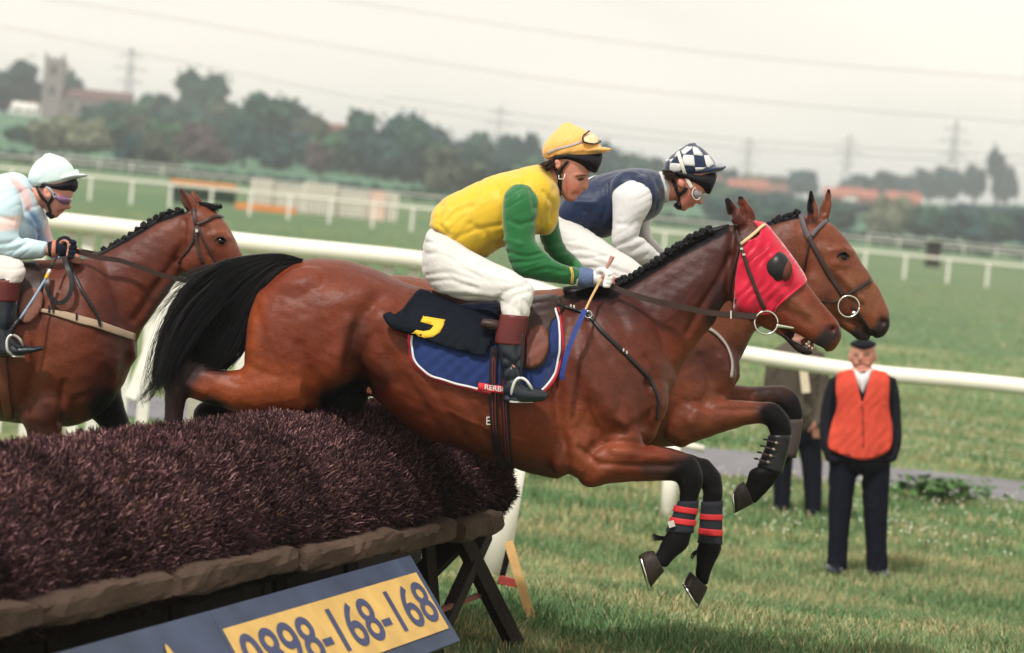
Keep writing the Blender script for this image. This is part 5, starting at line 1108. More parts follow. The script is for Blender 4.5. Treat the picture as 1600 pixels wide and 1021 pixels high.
for dx, dy, of in ((0, 0, -.14), (24, 20, .14)):
    V, Fc = loft([(420+dx, 804+dy, 450+dx, 812+dy, .045, of), (410+dx, 818+dy, 446+dx, 832+dy, .055, of)], DB, 3, 16, round_ends=False); meshobj('hoof', V, Fc, HOOF, horseB)
P = [W(1147+dx, y, DB-.14+dz) for dx, y, dz in ((-1, 770, -.03), (-2, 780, -.048), (0, 792, -.045), (1, 801, -.02))]; V, Fc = tube3(P, .005, 6, 3); meshobj('horseshoe', V, Fc, STEEL, h)
for sd_ in (-1,):
    V, Fc = blob(1317, 402, 7.5, 6, .018, DB-.088, 15, 14); meshobj('eye', V, Fc, EYE, horseB)
    V, Fc = loft([(1307, 401, 1308, 403, .01, -.095), (1312, 394, 1314, 397, .012, -.10), (1320, 393, 1321, 396, .012, -.10), (1327, 399, 1327, 402, .01, -.09)], DB, 3, 8); meshobj('eyelid', V, Fc, mat('dark_skin', (.03, .016, .014), .6, .3), horseB)
V, Fc = loft([(1196, 352, 1198, 362, .02), (1215, 343, 1216, 352, .022), (1240, 334, 1241, 343, .02), (1252, 332, 1253, 338, .015)], DB, 3, 10); meshobj('mane_root', V, Fc, HAIR, horseB)
plaits([(1197, 354), (1215, 345), (1236, 336), (1250, 332)], DB, -.01, 1.05, horseB, 6)
hair_strands('tail', [[(560, 452), (530, 448), (500, 470), (480, 510), (470, 560)], [(560, 460), (540, 462), (520, 490), (510, 530), (505, 570)]], 200, DB, 6, .003, horseB, 23, seg=8)
# leg boot with metal studs (overreach boot)
S = [(1236, 680, 1201, 680, .040, -.14), (1232, 700, 1197, 696, .038, -.14), (1226, 722, 1190, 714, .038, -.14), (1221, 741, 1184, 728, .042, -.14)]
lb = None
def wrapB(name, secs, m, k=1.06, e=.004):
    S2 = [((s[0]+s[2])/2+(s[0]-s[2])/2*k, (s[1]+s[3])/2+(s[1]-s[3])/2*k, (s[0]+s[2])/2-(s[0]-s[2])/2*k, (s[1]+s[3])/2-(s[1]-s[3])/2*k, s[4]+e, s[5]) for s in secs]
    V, Fc = loft(S2, DB, 4, 18, round_ends=False); return meshobj(name, V, Fc, m, horseB)
lb = wrapB('leg_boot', S, BLK)
for i in range(4):
    t_ = i/3; c = np.array([1204-t_*13, 691+t_*30]); 
    dm = mat('dull_metal', (.2, .17, .14), .35, .5, .1, metal=.8)
    V, Fc = blob(c[0]+9, c[1]+2, 3.4, 3, .006, DB-.187); meshobj('boot_clip', V, Fc, dm, lb)
    V, Fc = blob(c[0]-8-i*.4, c[1]-4, 4.5, 1.8, .006, DB-.170, 8); meshobj('strap_end', V, Fc, BLK, lb)
    V, Fc = tpx([(c[0]-5, c[1]-2, DB-.180, .004), (c[0]+9, c[1]+2, DB-.187, .004), (c[0]+22, c[1]+5, DB-.172, .004)], 5, 3); meshobj('boot_strap', V, Fc, LEA, lb)
S = [(1253, 655, 1222, 656, .042, .15), (1249, 685, 1217, 683, .042, .15), (1242, 716, 1210, 712, .042, .15)]; wrapB('leg_boot', S, mat('brown_boot', (.06, .045, .042), .6, .3, .1), 1.12)
# bridle B
brB = empty('bridle', tuple(W(1290, 420, DB-.12)), 'dark bridle with noseband and ring bit on the bare-faced horse', 'bridle')
GLE = mat('grey_worn_leather', (.085, .075, .085), .5, .4, .15, 20)
strap('headpiece', [(1252, 336), (1256, 352), (1262, 366), (1267, 378)], 8.5, BB, DB, .006, .005, GLE, brB)
strap('browband', [(1268, 370), (1276, 360), (1286, 350), (1295, 341)], 6, BB, DB, .008, .005, GLE, brB)
strap('cheekpiece', [(1264, 372), (1275, 392), (1288, 416), (1302, 440), (1316, 462)], 8, BB, DB, .008, .006, LEA, brB)
strap('noseband', [(1322, 462), (1338, 452), (1352, 443), (1366, 434)], 6.5, BB, DB, .008, .005, LEA, brB)
strap('throat_lash', [(1264, 382), (1262, 400), (1257, 424)], 3.5, BB, DB, .006, .004, LEA, brB)
strap('lip_strap', [(1330, 480), (1346, 498), (1358, 514), (1362, 526)], 5, BB, DB, .006, .004, BLK, brB)
strap('chin_strap', [(1285, 470), (1302, 472), (1312, 468)], 4, BB, DB, .006, .004, LEA, brB)
ring3(pt(BB, 1323, 478, DB, .022), 16.5*DB/FPX, .004, STEEL, 'bit_ring', brB)
V, Fc = blob(1334, 490, 5, 5, .014, DB-.085); meshobj('bit_mouthpiece', V, Fc, STEEL, brB)
t_nb = empty('breast_girth', tuple(W(1130, 540, DB-.2)), 'pale webbing strap round the chest of the bare-faced horse', 'harness')
strap('strap', [(1098, 510), (1118, 522), (1134, 542), (1142, 566), (1141, 590)], 5.5, BB, DB, .007, .004, LIN, t_nb)
t_sb = empty('saddle', tuple(W(900, 440, DB)), 'dark saddle of the navy and white jockey, mostly hidden behind the hooded horse', 'saddle')
organic('saddle_tree', [loft([(905, 446, 907, 462, .12), (920, 446, 922, 466, .18), (940, 440, 944, 470, .19), (985, 438, 988, 466, .16)], DB, 4, 20)], .01, LEA, t_sb, 3)

# ---------------- left horse -----------------------------------------------
DC = 14.6
C_body = [(-335, 470, -338, 545, .11), (-325, 430, -330, 590, .19), (-290, 405, -295, 640, .25), (-240, 396, -235, 640, .27), (-180, 398, -180, 622, .27), (-100, 408, -100, 640, .29), (-30, 410, -30, 655, .30), (30, 408, 30, 662, .30), (75, 406, 80, 668, .29), (115, 402, 122, 664, .27), (150, 400, 160, 645, .24), (178, 425, 188, 610, .18), (198, 480, 203, 575, .11)]
C_neck = [(110, 400, 180, 620, .18), (145, 398, 206, 572, .145), (180, 384, 214, 536, .118), (212, 365, 228, 506, .10), (242, 347, 248, 478, .09), (270, 334, 266, 452, .08), (292, 330, 280, 430, .068)]
C_head = [(290, 331, 276, 408, .08), (310, 320, 286, 428, .098), (330, 325, 312, 440, .102), (347, 340, 332, 448, .098), (362, 362, 348, 455, .082), (374, 388, 360, 462, .066), (386, 412, 372, 470, .056), (397, 432, 384, 478, .052), (403, 450, 394, 480, .038)]
C_fore = [(95, 590, 25, 640, .10, -.14), (108, 640, 30, 655, .095, -.16), (98, 668, 40, 672, .07, -.16), (94, 700, 46, 705, .058, -.15), (90, 740, 52, 742, .052, -.15), (86, 775, 50, 775, .045, -.15), (78, 815, 52, 812, .034, -.15), (72, 850, 46, 846, .036, -.15), (58, 872, 36, 862, .034, -.15)]
C_fore2 = [(188, 575, 120, 640, .10, .14), (192, 625, 150, 660, .075, .15), (206, 668, 166, 686, .06, .15), (222, 706, 188, 722, .052, .15), (230, 735, 200, 745, .046, .15), (226, 775, 200, 772, .034, .15), (214, 810, 190, 804, .036, .15), (200, 830, 180, 820, .034, .15)]
C_hind = [(-250, 480, -330, 600, .12, -.13), (-290, 590, -340, 640, .11, -.14), (-330, 600, -345, 660, .075, -.14), (-375, 620, -375, 670, .055, -.14), (-400, 640, -385, 690, .048, -.14), (-405, 700, -380, 705, .034, -.14), (-410, 760, -384, 762, .036, -.14), (-425, 790, -400, 796, .036, -.14)]
partsC = [loft(C_body, DC, 5, 32, e=.92), loft(C_neck, DC, 5, 26), loft(C_head, DC, 4, 24, e=.85)]+[loft(s, DC, 4, 16) for s in (C_fore, C_fore2, C_hind, mirror_off(C_hind, -1, 40, 10))]
partsC += [ear(293, 334, 312, 328, 282.5, 296, DC, -.05, .034), ear(302, 324, 318, 320, 300, 300, DC, .06, .034), blob(110, 560, 55, 80, .12, DC-.14, -15), blob(75, 630, 36, 40, .09, DC-.17), blob(160, 560, 34, 55, .1, DC-.09), blob(302, 404, 22, 28, .035, DC-.078)]
stC = [([(344, 377)], 8, .008), ([(334, 367), (346, 364), (356, 372)], 5, .007), ([(310, 350), (325, 360)], 7, -.005), ([(330, 400), (350, 425)], 6, -.006), ([(288, 345), (285, 380), (278, 410)], 5, -.010), ([(296, 330), (287, 305)], 4, -.014), ([(210, 500), (240, 455), (265, 420), (285, 385)], 7, -.008), ([(225, 500), (255, 455), (275, 430)], 6, .006),
  ([(60, 470), (62, 560), (40, 640)], 12, -.014), ([(98, 600), (96, 660)], 6, -.010), ([(150, 640), (180, 590), (200, 560)], 7, -.008), ([(130, 500), (160, 560)], 14, .006), ([(172, 590), (150, 612), (120, 625)], 6, -.010), ([(110, 520), (120, 570)], 18, .008)]
paC = [([(150, 420), (230, 400)], 70, (0.082, 0.020, 0.013), .9), ([(150, 600), (190, 560), (170, 480)], 50, (0.068, 0.016, 0.011), .9), ([(40, 540), (80, 560)], 60, (0.136, 0.034, 0.016), .8), ([(60, 655), (60, 720), (60, 860)], 50, (0.050, 0.018, 0.014), .8), ([(170, 640), (200, 680), (215, 800)], 45, BL, .5), ([(395, 460), (400, 475)], 26, MUZ, .8), ([(284, 300), (290, 318)], 8, (0.050, 0.020, 0.015), .8), ([(344, 377)], 9, (0.020, 0.010, 0.010), .8), ([(288, 330), (244, 345), (204, 370), (155, 396)], 8, BL, .6), ([(335, 345), (360, 380)], 22, (0.170, 0.051, 0.026), .9), ([(-30, 640), (100, 655)], 22, (0.061, 0.015, 0.010), .9), ([(-390, 680), (-400, 780)], 40, BL, .5)]
horseC, bodyC = horse('bay horse at the left, following behind the black tail and still short of the jump', DC, partsC, stC, paC, (.115, .028, .014), GP(0, DC))
BCC = bvh(bodyC)
for S in ([(58, 868, 38, 860, .046, -.15), (50, 884, 24, 872, .055, -.15)], [(200, 832, 180, 820, .046, .15), (190, 846, 168, 832, .055, .15)], [(-400, 796, -426, 788, .046, -.14), (-408, 815, -438, 805, .055, -.14)], [(-360, 806, -386, 798, .046, .14), (-368, 825, -398, 815, .055, .14)]):
    V, Fc = loft(S, DC, 3, 18, round_ends=False); meshobj('hoof', V, Fc, HOOF, horseC)
V, Fc = blob(345, 377.5, 7, 5.5, .018, DC-.088, 12, 14); meshobj('eye', V, Fc, EYE, horseC)
V, Fc = loft([(335, 376, 336, 378, .01, -.095), (340, 370, 342, 373, .012, -.10), (348, 369, 349, 372, .012, -.10), (354, 375, 354, 378, .01, -.09)], DC, 3, 8); meshobj('eyelid', V, Fc, mat('dark_skin', (.03, .016, .014), .6, .3), horseC)
V, Fc = loft([(135, 398, 140, 410, .04), (160, 391, 164, 400, .03), (204, 365, 208, 376, .024), (244, 341, 248, 352, .022), (285, 325, 288, 334, .018)], DC, 3, 10); meshobj('mane_root', V, Fc, HAIR, horseC)
plaits([(158, 394), (186, 378), (206, 366), (224, 354), (244, 342), (264, 333), (284, 327)], DC, -.01, 1.15, horseC, 12)
hair_strands('forelock', [[(310, 316), (322, 318), (334, 321), (344, 323)], [(312, 322), (324, 324), (334, 328), (341, 331)]], 110, DC-.02, 2.5, .0022, horseC, 31, seg=6, dsp=.03)
V, Fc = blob(344, 323, 4, 4, .012, DC-.02); meshobj('forelock_knot', V, Fc, HAIR, horseC)
hair_strands('tail', [[(-332, 440), (-370, 450), (-400, 500), (-410, 560), (-415, 620)], [(-330, 455), (-355, 470), (-370, 520), (-375, 570), (-372, 620)]], 250, DC, 8, .003, horseC, 33, seg=8)
brC = empty('bridle', tuple(W(320, 380, DC-.12)), 'dark bridle on the horse at the left edge, the browband across its forehead', 'bridle')
strap('headpiece', [(303, 326), (304, 340), (307, 352)], 6.5, BCC, DC, .006, .005, LEA, brC)
strap('browband', [(307, 352), (320, 347), (334, 340), (348, 340)], 5, BCC, DC, .008, .004, LEA, brC)
strap('cheekpiece', [(308, 354), (307, 372), (310, 392), (316, 412)], 5, BCC, DC, .008, .005, LEA, brC)
strap('cheekpiece', [(310, 356), (318, 376), (330, 396), (338, 412)], 4, BCC, DC, .008, .004, LEA, brC)
strap('throat_lash', [(305, 356), (302, 376), (290, 398), (279, 414)], 4, BCC, DC, .008, .004, LEA, brC)
V, Fc = box(pt(BCC, 308, 362, DC, .016), .006, .003, .007, [RT, Fv, UP]); meshobj('buckle', V, Fc, STEEL, brC, sm=False)
ring3(W(368, 452, DC-.10), .045, .004, STEEL, 'bit_ring', brC)
rnc = empty('reins', tuple(W(180, 405, DC-.2)), 'dark reins of the pale blue jockey, with a slack loop hanging by the saddle', 'reins')
ribbon('rein', [W(112, 390, DC-.17), W(150, 402, DC-.18), (W(190, 408, DC-.17)), W(235, 424, DC-.16), W(272, 435, DC-.15), W(368, 452, DC-.12)], .011, .003, LEA, rnc)
ribbon('rein', [W(112, 390, DC+.10), W(190, 406, DC+.15), W(368, 450, DC+.10)], .011, .003, LEA, rnc)
ribbon('rein_loop', [W(99, 402, DC-.22), W(106, 420, DC-.26), W(112, 442, DC-.28), W(107, 464, DC-.29), W(92, 474, DC-.29), W(78, 463, DC-.29), W(73, 442, DC-.28), W(76, 420, DC-.24)], .010, .003, BLK, rnc)
bgc = empty('breast_girth', tuple(W(140, 500, DC-.25)), 'broad beige webbing strap across the left horse\'s chest, with a dark neck strap', 'harness')
BGW = mat('beige_webbing', (.38, .28, .20), .8, .2, .1, 15, .2, 90)
strap('chest_strap', [(20, 480), (50, 484), (74, 487), (100, 493), (124, 500), (153, 508), (180, 518), (208, 527)], [5, 5, 6, 11, 12, 12, 12, 11], BCC, DC, .009, .004, BGW, bgc)
strap('neck_strap', [(108, 408), (120, 440), (135, 468), (150, 492), (154, 510)], 5, BCC, DC, .012, .004, BLK, bgc)
for (x, y) in ((78, 484), (84, 485), (120, 497), (154, 506)): V, Fc = box(pt(BCC, x, y, DC, .018), .004, .003, .016, [RT, Fv, UP]); meshobj('keeper', V, Fc, BLK, bgc, sm=False)
sdc = empty('saddle', tuple(W(30, 460, DC-.3)), 'dark brown racing saddle with a tan flap on the left horse', 'saddle')
s1 = organic('saddle_tree', [loft([(-120, 398, -118, 412, .12), (-80, 404, -76, 424, .16), (-20, 410, -16, 436, .2), (30, 408, 34, 440, .2), (62, 408, 66, 430, .17)], DC, 4, 20)], .009, LEA, sdc, 3)
BS1 = bvh(bodyC, s1)
f1 = cloth('saddle_flap', [(-10, 425), (30, 414), (58, 412), (70, 424), (66, 450), (60, 480), (50, 500), (30, 506), (8, 500), (-6, 470)], BS1, DC, .014, .006, LEA, sdc, grid=7, relax=2)
cloth('knee_roll', [(35, 462), (52, 450), (66, 460), (64, 482), (52, 500), (38, 505), (30, 490)], bvh(bodyC, f1), DC, .012, .008, mat('tan_flap', (.20, .085, .06), .5, .4, .15, 15), sdc, grid=6)
strap('girth', [(3, 510), (4, 560), (8, 610), (14, 652)], 14, BCC, DC, .010, .005, TAN, sdc)
# ================================================================ PEOPLE
SKIN = mat('skin', (1, 1, 1), .5, .35, .06, 30, .05, 70, attr=True)
def silk(name, rgb, rough=.42, b=.28, bs=18, st=(1.6, 1, .8)): return mat(name, rgb, rough, .4, .06, 6, b, bs, sheen=.25, stretch=st)
YSILK = silk('yellow_silk', (.62, .40, .025)); GSILK = silk('green_silk', (.010, .115, .030)); NSILK = silk('navy_silk', (.008, .018, .055)); WSILK = silk('white_silk', (.56, .555, .56)); BSILK = silk('pale_blue_silk', (.46, .60, .68)); PSILK = silk('pink_silk', (.66, .48, .47))
BRE = silk('white_breeches', (.55, .535, .51), .6, .45, 14); MAR = mat('maroon_boot_top', (.10, .018, .018), .4, .45, .15, 15, .12, 40); BOOTL = mat('black_riding_boot', (.010, .014, .022), .22, .6, .2, 12, .35, 16, coat=.2)
YCAP = silk('yellow_cap_silk', (.78, .40, .11), .4, .3, 22); SKULL = mat('black_skull_cap', (.010, .009, .013), .55, .25, .15, 20); GLO = mat('white_glove', (.75, .73, .73), .7, .3, .06, 30, .2, 80); GRB = mat('blue_grey_knit', (.10, .14, .25), .85, .2, .15, 30, .3, 90)
BROWNH = mat('brown_hair', (.035, .018, .012), .5, .4, .3, 40); LENS = mat('goggle_lens', (.25, .22, .24), .08, .7, .05); FRAME = mat('cream_goggle_frame', (.62, .60, .52), .35, .5, .05)
SK = (.50, .215, .155); SKD = (.33, .09, .07); LIP = (.38, .10, .09)
def wob(a, fx, fy, ph=0): return lambda x, y, d: a*np.sin(x*fx+y*fy+ph+1.5*np.sin(y*.05+x*.03))
def folds(a, fx, fy, m=.02):
    # pressed creases: narrow valleys running across the direction (fx, fy), fading in and out
    def f(x, y, d):
        ph = x*fx+y*fy+1.6*np.sin(x*.021-y*.017)+1.1*np.sin(x*.043+y*.05+d*9)
        mk = np.clip(.5+.7*np.sin(x*m*1.7+y*m*2.3+1)*np.sin(x*m*2.9-y*m+2), 0, 1)
        return -a*mk*(1-np.abs(np.sin(ph)))**2.2+a*.3*mk
    return f
def wob2(a, fx, fy): return folds(a*1.5, fx*.9, fy*.9)
def wob_old(a, fx, fy): return lambda x, y, d: a*(np.sin(x*fx+y*fy+2*np.sin(y*.06))*.6+.4*np.sin(x*fx*2.3-y*fy*.7+1.7*np.sin(x*.05)))
def fist(x, y, d, s, ang, thumb=1):
    """closed hand: palm, four curled fingers of unequal length, thumb closing over them; s = px per unit, ang = direction of the knuckles"""
    ca, sa = math.cos(math.radians(ang)), math.sin(math.radians(ang))
    def T(a, b): return x+(a*ca-b*sa)*s, y+(a*sa+b*ca)*s
    P = [blob(*T(0, 0), 13*s, 13*s, .030, d, -ang)]
    for i, (ln, of) in enumerate(((10, -9.5), (11.5, -3.3), (11, 3), (8.5, 9))):
        q = [(8, of, -.012), (8+ln*.55, of+.4, -.024), (8+ln*.72, of+2, -.038), (4+ln*.30, of+2.5, -.046)]
        P.append(tpx([(*T(a, b), d+z, .0105-.0008*abs(i-1)) for a, b, z in q], 10, 3))
    q = [(-6, -9, -.02), (2, -13, -.036), (9, -10, -.046), (13, -5, -.05)]
    P.append(tpx([(*T(a, b*thumb), d+z, .0115-.001*i) for i, (a, b, z) in enumerate(q)], 10, 3)); return P
def strap2(name, pts, r, m, parent): V, Fc = tpx(pts, 6, 4); return meshobj(name, V, Fc, m, parent)

# ---------------- jockey in yellow and green ------------------------------
jA = empty('person', tuple(GP(800, DA)), 'jockey', 'person')
jA['label'] = 'jockey in yellow silks, green sleeves and orange-yellow cap crouched on the hooded horse'
torsoA = [(671, 352, 694, 368, .13), (676, 330, 716, 392, .155), (694, 310, 748, 404, .165), (728, 293, 784, 388, .17), (768, 275, 824, 374, .185), (803, 266, 856, 352, .195), (830, 259, 874, 325, .165), (846, 258, 876, 306, .095), (856, 264, 872, 292, .062)]
armA = [(796, 294, 831, 294, .055, -.175), (787, 308, 841, 312, .07, -.195), (785, 341, 838, 345, .066, -.21), (788, 372, 836, 372, .060, -.215), (793, 402, 846, 388, .058, -.215), (808, 430, 866, 406, .052, -.205), (838, 438, 882, 414, .046, -.19), (870, 443, 896, 417, .042, -.17), (897, 446, 906, 420, .038, -.15)]
armA2 = [(842, 330, 872, 322, .06, .16), (842, 355, 873, 345, .06, .17), (846, 382, 878, 372, .055, .18), (858, 402, 886, 388, .05, .17), (876, 415, 900, 402, .045, .15), (898, 430, 912, 416, .038, .10), (912, 440, 922, 428, .032, .07)]
legA = [(676, 356, 663, 384, .11, -.03), (702, 364, 660, 424, .13, -.06), (724, 384, 680, 453, .115, -.12), (754, 402, 720, 468, .095, -.20), (786, 417, 756, 470, .085, -.26), (813, 430, 780, 473, .078, -.30), (834, 452, 783, 483, .068, -.33), (830, 478, 784, 491, .060, -.345), (825, 499, 783, 496, .057, -.35)]
bootA = [(825, 496, 784, 493, .056, -.35), (820, 540, 775, 536, .056, -.355), (819, 565, 780, 562, .054, -.36), (816, 590, 785, 592, .046, -.365), (824, 602, 786, 614, .045, -.37), (840, 606, 800, 628, .042, -.375), (851, 611, 826, 629, .036, -.378), (858, 615, 846, 628, .026, -.38)]
headA = [(876, 212, 898, 210, .04), (860, 226, 920, 228, .075), (857, 240, 926, 240, .086), (857, 252, 925, 254, .082), (862, 262, 919, 266, .078), (866, 272, 917, 275, .072), (869, 282, 913, 286, .066), (872, 292, 910, 297, .058), (876, 302, 906, 304, .048), (882, 311, 900, 313, .034)]
neckA = [(845, 275, 872, 300, .07), (853, 266, 878, 292, .062), (862, 256, 888, 284, .06), (872, 248, 896, 272, .06)]
def mirror_leg(L): return mirror_off(L, -1)
bparts = [loft(headA, DA, 4, 22), loft(neckA, DA, 4, 16), loft(shrink(torsoA, .88), DA), loft(shrink(armA, .78), DA), loft(shrink(armA2, .78), DA), loft(shrink(legA, .86), DA), loft(shrink(mirror_leg(legA), .86), DA), loft(shrink(bootA, .82), DA), loft(shrink(mirror_leg(bootA), .82), DA),
  blob(912, 291, 9, 6, .013, DA, 60), blob(916, 284, 5, 9, .010, DA, -8), blob(905, 302, 6, 3.5, .018, DA), blob(892, 310, 8, 6, .022, DA), blob(898, 286, 8, 6, .022, DA-.036), blob(898, 286, 8, 6, .022, DA+.036), blob(871, 257, 6, 8.5, .012, DA-.083, -10), blob(871, 257, 6, 8.5, .012, DA+.083, -10), blob(915, 271, 7, 4, .03, DA)]
bparts += [tpx([(898, 434, DA-.155, .028), (918, 434, DA-.145, .026), (932, 434, DA-.14, .028)], 12, 3), tpx([(918, 434, DA+.07, .027), (940, 440, DA+.03, .026)], 12, 3)]
bparts += fist(937, 434, DA-.14, .92, 8)+fist(950, 440, DA+.02, .8, 8)
stk = [([(905, 280), (914, 279)], 3.5, -.006), ([(897, 303), (908, 302)], 2.2, -.005), ([(913, 297), (908, 298)], 2.5, -.004), ([(880, 285), (885, 300)], 8, -.003), ([(900, 274), (915, 273)], 3, .004), ([(871, 257)], 3, -.006), ([(895, 307), (903, 308)], 2.5, -.003)]
ptk = [([(896, 303), (909, 302)], 3, LIP, .7), ([(905, 281), (913, 280)], 3, (.10, .04, .035), .7), ([(900, 275), (915, 274)], 2, (.12, .05, .04), .8), ([(890, 292), (900, 296)], 12, (.52, .17, .13), .9), ([(855, 285), (868, 290)], 16, (.46, .22, .14), .9), ([(925, 434), (950, 434)], 34, (.74, .72, .72), .2, 'near'), ([(957, 438)], 9, (.52, .20, .16), .4, 'near')]
bA = organic('body', bparts, .0055, SKIN, jA, 3, stk, SK, ptk, dref=DA)
tA = organic('silks', [loft(torsoA, DA, 5, 30, e=.95), blob(812, 302, 28, 28, .06, DA-.13), blob(850, 335, 24, 34, .10, DA)], .007, YSILK, jA, 4,
  [([(690, 320), (684, 350), (700, 368)], 4, -.010), ([(700, 345), (712, 330), (735, 322)], 4, -.007), ([(715, 372), (740, 360), (780, 352)], 4, -.006), ([(745, 400), (765, 385), (785, 380)], 4, -.006), ([(735, 350), (760, 365), (775, 385)], 5, -.006), ([(850, 300), (865, 320), (862, 345)], 4, -.008), ([(842, 345), (856, 330)], 4, -.006), ([(710, 385), (735, 395), (760, 398)], 5, .006), ([(684, 335), (700, 325)], 4, .006), ([(775, 290), (790, 320), (785, 350)], 6, -.005), ([(845, 275), (862, 290)], 5, .004)], wr=wob2(.0022, .16, .10))
sl = organic('sleeve', [loft(armA, DA, 5, 22)], .006, GSILK, jA, 4, [([(795, 395), (820, 402), (845, 396)], 3.5, -.007), ([(800, 410), (825, 410), (850, 404)], 3.5, -.006), ([(795, 345), (812, 352), (836, 345)], 4, -.005), ([(830, 300), (835, 325)], 4, -.005), ([(830, 425), (855, 420), (885, 425)], 4, -.005), ([(790, 375), (815, 382)], 4, .005), ([(812, 305), (806, 340)], 6, .004)], wr=wob2(.0022, .10, .22))
organic('sleeve', [loft(armA2, DA, 5, 20)], .007, GSILK, jA, 4, [([(845, 385), (875, 380)], 4, -.006), ([(855, 398), (885, 392)], 4, -.006)], wr=wob2(.002, .1, .2))
Bsl = bvh(sl); strap('cuff_elastic', [(891, 419), (894, 430), (893, 443)], 5, Bsl, DA, .004, .002, mat('yellow_elastic', (.55, .38, .12), .7, .2), jA)
V, Fc = loft([(903, 446, 906, 418, .036, -.148), (911, 449, 914, 418, .036, -.145), (918, 450, 921, 419, .035, -.142), (925, 448, 926, 421, .034, -.14)], DA, 4, 18); meshobj('wristband', V, Fc, GRB, jA)
organic('glove', fist(938, 434, DA-.142, 1.02, 8), .0035, GLO, jA, 2)
legs = organic('breeches', [loft(legA, DA, 5, 26), loft(mirror_leg(legA), DA, 5, 26), blob(688, 392, 28, 36, .155, DA, 20)], .0065, BRE, jA, 4,
  [([(668, 430), (700, 425), (750, 440)], 3.5, -.005), ([(672, 440), (705, 438), (745, 452)], 3.5, -.005), ([(700, 385), (740, 410), (790, 430)], 3.5, -.004), ([(775, 470), (790, 455), (822, 445)], 4, -.007), ([(790, 478), (805, 462), (828, 456)], 3.5, -.005), ([(800, 495), (806, 475)], 3, -.004), ([(817, 495), (818, 470)], 3, -.004), ([(690, 455), (730, 455), (770, 462)], 4, .004), ([(664, 400), (680, 395)], 4, -.004), ([(720, 420), (765, 440)], 5, -.004)], wr=folds(.0075, -.045, .15, .03))
bt = organic('boot', [loft(bootA, DA, 5, 22), blob(793, 624, 8, 7, .035, DA-.37)], .006, BOOTL, jA, 3, [([(790, 560), (805, 572), (816, 560)], 4, -.006), ([(785, 580), (800, 572), (817, 582)], 3.5, -.006), ([(786, 598), (805, 592), (822, 600)], 3, -.005), ([(800, 540), (795, 565)], 4, .004)])
organic('boot', [loft(mirror_leg(bootA), DA, 4, 18)], .008, BOOTL, jA, 3)
V, Fc = loft([(827, 495, 782, 491, .060, -.35), (824, 512, 778, 509, .060, -.352), (821, 528, 774, 524, .060, -.354), (820, 541, 773, 537, .061, -.355)], DA, 4, 24, round_ends=False); meshobj('boot_top', V, Fc, MAR, jA)
# cap
cp = organic('cap', [loft([(876, 196, 895, 194, .03), (860, 212, 914, 203, .075), (850, 226, 930, 213, .097), (847, 238, 938, 226, .102), (851, 248, 940, 236, .098)], DA, 4, 26), loft([(855, 250, 868, 242, .07), (890, 245, 900, 236, .09), (925, 241, 930, 230, .085), (944, 240, 946, 231, .06), (954, 236, 955, 232, .03)], DA, 4, 18, e=.8)], .005, YCAP, jA, 4,
  [([(866, 235), (890, 228), (912, 222)], 2.2, -.003), ([(885, 195), (878, 215), (868, 245)], 2, -.0025), ([(888, 195), (905, 210), (915, 232)], 2, -.0025), ([(858, 250), (885, 242), (915, 238)], 2.5, -.004)], wr=wob2(.0012, .25, .2))
V, Fc = loft([(862, 256, 868, 242, .090), (878, 254, 890, 238, .098), (897, 259, 905, 238, .098), (915, 266, 922, 238, .090), (930, 271, 936, 240, .064), (935, 265, 940, 240, .04)], DA, 4, 24); meshobj('skull_cap', V, Fc, SKULL, jA)
Bcp = bvh(cp)
gog = cloth('goggles', [(911, 214), (918, 210), (928, 211), (935, 219), (932, 225), (922, 226), (913, 222)], Bcp, DA, .010, .006, mat('goggle_foam_cream', (.80, .62, .38), .5, .4), jA, grid=4)
strap('goggle_rim', [(911, 214), (909, 219), (913, 224), (922, 226.5), (932, 226), (935, 220)], 2.2, Bcp, DA, .014, .004, BLK, gog)
strap('goggle_rim', [(911, 214), (918, 209.5)], 2.2, Bcp, DA, .014, .004, BLK, gog)
strap('goggle_strap', [(855, 240), (870, 233), (890, 228), (910, 221)], 4, Bcp, DA, .004, .002, mat('grey_elastic', (.45, .38, .36), .7, .2), jA)
BhA = bvh(bA)
strap('chin_strap', [(866, 250), (868, 264), (873, 274), (874, 290), (873, 304), (879, 309)], [4, 5, 6, 6, 7, 6], BhA, DA, .005, .003, BLK, jA); strap('chin_strap', [(888, 252), (880, 262), (876, 272)], 4.5, BhA, DA, .005, .003, BLK, jA)
V, Fc = join([tpx([(873, 274, DA-.083, .0022), (873, 280, DA-.083, .0022), (881, 280, DA-.08, .0022), (883, 272, DA-.08, .0022)], 5, 1)]); meshobj('strap_buckle', V, Fc, WHT, jA)
hair_strands('hair', [[(866, 247), (858, 251), (850, 255), (842, 259)], [(872, 250), (866, 260), (859, 265), (852, 268)]], 240, DA-.045, 2, .0022, jA, 41, seg=6, dsp=.09, m=BROWNH)
V, Fc = blob(909, 280.5, 2.6, 1.8, .006, DA-.047); meshobj('eye', V, Fc, EYE, jA)
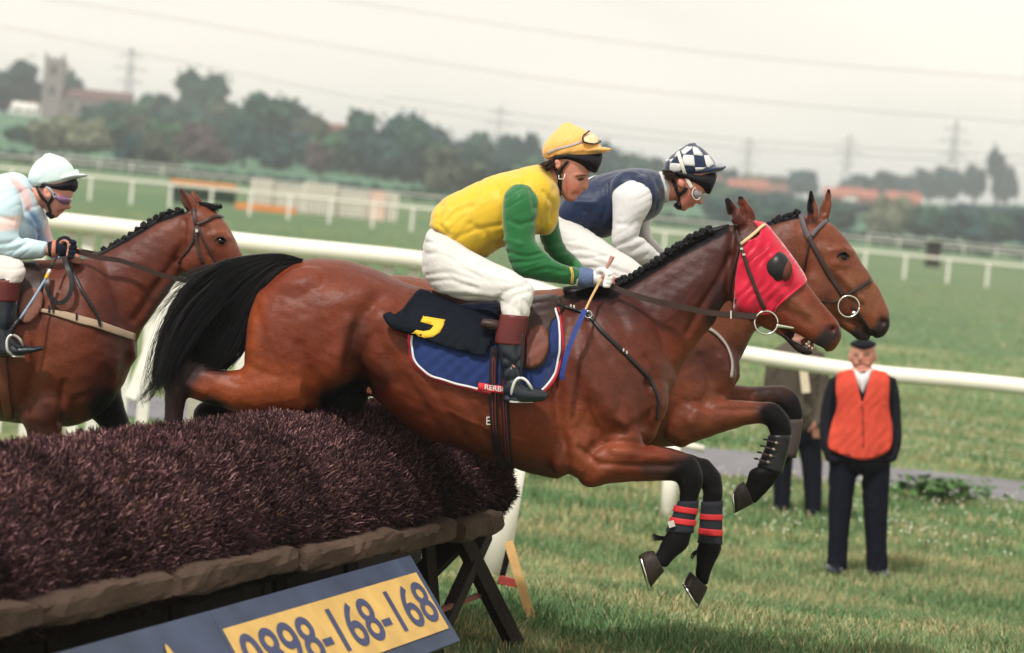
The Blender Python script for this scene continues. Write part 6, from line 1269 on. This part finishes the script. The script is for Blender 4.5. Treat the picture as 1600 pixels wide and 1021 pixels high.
# stirrup
t_st = empty('stirrup', tuple(W(815, 600, DA-.4)), 'white metal stirrup iron on a black leather around the yellow jockey\'s boot', 'stirrup')
STW = mat('white_metal', (.72, .70, .70), .25, .5, .05, metal=.3)
V, Fc = tpx([(799, 627, DA-.385, .006), (800, 610, DA-.412, .006), (805, 596, DA-.42, .006), (812, 591, DA-.42, .0065), (821, 594, DA-.42, .006), (828, 603, DA-.415, .006), (832, 612, DA-.39, .005), (830, 626, DA-.34, .005)], 8, 4); meshobj('iron', V, Fc, STW, t_st)
V, Fc = beam(W(799, 628, DA-.41), W(830, 628, DA-.34), .02, .006); meshobj('tread', V, Fc, STW, t_st, sm=False)
V, Fc = tpx([(813, 592, DA-.42, .005), (815, 570, DA-.425, .005), (816, 545, DA-.42, .005), (816, 520, DA-.41, .004)], 6, 3); meshobj('stirrup_leather', V, Fc, BLK, t_st)
# stick
t_wh = empty('whip', tuple(W(915, 485, DA-.2)), 'jockey\'s whip with pale shaft and blue leather flap held in the white glove', 'whip')
V, Fc = tpx([(957, 401, DA-.17, .0095), (954, 408, DA-.172, .0085), (947, 420, DA-.178, .006), (940, 436, DA-.188, .0055)], 8, 3); meshobj('handle', V, Fc, mat('pinkish_rubber', (.42, .20, .17), .6, .3), t_wh)
V, Fc = tpx([(940, 436, DA-.188, .0055), (932, 450, DA-.20, .0055), (923, 467, DA-.25, .005), (914, 486, DA-.30, .005)], 8, 3); meshobj('shaft', V, Fc, mat('cane_shaft', (.50, .32, .16), .5, .4, .15, 40), t_wh)
ribbon('flap', [W(914, 484, DA-.30), W(907, 500, DA-.34), W(897, 522, DA-.365), (W(886, 552, DA-.385)), W(879, 582, DA-.39), W(878, 594, DA-.385)], .010, .002, mat('blue_leather', (.020, .040, .19), .5, .4, .2, 30), t_wh)

# ---------------- jockey in navy and white ---------------------------------
jB = empty('person', tuple(GP(930, DB)), 'jockey in navy body, white sleeves and navy and white chequered cap', 'person')
torsoB = [(866, 322, 882, 362, .13), (890, 292, 915, 368, .155), (924, 278, 945, 372, .165), (958, 268, 972, 360, .18), (985, 263, 1002, 350, .195), (1012, 264, 1028, 336, .18), (1028, 269, 1038, 318, .12), (1034, 280, 1040, 305, .08)]
armB = [(968, 288, 1004, 286, .055, -.17), (957, 302, 1017, 300, .072, -.19), (957, 325, 1018, 322, .07, -.205), (957, 350, 1004, 348, .062, -.21), (956, 378, 1000, 366, .06, -.21), (966, 398, 1012, 378, .054, -.20), (988, 412, 1026, 392, .046, -.18), (1012, 420, 1036, 402, .040, -.15), (1030, 424, 1042, 410, .036, -.12)]
armB2 = [(995, 320, 1022, 316, .06, .16), (990, 350, 1018, 340, .06, .17), (996, 376, 1018, 366, .05, .17), (1010, 392, 1028, 380, .045, .15), (1030, 406, 1044, 396, .038, .1)]
legB = [(872, 334, 860, 370, .13, -.04), (905, 350, 872, 410, .125, -.08), (938, 372, 905, 440, .105, -.18), (968, 392, 940, 456, .09, -.24), (996, 410, 966, 468, .08, -.28), (1012, 430, 980, 476, .072, -.31), (1010, 458, 972, 484, .062, -.33), (1005, 490, 966, 490, .058, -.34)]
bootB = [(1005, 488, 966, 488, .056, -.34), (998, 535, 958, 532, .054, -.34), (996, 580, 964, 578, .045, -.34), (1006, 596, 966, 606, .044, -.345), (1030, 606, 1000, 620, .036, -.35)]
headB = [(1066, 242, 1092, 240, .04), (1054, 250, 1104, 250, .07), (1046, 262, 1114, 264, .088), (1050, 274, 1112, 282, .082), (1053, 285, 1104, 298, .076), (1055, 294, 1096, 309, .068), (1056, 304, 1088, 318, .056), (1057, 313, 1078, 325, .042), (1060, 322, 1068, 328, .028)]
neckB = [(1030, 284, 1040, 314, .07), (1042, 280, 1052, 314, .062), (1056, 270, 1066, 308, .06)]
bp = [loft(headB, DB, 4, 22), loft(neckB, DB, 4, 16), loft(shrink(torsoB, .88), DB), loft(shrink(armB, .8), DB), loft(shrink(armB2, .8), DB), loft(shrink(legB, .86), DB), loft(shrink(mirror_leg(legB), .86), DB), loft(shrink(bootB, .84), DB), loft(shrink(mirror_leg(bootB), .84), DB),
  blob(1092, 314, 7, 5, .012, DB, 40), blob(1081, 321, 5, 3.5, .016, DB), blob(1068, 326, 6, 4.5, .02, DB), blob(1080, 307, 8, 6, .022, DB-.034), blob(1064, 287, 5.5, 8, .012, DB-.08, -20), blob(1064, 287, 5.5, 8, .012, DB+.08, -20)]+fist(1044, 416, DB-.11, .8, 10)+fist(1050, 406, DB+.08, .75, 10)
bB = organic('body', bp, .0055, SKIN, jB, 3, [([(1078, 321), (1086, 319)], 2, -.004)], (.50, .20, .145), [([(1076, 321), (1086, 319)], 2.5, LIP, .7), ([(1075, 310)], 10, (.48, .15, .12), .9)], dref=DB)
tB = organic('silks', [loft(torsoB, DB, 5, 28, e=.95), blob(985, 300, 34, 34, .07, DB-.15)], .007, NSILK, jB, 4, [([(915, 330), (930, 345), (935, 365)], 5, -.008), ([(950, 290), (948, 320), (940, 350)], 4, -.006), ([(1022, 275), (1032, 300), (1025, 325)], 3.5, -.006), ([(900, 315), (930, 318)], 5, .006), ([(975, 275), (1000, 272)], 4, -.004)], wr=wob2(.0022, .13, .12))
organic('sleeve', [loft(armB, DB, 5, 22)], .0065, WSILK, jB, 4, [([(960, 385), (985, 378), (1004, 366)], 3.5, -.007), ([(966, 395), (990, 390), (1010, 380)], 3.5, -.005), ([(975, 300), (972, 340)], 5, -.004), ([(996, 345), (985, 352), (965, 350)], 4, -.005), ([(990, 408), (1012, 398)], 3, -.004)], wr=wob2(.0022, .12, .2))
organic('sleeve', [loft(armB2, DB, 5, 18)], .007, WSILK, jB, 4, [([(992, 360), (1016, 352)], 3.5, -.005)])
V, Fc = loft([(1026, 270, 1036, 316, .10), (1033, 268, 1042, 317, .092), (1037, 270, 1045, 314, .082)], DB, 3, 24); meshobj('collar', V, Fc, WSILK, jB)
organic('breeches', [loft(legB, DB, 5, 24), loft(mirror_leg(legB), DB, 5, 24), blob(884, 360, 24, 30, .15, DB, 20)], .007, BRE, jB, 4, [([(880, 385), (920, 392), (960, 405)], 3, -.005), ([(885, 400), (925, 406), (960, 420)], 3, -.005), ([(890, 415), (930, 422), (960, 432)], 3, -.005), ([(900, 366), (930, 384), (960, 394)], 3, -.004)], wr=folds(.0075, -.03, .20, .03))
for L in (bootB, mirror_leg(bootB)): organic('boot', [loft(L, DB, 4, 18)], .008, BOOTL, jB, 3)
BtB = bvh(tB); strap('highlight_stripe', [(918, 283), (930, 276), (944, 271), (956, 268)], 4, BtB, DB, .004, .003, WSILK, jB)  # white shoulder stripe with the navy silk's top highlight painted in
# chequered cap built from its separate gores
capL = [(1072, 227, 1084, 225, .03), (1054, 239, 1096, 231, .07), (1042, 250, 1108, 242, .093), (1037, 262, 1117, 254, .1), (1040, 272, 1120, 264, .098)]
V, Fc = loft(capL, DB, 5, 28); cpB = organic('cap', [(V, Fc), loft([(1048, 274, 1056, 264, .07), (1080, 277, 1086, 266, .09), (1108, 272, 1112, 262, .085), (1126, 268, 1128, 261, .055), (1134, 262, 1135, 259, .025)], DB, 4, 18, e=.8)], .005, NSILK, jB, 4)
Bc = bvh(cpB)
for pl in ([(1073, 229), (1082, 229), (1080, 233), (1070, 241), (1066, 241), (1064, 236)], [(1083, 229), (1090, 231), (1099, 242), (1097, 244), (1084, 242), (1082, 232)], [(1100, 243), (1107, 242), (1117, 258), (1108, 262), (1104, 261)], [(1068, 242), (1084, 243), (1086, 260), (1068, 259), (1066, 250)],
           [(1057, 239), (1063, 233), (1064, 242), (1053, 246)], [(1046, 246), (1054, 240), (1052, 248), (1048, 254), (1038, 252)], [(1047, 255), (1066, 256), (1064, 272), (1056, 273), (1046, 269)], [(1086, 262), (1104, 262), (1096, 266), (1087, 268)]):
    cloth('white_check', pl, Bc, DB, .003, .0015, WSILK, jB, grid=4, cyc=False, relax=0)
V, Fc = loft([(1048, 276, 1060, 266, .090), (1070, 286, 1078, 268, .097), (1083, 293, 1094, 270, .095), (1097, 299, 1107, 268, .085), (1108, 304, 1117, 270, .060), (1112, 298, 1119, 272, .04)], DB, 4, 22); meshobj('skull_cap', V, Fc, SKULL, jB)
V, Fc = blob(1084, 226, 4, 2.5, .01, DB); meshobj('cap_button', V, Fc, NSILK, jB)
BhB = bvh(bB, cpB)
strap('goggle_strap', [(1059, 234), (1063, 248), (1068, 264), (1074, 280), (1081, 294)], 5.5, BhB, DB, .006, .002, FRAME, jB)
V, Fc = loft([(1081, 295, 1081, 310, .030, -.042), (1088, 293, 1087, 313, .036, -.036), (1096, 299, 1094, 312, .036, -.02), (1099, 302, 1098, 309, .03, -.005)], DB, 4, 20); g_ = meshobj('goggles', V, Fc, LENS, jB); ring3(W(1088.5, 303, DB-.066), 9.0*DB/FPX, .0022, FRAME, 'goggle_rim', g_, axn=Fv*.80+RT*-.60, sq=1.05)
strap('chin_strap', [(1044, 268), (1052, 282), (1058, 300), (1062, 304), (1070, 299), (1074, 293)], 5, bvh(bB), DB, .005, .003, BLK, jB); V, Fc = loft([(1058, 316, 1052, 322, .03), (1062, 314, 1058, 328, .042), (1066, 313, 1065, 329, .03)], DB, 3, 14); meshobj('chin_cup', V, Fc, BLK, jB)
strap('chin_strap', [(1060, 303), (1063, 314)], 4, bvh(bB), DB, .005, .003, BLK, jB)
hair_strands('hair', [[(1048, 266), (1040, 266), (1036, 268), (1034, 270)], [(1060, 276), (1052, 280), (1046, 280), (1040, 280)]], 200, DB-.05, 2, .0022, jB, 42, seg=6, dsp=.08, m=BROWNH)

# ---------------- jockey in pale blue --------------------------------------
jC = empty('person', tuple(GP(0, DC)), 'jockey in pale blue and pink silks and pale blue cap, cut by the left edge', 'person')
torsoC = [(-92, 385, -62, 410, .14), (-88, 345, -40, 412, .17), (-66, 312, -12, 405, .18), (-30, 288, 22, 398, .19), (4, 272, 52, 380, .195), (28, 270, 70, 356, .17), (42, 278, 68, 332, .11), (50, 290, 62, 318, .07)]
armC = [(-16, 300, 24, 292, .06, -.17), (-24, 322, 34, 318, .075, -.19), (-26, 350, 32, 346, .072, -.20), (-20, 380, 30, 368, .066, -.205), (6, 402, 44, 372, .056, -.20), (38, 406, 62, 376, .048, -.19), (66, 404, 74, 378, .040, -.18)]
armC2 = [(40, 340, 72, 330, .06, .15), (46, 368, 78, 356, .055, .15), (62, 392, 84, 376, .045, .12), (80, 404, 92, 388, .038, .06), (90, 408, 98, 396, .034, .0)]
legC = [(-72, 390, -96, 420, .13, -.04), (-40, 396, -70, 460, .125, -.14), (-4, 398, -34, 462, .10, -.26), (30, 406, 0, 455, .085, -.31), (40, 424, -6, 450, .068, -.34), (34, 442, -8, 446, .060, -.35)]
bootC = [(32, 440, -10, 440, .058, -.35), (28, 474, -16, 472, .058, -.35), (24, 500, -14, 498, .054, -.355), (20, 526, -12, 530, .046, -.36), (34, 538, -10, 556, .045, -.365), (52, 541, 22, 557, .040, -.37), (66, 541, 50, 552, .03, -.375), (70, 542, 64, 549, .018, -.375)]
headC = [(72, 254, 92, 252, .04), (60, 264, 104, 264, .07), (52, 278, 114, 280, .088), (56, 291, 116, 297, .082), (61, 302, 112, 310, .076), (64, 312, 108, 321, .068), (67, 320, 102, 329, .056), (71, 329, 94, 336, .042), (76, 337, 86, 341, .028)]
neckC = [(44, 292, 62, 326, .075), (54, 290, 68, 324, .065), (64, 284, 80, 320, .062)]
bp = [loft(headC, DC, 4, 22), loft(neckC, DC, 4, 16), loft(shrink(torsoC, .88), DC), loft(shrink(armC, .8), DC), loft(shrink(armC2, .8), DC), loft(shrink(legC, .86), DC), loft(shrink(mirror_leg(legC), .86), DC), loft(shrink(bootC, .84), DC), loft(shrink(mirror_leg(bootC), .84), DC),
  blob(106, 322, 6, 5, .012, DC, 35), blob(96, 330, 5, 3.5, .016, DC), blob(86, 337, 6, 4.5, .02, DC), blob(92, 315, 8, 6, .022, DC-.034), blob(74, 302, 7, 10, .012, DC-.082, -20), blob(74, 302, 7, 10, .012, DC+.082, -20), tpx([(66, 391, DC-.18, .028), (94, 388, DC-.18, .026)], 10, 2), tpx([(112, 402, DC-.14, .010), (122, 405, DC-.15, .010), (132, 404, DC-.15, .009)], 8, 2), tpx([(112, 407, DC-.13, .010), (120, 410, DC-.14, .0095), (128, 410, DC-.145, .009)], 8, 2)]+fist(98, 387, DC-.18, .95, 5)+fist(112, 398, DC-.08, .85, 10)
bC = organic('body', bp, .0055, SKIN, jC, 3, [([(92, 331), (101, 329)], 2, -.004), ([(74, 302)], 3, -.006)], (.55, .26, .20), [([(91, 331), (101, 329)], 2.5, LIP, .7), ([(74, 302)], 8, (.62, .27, .20), .8)], dref=DC)
strC = [([(-10, 290), (0, 320)], 4, -.006), ([(36, 300), (50, 325), (58, 350)], 4, -.008), ([(46, 330), (60, 350), (62, 370)], 4, -.008), ([(34, 345), (50, 352), (60, 365)], 4, -.006), ([(34, 330), (44, 345)], 4, .006)]
tC = organic('silks', [loft(torsoC, DC, 5, 28, e=.95), blob(4, 306, 32, 32, .07, DC-.15)], .007, mat('blue_pink_silk', (1, 1, 1), .42, .4, .05, 8, .25, 9, attr=True, sheen=.25), jC, 4, strC, (.50, .64, .70), [([(20, 280), (38, 300), (46, 325)], 9, (.66, .46, .46), .6), ([(-60, 330), (-20, 300)], 20, (.62, .60, .58), .8), ([(52, 340), (62, 368)], 18, (.22, .38, .60), .8)], wr=wob2(.003, .12, .14))
organic('sleeve', [loft(armC, DC, 5, 22)], .0065, mat('blue_pink_silk', (1, 1, 1)), jC, 4, [([(-10, 384), (15, 380), (35, 372)], 4, -.008), ([(0, 395), (25, 390), (45, 380)], 4, -.006), ([(0, 340), (20, 345)], 4, -.006)], (.48, .64, .70), [([(-24, 352), (30, 348)], 15, (.72, .55, .52), .5)], wr=wob2(.003, .1, .2))
organic('sleeve', [loft(armC2, DC, 5, 18)], .007, mat('blue_pink_silk', (1, 1, 1)), jC, 4, [], (.36, .50, .66), [([(70, 350), (84, 378)], 10, (.68, .46, .46), .5)], wr=wob2(.002, .1, .2))
BLG = mat('black_glove', (.010, .012, .022), .8, .25, .15, 30, .3, 80)
organic('glove', fist(98, 387, DC-.182, 1.18, 5)+[tpx([(76, 390, DC-.18, .034), (90, 388, DC-.18, .036)], 12, 2)], .004, BLG, jC, 2)
V, Fc = loft([(82, 403, 83, 376, .036, -.18), (87, 403, 88, 375, .038, -.18)], DC, 2, 16); meshobj('glove_band', V, Fc, mat('orange_elastic', (.50, .20, .13), .7, .3), jC)
strap2('thumb_plaster', [(124, 402, DC-.162, .0095), (136, 404, DC-.162, .009)], 0, WSILK, jC)
organic('breeches', [loft(legC, DC, 5, 24), loft(mirror_leg(legC), DC, 5, 24), blob(-66, 402, 26, 30, .15, DC, 20)], .007, silk('cream_breeches', (.56, .51, .48), .6, .3, 12), jC, 4, [], wr=folds(.005, -.05, .2))
organic('boot', [loft(bootC, DC, 5, 20)], .0065, BOOTL, jC, 3, [([(-10, 510), (8, 518), (22, 510)], 4, -.005)]); organic('boot', [loft(mirror_leg(bootC), DC, 4, 18)], .008, BOOTL, jC, 3)
V, Fc = loft([(34, 439, -10, 438, .061, -.35), (31, 456, -14, 455, .061, -.35), (29, 473, -17, 471, .061, -.35)], DC, 4, 22, round_ends=False); meshobj('boot_top', V, Fc, MAR, jC)
CAPC = silk('pale_blue_cap_silk', (.58, .70, .70), .42, .3, 20)
cpC = organic('cap', [loft([(68, 243, 82, 241, .03), (56, 253, 98, 246, .07), (48, 266, 110, 256, .093), (44, 279, 117, 268, .1), (50, 292, 118, 279, .098)], DC, 4, 26), loft([(56, 294, 66, 284, .075), (84, 290, 90, 278, .09), (108, 283, 112, 272, .085), (126, 278, 128, 272, .055), (137, 275, 137.5, 273, .025)], DC, 4, 18, e=.8)], .005, CAPC, jC, 4, [([(66, 246), (64, 265), (70, 290)], 2, -.004), ([(55, 290), (75, 290)], 3, -.004)], wr=wob2(.0016, .2, .2))
V, Fc = loft([(64, 296, 72, 286, .088), (82, 299, 88, 286, .094), (98, 303, 104, 282, .092), (112, 301, 117, 280, .065), (117, 300, 119, 280, .045)], DC, 4, 22); meshobj('skull_cap', V, Fc, SKULL, jC)
V, Fc = blob(119, 270, 5, 5, .012, DC); meshobj('cap_button', V, Fc, CAPC, jC)
V, Fc = loft([(86, 303, 88, 314, .03, -.045), (96, 303, 98, 320, .045, -.035), (106, 305, 108, 320, .05, -.01), (110, 308, 111, 317, .045, .0)], DC, 4, 18); meshobj('goggles', V, Fc, mat('purple_lens', (.20, .10, .19), .08, .7, .05), jC)
BhC = bvh(bC, cpC); strap('goggle_strap', [(73, 292), (80, 300), (86, 309)], 4.5, BhC, DC, .006, .002, mat('grey_strap', (.35, .40, .44), .6, .3), jC)
strap('chin_strap', [(58, 291), (64, 306), (74, 316), (78, 326), (79, 334)], 5, bvh(bC), DC, .005, .003, BLK, jC); strap('chin_strap', [(84, 302), (82, 310), (77, 318)], 5, bvh(bC), DC, .005, .003, BLK, jC)
V, Fc = loft([(74, 331, 72, 336, .03), (80, 330, 79, 343, .042), (86, 333, 87, 340, .03)], DC, 3, 14); meshobj('chin_cup', V, Fc, BLK, jC)
t_w2 = empty('whip', tuple(W(50, 460, DC-.4)), 'thin blue-grey whip with a yellow and white collar, held by the jockey in pale blue', 'whip')
for nm, P_, m_ in (('shaft', [(92, 396, DC-.24, .005), (80, 418, DC-.30, .005)], BLK), ('collar', [(78, 422, DC-.31, .0075), (75, 428, DC-.32, .0075)], WHT), ('collar', [(75, 428, DC-.32, .0075), (71, 436, DC-.33, .0075)], YEL), ('shaft', [(71, 436, DC-.33, .0055), (50, 470, DC-.40, .0055), (30, 500, DC-.44, .005)], mat('blue_grey_shaft', (.22, .30, .42), .4, .5, .1, 20)), ('flap', [(30, 498, DC-.44, .006), (22, 510, DC-.45, .011), (17, 522, DC-.45, .010)], BLK)):
    V, Fc = tpx(P_, 8, 3); meshobj(nm, V, Fc, m_, t_w2)
t_s2 = empty('stirrup', tuple(W(20, 540, DC-.4)), 'white stirrup iron around the toe of the pale blue jockey\'s boot', 'stirrup')
V, Fc = tpx([(21, 556, DC-.39, .006), (12, 548, DC-.42, .006), (11, 532, DC-.425, .006), (17, 524, DC-.425, .006), (26, 526, DC-.42, .006), (33, 534, DC-.41, .006), (36, 546, DC-.36, .005), (34, 556, DC-.34, .005)], 8, 4); meshobj('iron', V, Fc, STW, t_s2)
V, Fc = beam(W(21, 557, DC-.40), W(36, 557, DC-.34), .02, .006); meshobj('tread', V, Fc, STW, t_s2, sm=False)
V, Fc = tpx([(20, 524, DC-.42, .005), (24, 500, DC-.42, .005), (26, 470, DC-.415, .004)], 6, 3); meshobj('stirrup_leather', V, Fc, BLK, t_s2)

# ---------------- the two men by the rail -----------------------------------
def man(D, P, skin, parts, label, voxel=.008, strokes=(), paint=()):
    t = empty('person', tuple(P), label, 'person'); b = organic('body', parts, voxel, SKIN, t, 3, strokes, skin, paint, dref=D); return t, b
DM = 22.6
DKC = mat('dark_navy_cloth', (.010, .010, .015), .8, .12, .15, 20, .2, 30); TRO = mat('dark_trousers', (.007, .008, .014), .85, .1, .15, 20, .2, 20, stretch=(1, 1, .3)); WAI = mat('red_orange_waistcoat', (.52, .060, .035), .75, .3, .08, 12, .5, 12)
def oval(x, y, hw, d, off=0): return (x-hw, y, x+hw, y, d, off)
# limbs as (x, y, half width px, half depth m, depth offset)
mt = [oval(1347, 706, 40, .15), oval(1346, 680, 44, .155), oval(1347, 640, 42, .15), oval(1348, 608, 46, .15), oval(1348, 590, 44, .13), oval(1348, 578, 22, .08)]
ll = [oval(1322, 706, 26, .12), oval(1317, 740, 22, .11), oval(1313, 790, 19, .09), oval(1310, 840, 16, .075), oval(1307, 888, 16, .08)]
rl = [oval(1366, 706, 26, .12), oval(1368, 740, 23, .11), oval(1368, 790, 20, .09), oval(1369, 845, 17, .075), oval(1371, 896, 17, .08)]
la = [oval(1307, 592, 11, .07), oval(1297, 620, 11, .065), oval(1292, 655, 11, .06, -.02), oval(1293, 690, 12, .055, -.05), oval(1305, 720, 15, .07, -.07)]
ra = [oval(1390, 592, 10, .07), oval(1396, 620, 10, .065), (1388, 655, 1408, 655, .06, -.02), oval(1397, 690, 12, .055, -.05), oval(1386, 719, 15, .07, -.07)]
hd = [oval(1348, 535, 13, .06), oval(1348, 541, 18.5, .085), oval(1348, 551, 20, .09), oval(1347.5, 561, 19, .085), oval(1347, 570, 16, .075), oval(1346.5, 578, 11, .055), oval(1346, 583, 7, .03)]
nk = [oval(1347, 588, 13, .06), oval(1347, 572, 12, .06)]
def handpocket(x, y, D, s):
    P = [blob(x, y, 10, 11, .04, D-.10)]
    for i in range(4): P.append(tpx([(x-6+i*4, y+6, D-.12, .010), (x-6+i*4, y+13+2*(i in (1, 2)), D-.13, .009), (x-5+i*4, y+18, D-.12, .008)], 8, 2))
    P.append(tpx([(x+s*7, y-2, D-.12, .011), (x+s*12, y+4, D-.15, .010), (x+s*12, y+9, D-.15, .009)], 8, 2)); return P
bm_ = [loft(s, DM, 4, 18) for s in (shrink(mt, .9), shrink(ll, .85), shrink(rl, .85), shrink(la, .8), shrink(ra, .8), hd, nk)]+[blob(1343, 560, 3.2, 5, .02, DM-.085), blob(1328, 559, 3.2, 7, .02, DM), blob(1368, 559, 3.2, 7, .02, DM), blob(1346, 574, 7, 4, .03, DM-.05), blob(1341, 568, 6, 5, .03, DM-.05), blob(1354, 568, 6, 5, .03, DM-.05)]+handpocket(1306, 703, DM+.06, 1)+handpocket(1385, 702, DM+.06, -1)
m1, b1 = man(DM, GP(1345, DM), (.50, .23, .17), bm_, 'elderly man in a red-orange waistcoat and flat cap standing hands in pockets by the rail', .007,
  [([(1338, 555), (1343, 556)], 2.5, -.006), ([(1351, 556), (1357, 555)], 2.5, -.006), ([(1340, 571), (1351, 571)], 1.8, -.005)],
  [([(1336, 556), (1342, 557)], 2.6, (.07, .04, .035), .8), ([(1350, 557), (1357, 556)], 2.6, (.07, .04, .035), .8), ([(1335, 552), (1342, 552)], 1.6, (.25, .17, .14), .8), ([(1349, 552), (1358, 552)], 1.6, (.25, .17, .14), .8), ([(1341, 571), (1350, 571)], 1.3, (.36, .12, .09), .8), ([(1352, 563)], 8, (.55, .19, .14), .9)])
organic('jacket', [loft([oval(1347, 728, 43, .16), oval(1346, 700, 47, .175), oval(1347, 645, 44, .16), oval(1348, 608, 47, .155), oval(1348, 588, 44, .13), oval(1348, 579, 20, .07)], DM, 4, 24), loft(la, DM, 4, 16), loft(ra, DM, 4, 16)], .009, DKC, m1, 3, wr=wob2(.004, .2, .15))
V, Fc = loft([(1336, 582, 1345, 616, .03, -.12), (1346, 584, 1348, 622, .04, -.125), (1358, 582, 1351, 614, .03, -.12)], DM, 4, 16); meshobj('shirt', V, Fc, WSILK, m1)
for q_ in ([(1334, 576, 1338, 590, .02, -.10), (1345, 584, 1344, 592, .012, -.13)], [(1362, 576, 1358, 590, .02, -.10), (1350, 584, 1351, 592, .012, -.13)]):
    V, Fc = loft(q_, DM, 3, 10); meshobj('collar', V, Fc, WSILK, m1)
jk = [o for o in m1.children if o.name.startswith('jacket')][0]
wc = cloth('waistcoat', [(1309, 584), (1320, 580), (1333, 580), (1340, 600), (1347.5, 629), (1356, 600), (1364, 580), (1376, 580), (1388, 586), (1389, 610), (1389, 640), (1394, 665), (1392, 698), (1376, 712), (1350, 719), (1330, 715), (1300, 704), (1294, 692), (1300, 660), (1308, 635), (1306, 605)], bvh(jk), DM, .03, .014, WAI, m1, grid=6, relax=14, wrinkle=.012)
V, Fc = tpx([(1347.5, 630, DM-.215, .004), (1348, 660, DM-.218, .004), (1349, 690, DM-.215, .004), (1350, 716, DM-.205, .004)], 6, 3); meshobj('front_seam', V, Fc, mat('dark_red_thread', (.22, .03, .02), .7, .2), m1)
Bw = bvh(wc)
for i in range(4): V, Fc = blob(1347.5+i*.4, 640+i*19, 1.5, 1.5, .004, DM-.222); meshobj('button', V, Fc, BLK, m1)
organic('trousers', [loft([oval(1346, 716, 40, .15), oval(1346, 732, 42, .15)], DM, 3, 22), loft(ll, DM, 4, 18), loft(rl, DM, 4, 18)], .008, TRO, m1, 3, [([(1346, 722), (1346, 745)], 4, -.02)], wr=wob2(.005, .12, .09))
for x_, y_ in ((1303, 888), (1375, 897)):
    V, Fc = loft([(x_-12, y_-9, x_+13, y_-9, .08, .03), (x_-14, y_, x_+15, y_, .11, -.03), (x_-9, y_+5, x_+12, y_+5, .12, -.05)], DM, 3, 16); meshobj('shoe', V, Fc, BOOTL, m1)
V, Fc = loft([(1338, 531, 1360, 532, .07, .0), (1330, 535, 1368, 536, .10, .0), (1328, 539, 1369, 540, .105, -.01), (1333, 542, 1364, 543, .09, -.03)], DM, 3, 20); meshobj('flat_cap', V, Fc, DKC, m1)
V, Fc = loft([(1330, 546, 1331, 556, .05, .02), (1333, 545, 1334, 552, .06, .02)], DM, 2, 10); meshobj('hair', V, Fc, mat('grey_hair', (.28, .27, .26), .7, .3), m1)
# second man
DN = 26.9
GBR = mat('grey_brown_jacket', (.075, .062, .048), .85, .2, .18, 14, .2, 20)
mt2 = [oval(1243, 670, 33, .15), oval(1243, 640, 37, .155), oval(1243, 600, 37, .15), oval(1244, 560, 38, .15), oval(1244, 545, 34, .12), oval(1245, 534, 16, .07)]
ll2 = [oval(1226, 680, 20, .11), oval(1222, 720, 17, .10), oval(1222, 765, 14, .08), oval(1220, 812, 13, .08)]
rl2 = [oval(1262, 680, 20, .11), oval(1268, 720, 17, .10), oval(1270, 770, 14, .08), oval(1270, 816, 13, .08)]
la2 = [oval(1212, 552, 11, .07), oval(1206, 580, 11, .065), oval(1204, 612, 10, .06), oval(1207, 645, 10, .055, -.06), oval(1212, 668, 9, .05, -.1)]
ra2 = [oval(1276, 552, 11, .07), oval(1284, 580, 11, .065), oval(1286, 612, 10, .06), oval(1283, 645, 10, .055, -.06), oval(1278, 668, 9, .05, -.1)]
hd2 = [oval(1246, 492, 10, .06), oval(1246, 500, 14, .085), oval(1246, 511, 14.5, .09), oval(1246, 520, 12, .08), oval(1246, 528, 8, .055)]
bm_ = [loft(s, DN, 4, 16) for s in (shrink(mt2, .9), shrink(ll2, .85), shrink(rl2, .85), shrink(la2, .8), shrink(ra2, .8), hd2, [oval(1245, 540, 10, .06), oval(1246, 524, 9, .06)])]+[blob(1244, 512, 2.6, 4, .02, DN-.085)]+handpocket(1214, 668, DN, 1)+handpocket(1276, 668, DN, -1)
m2, b2 = man(DN, GP(1243, DN), (.48, .23, .17), bm_, 'man in a grey-brown jacket and dark trousers, his head hidden by the hooded horse\'s muzzle', .009)
organic('jacket', [loft(mt2, DN, 4, 22), loft(la2, DN, 4, 16), loft(ra2, DN, 4, 16)], .010, GBR, m2, 3, [([(1250, 560), (1248, 665)], 2.5, -.01)], wr=wob2(.005, .2, .15))
organic('trousers', [loft([oval(1244, 672, 33, .14), oval(1244, 690, 34, .14)], DN, 3, 20), loft(ll2, DN, 4, 16), loft(rl2, DN, 4, 16)], .010, TRO, m2, 3, wr=wob2(.005, .12, .09))
for x_, y_ in ((1217, 812), (1272, 817)):
    V, Fc = loft([(x_-9, y_-6, x_+10, y_-6, .07, .03), (x_-10, y_, x_+11, y_, .10, -.02), (x_-8, y_+4, x_+10, y_+4, .12, -.05)], DN, 3, 14); meshobj('shoe', V, Fc, BOOTL, m2)
V, Fc = loft([(1232, 498, 1260, 498, .09), (1235, 490, 1257, 490, .07), (1240, 487, 1252, 487, .04)], DN, 3, 16); meshobj('flat_cap', V, Fc, GBR, m2)
V, Fc = box(W(1257, 592, DN-.2), .035, .012, .12, [RT*.98+UP*.12, Fv, UP*.98-RT*.12]); o = meshobj('race_card', V, Fc, mat('cream_paper', (.62, .54, .40), .7, .3, .08), None, sm=False)
tag(o, 'folded cream race card at the chest of the man in the grey-brown jacket', 'race card')
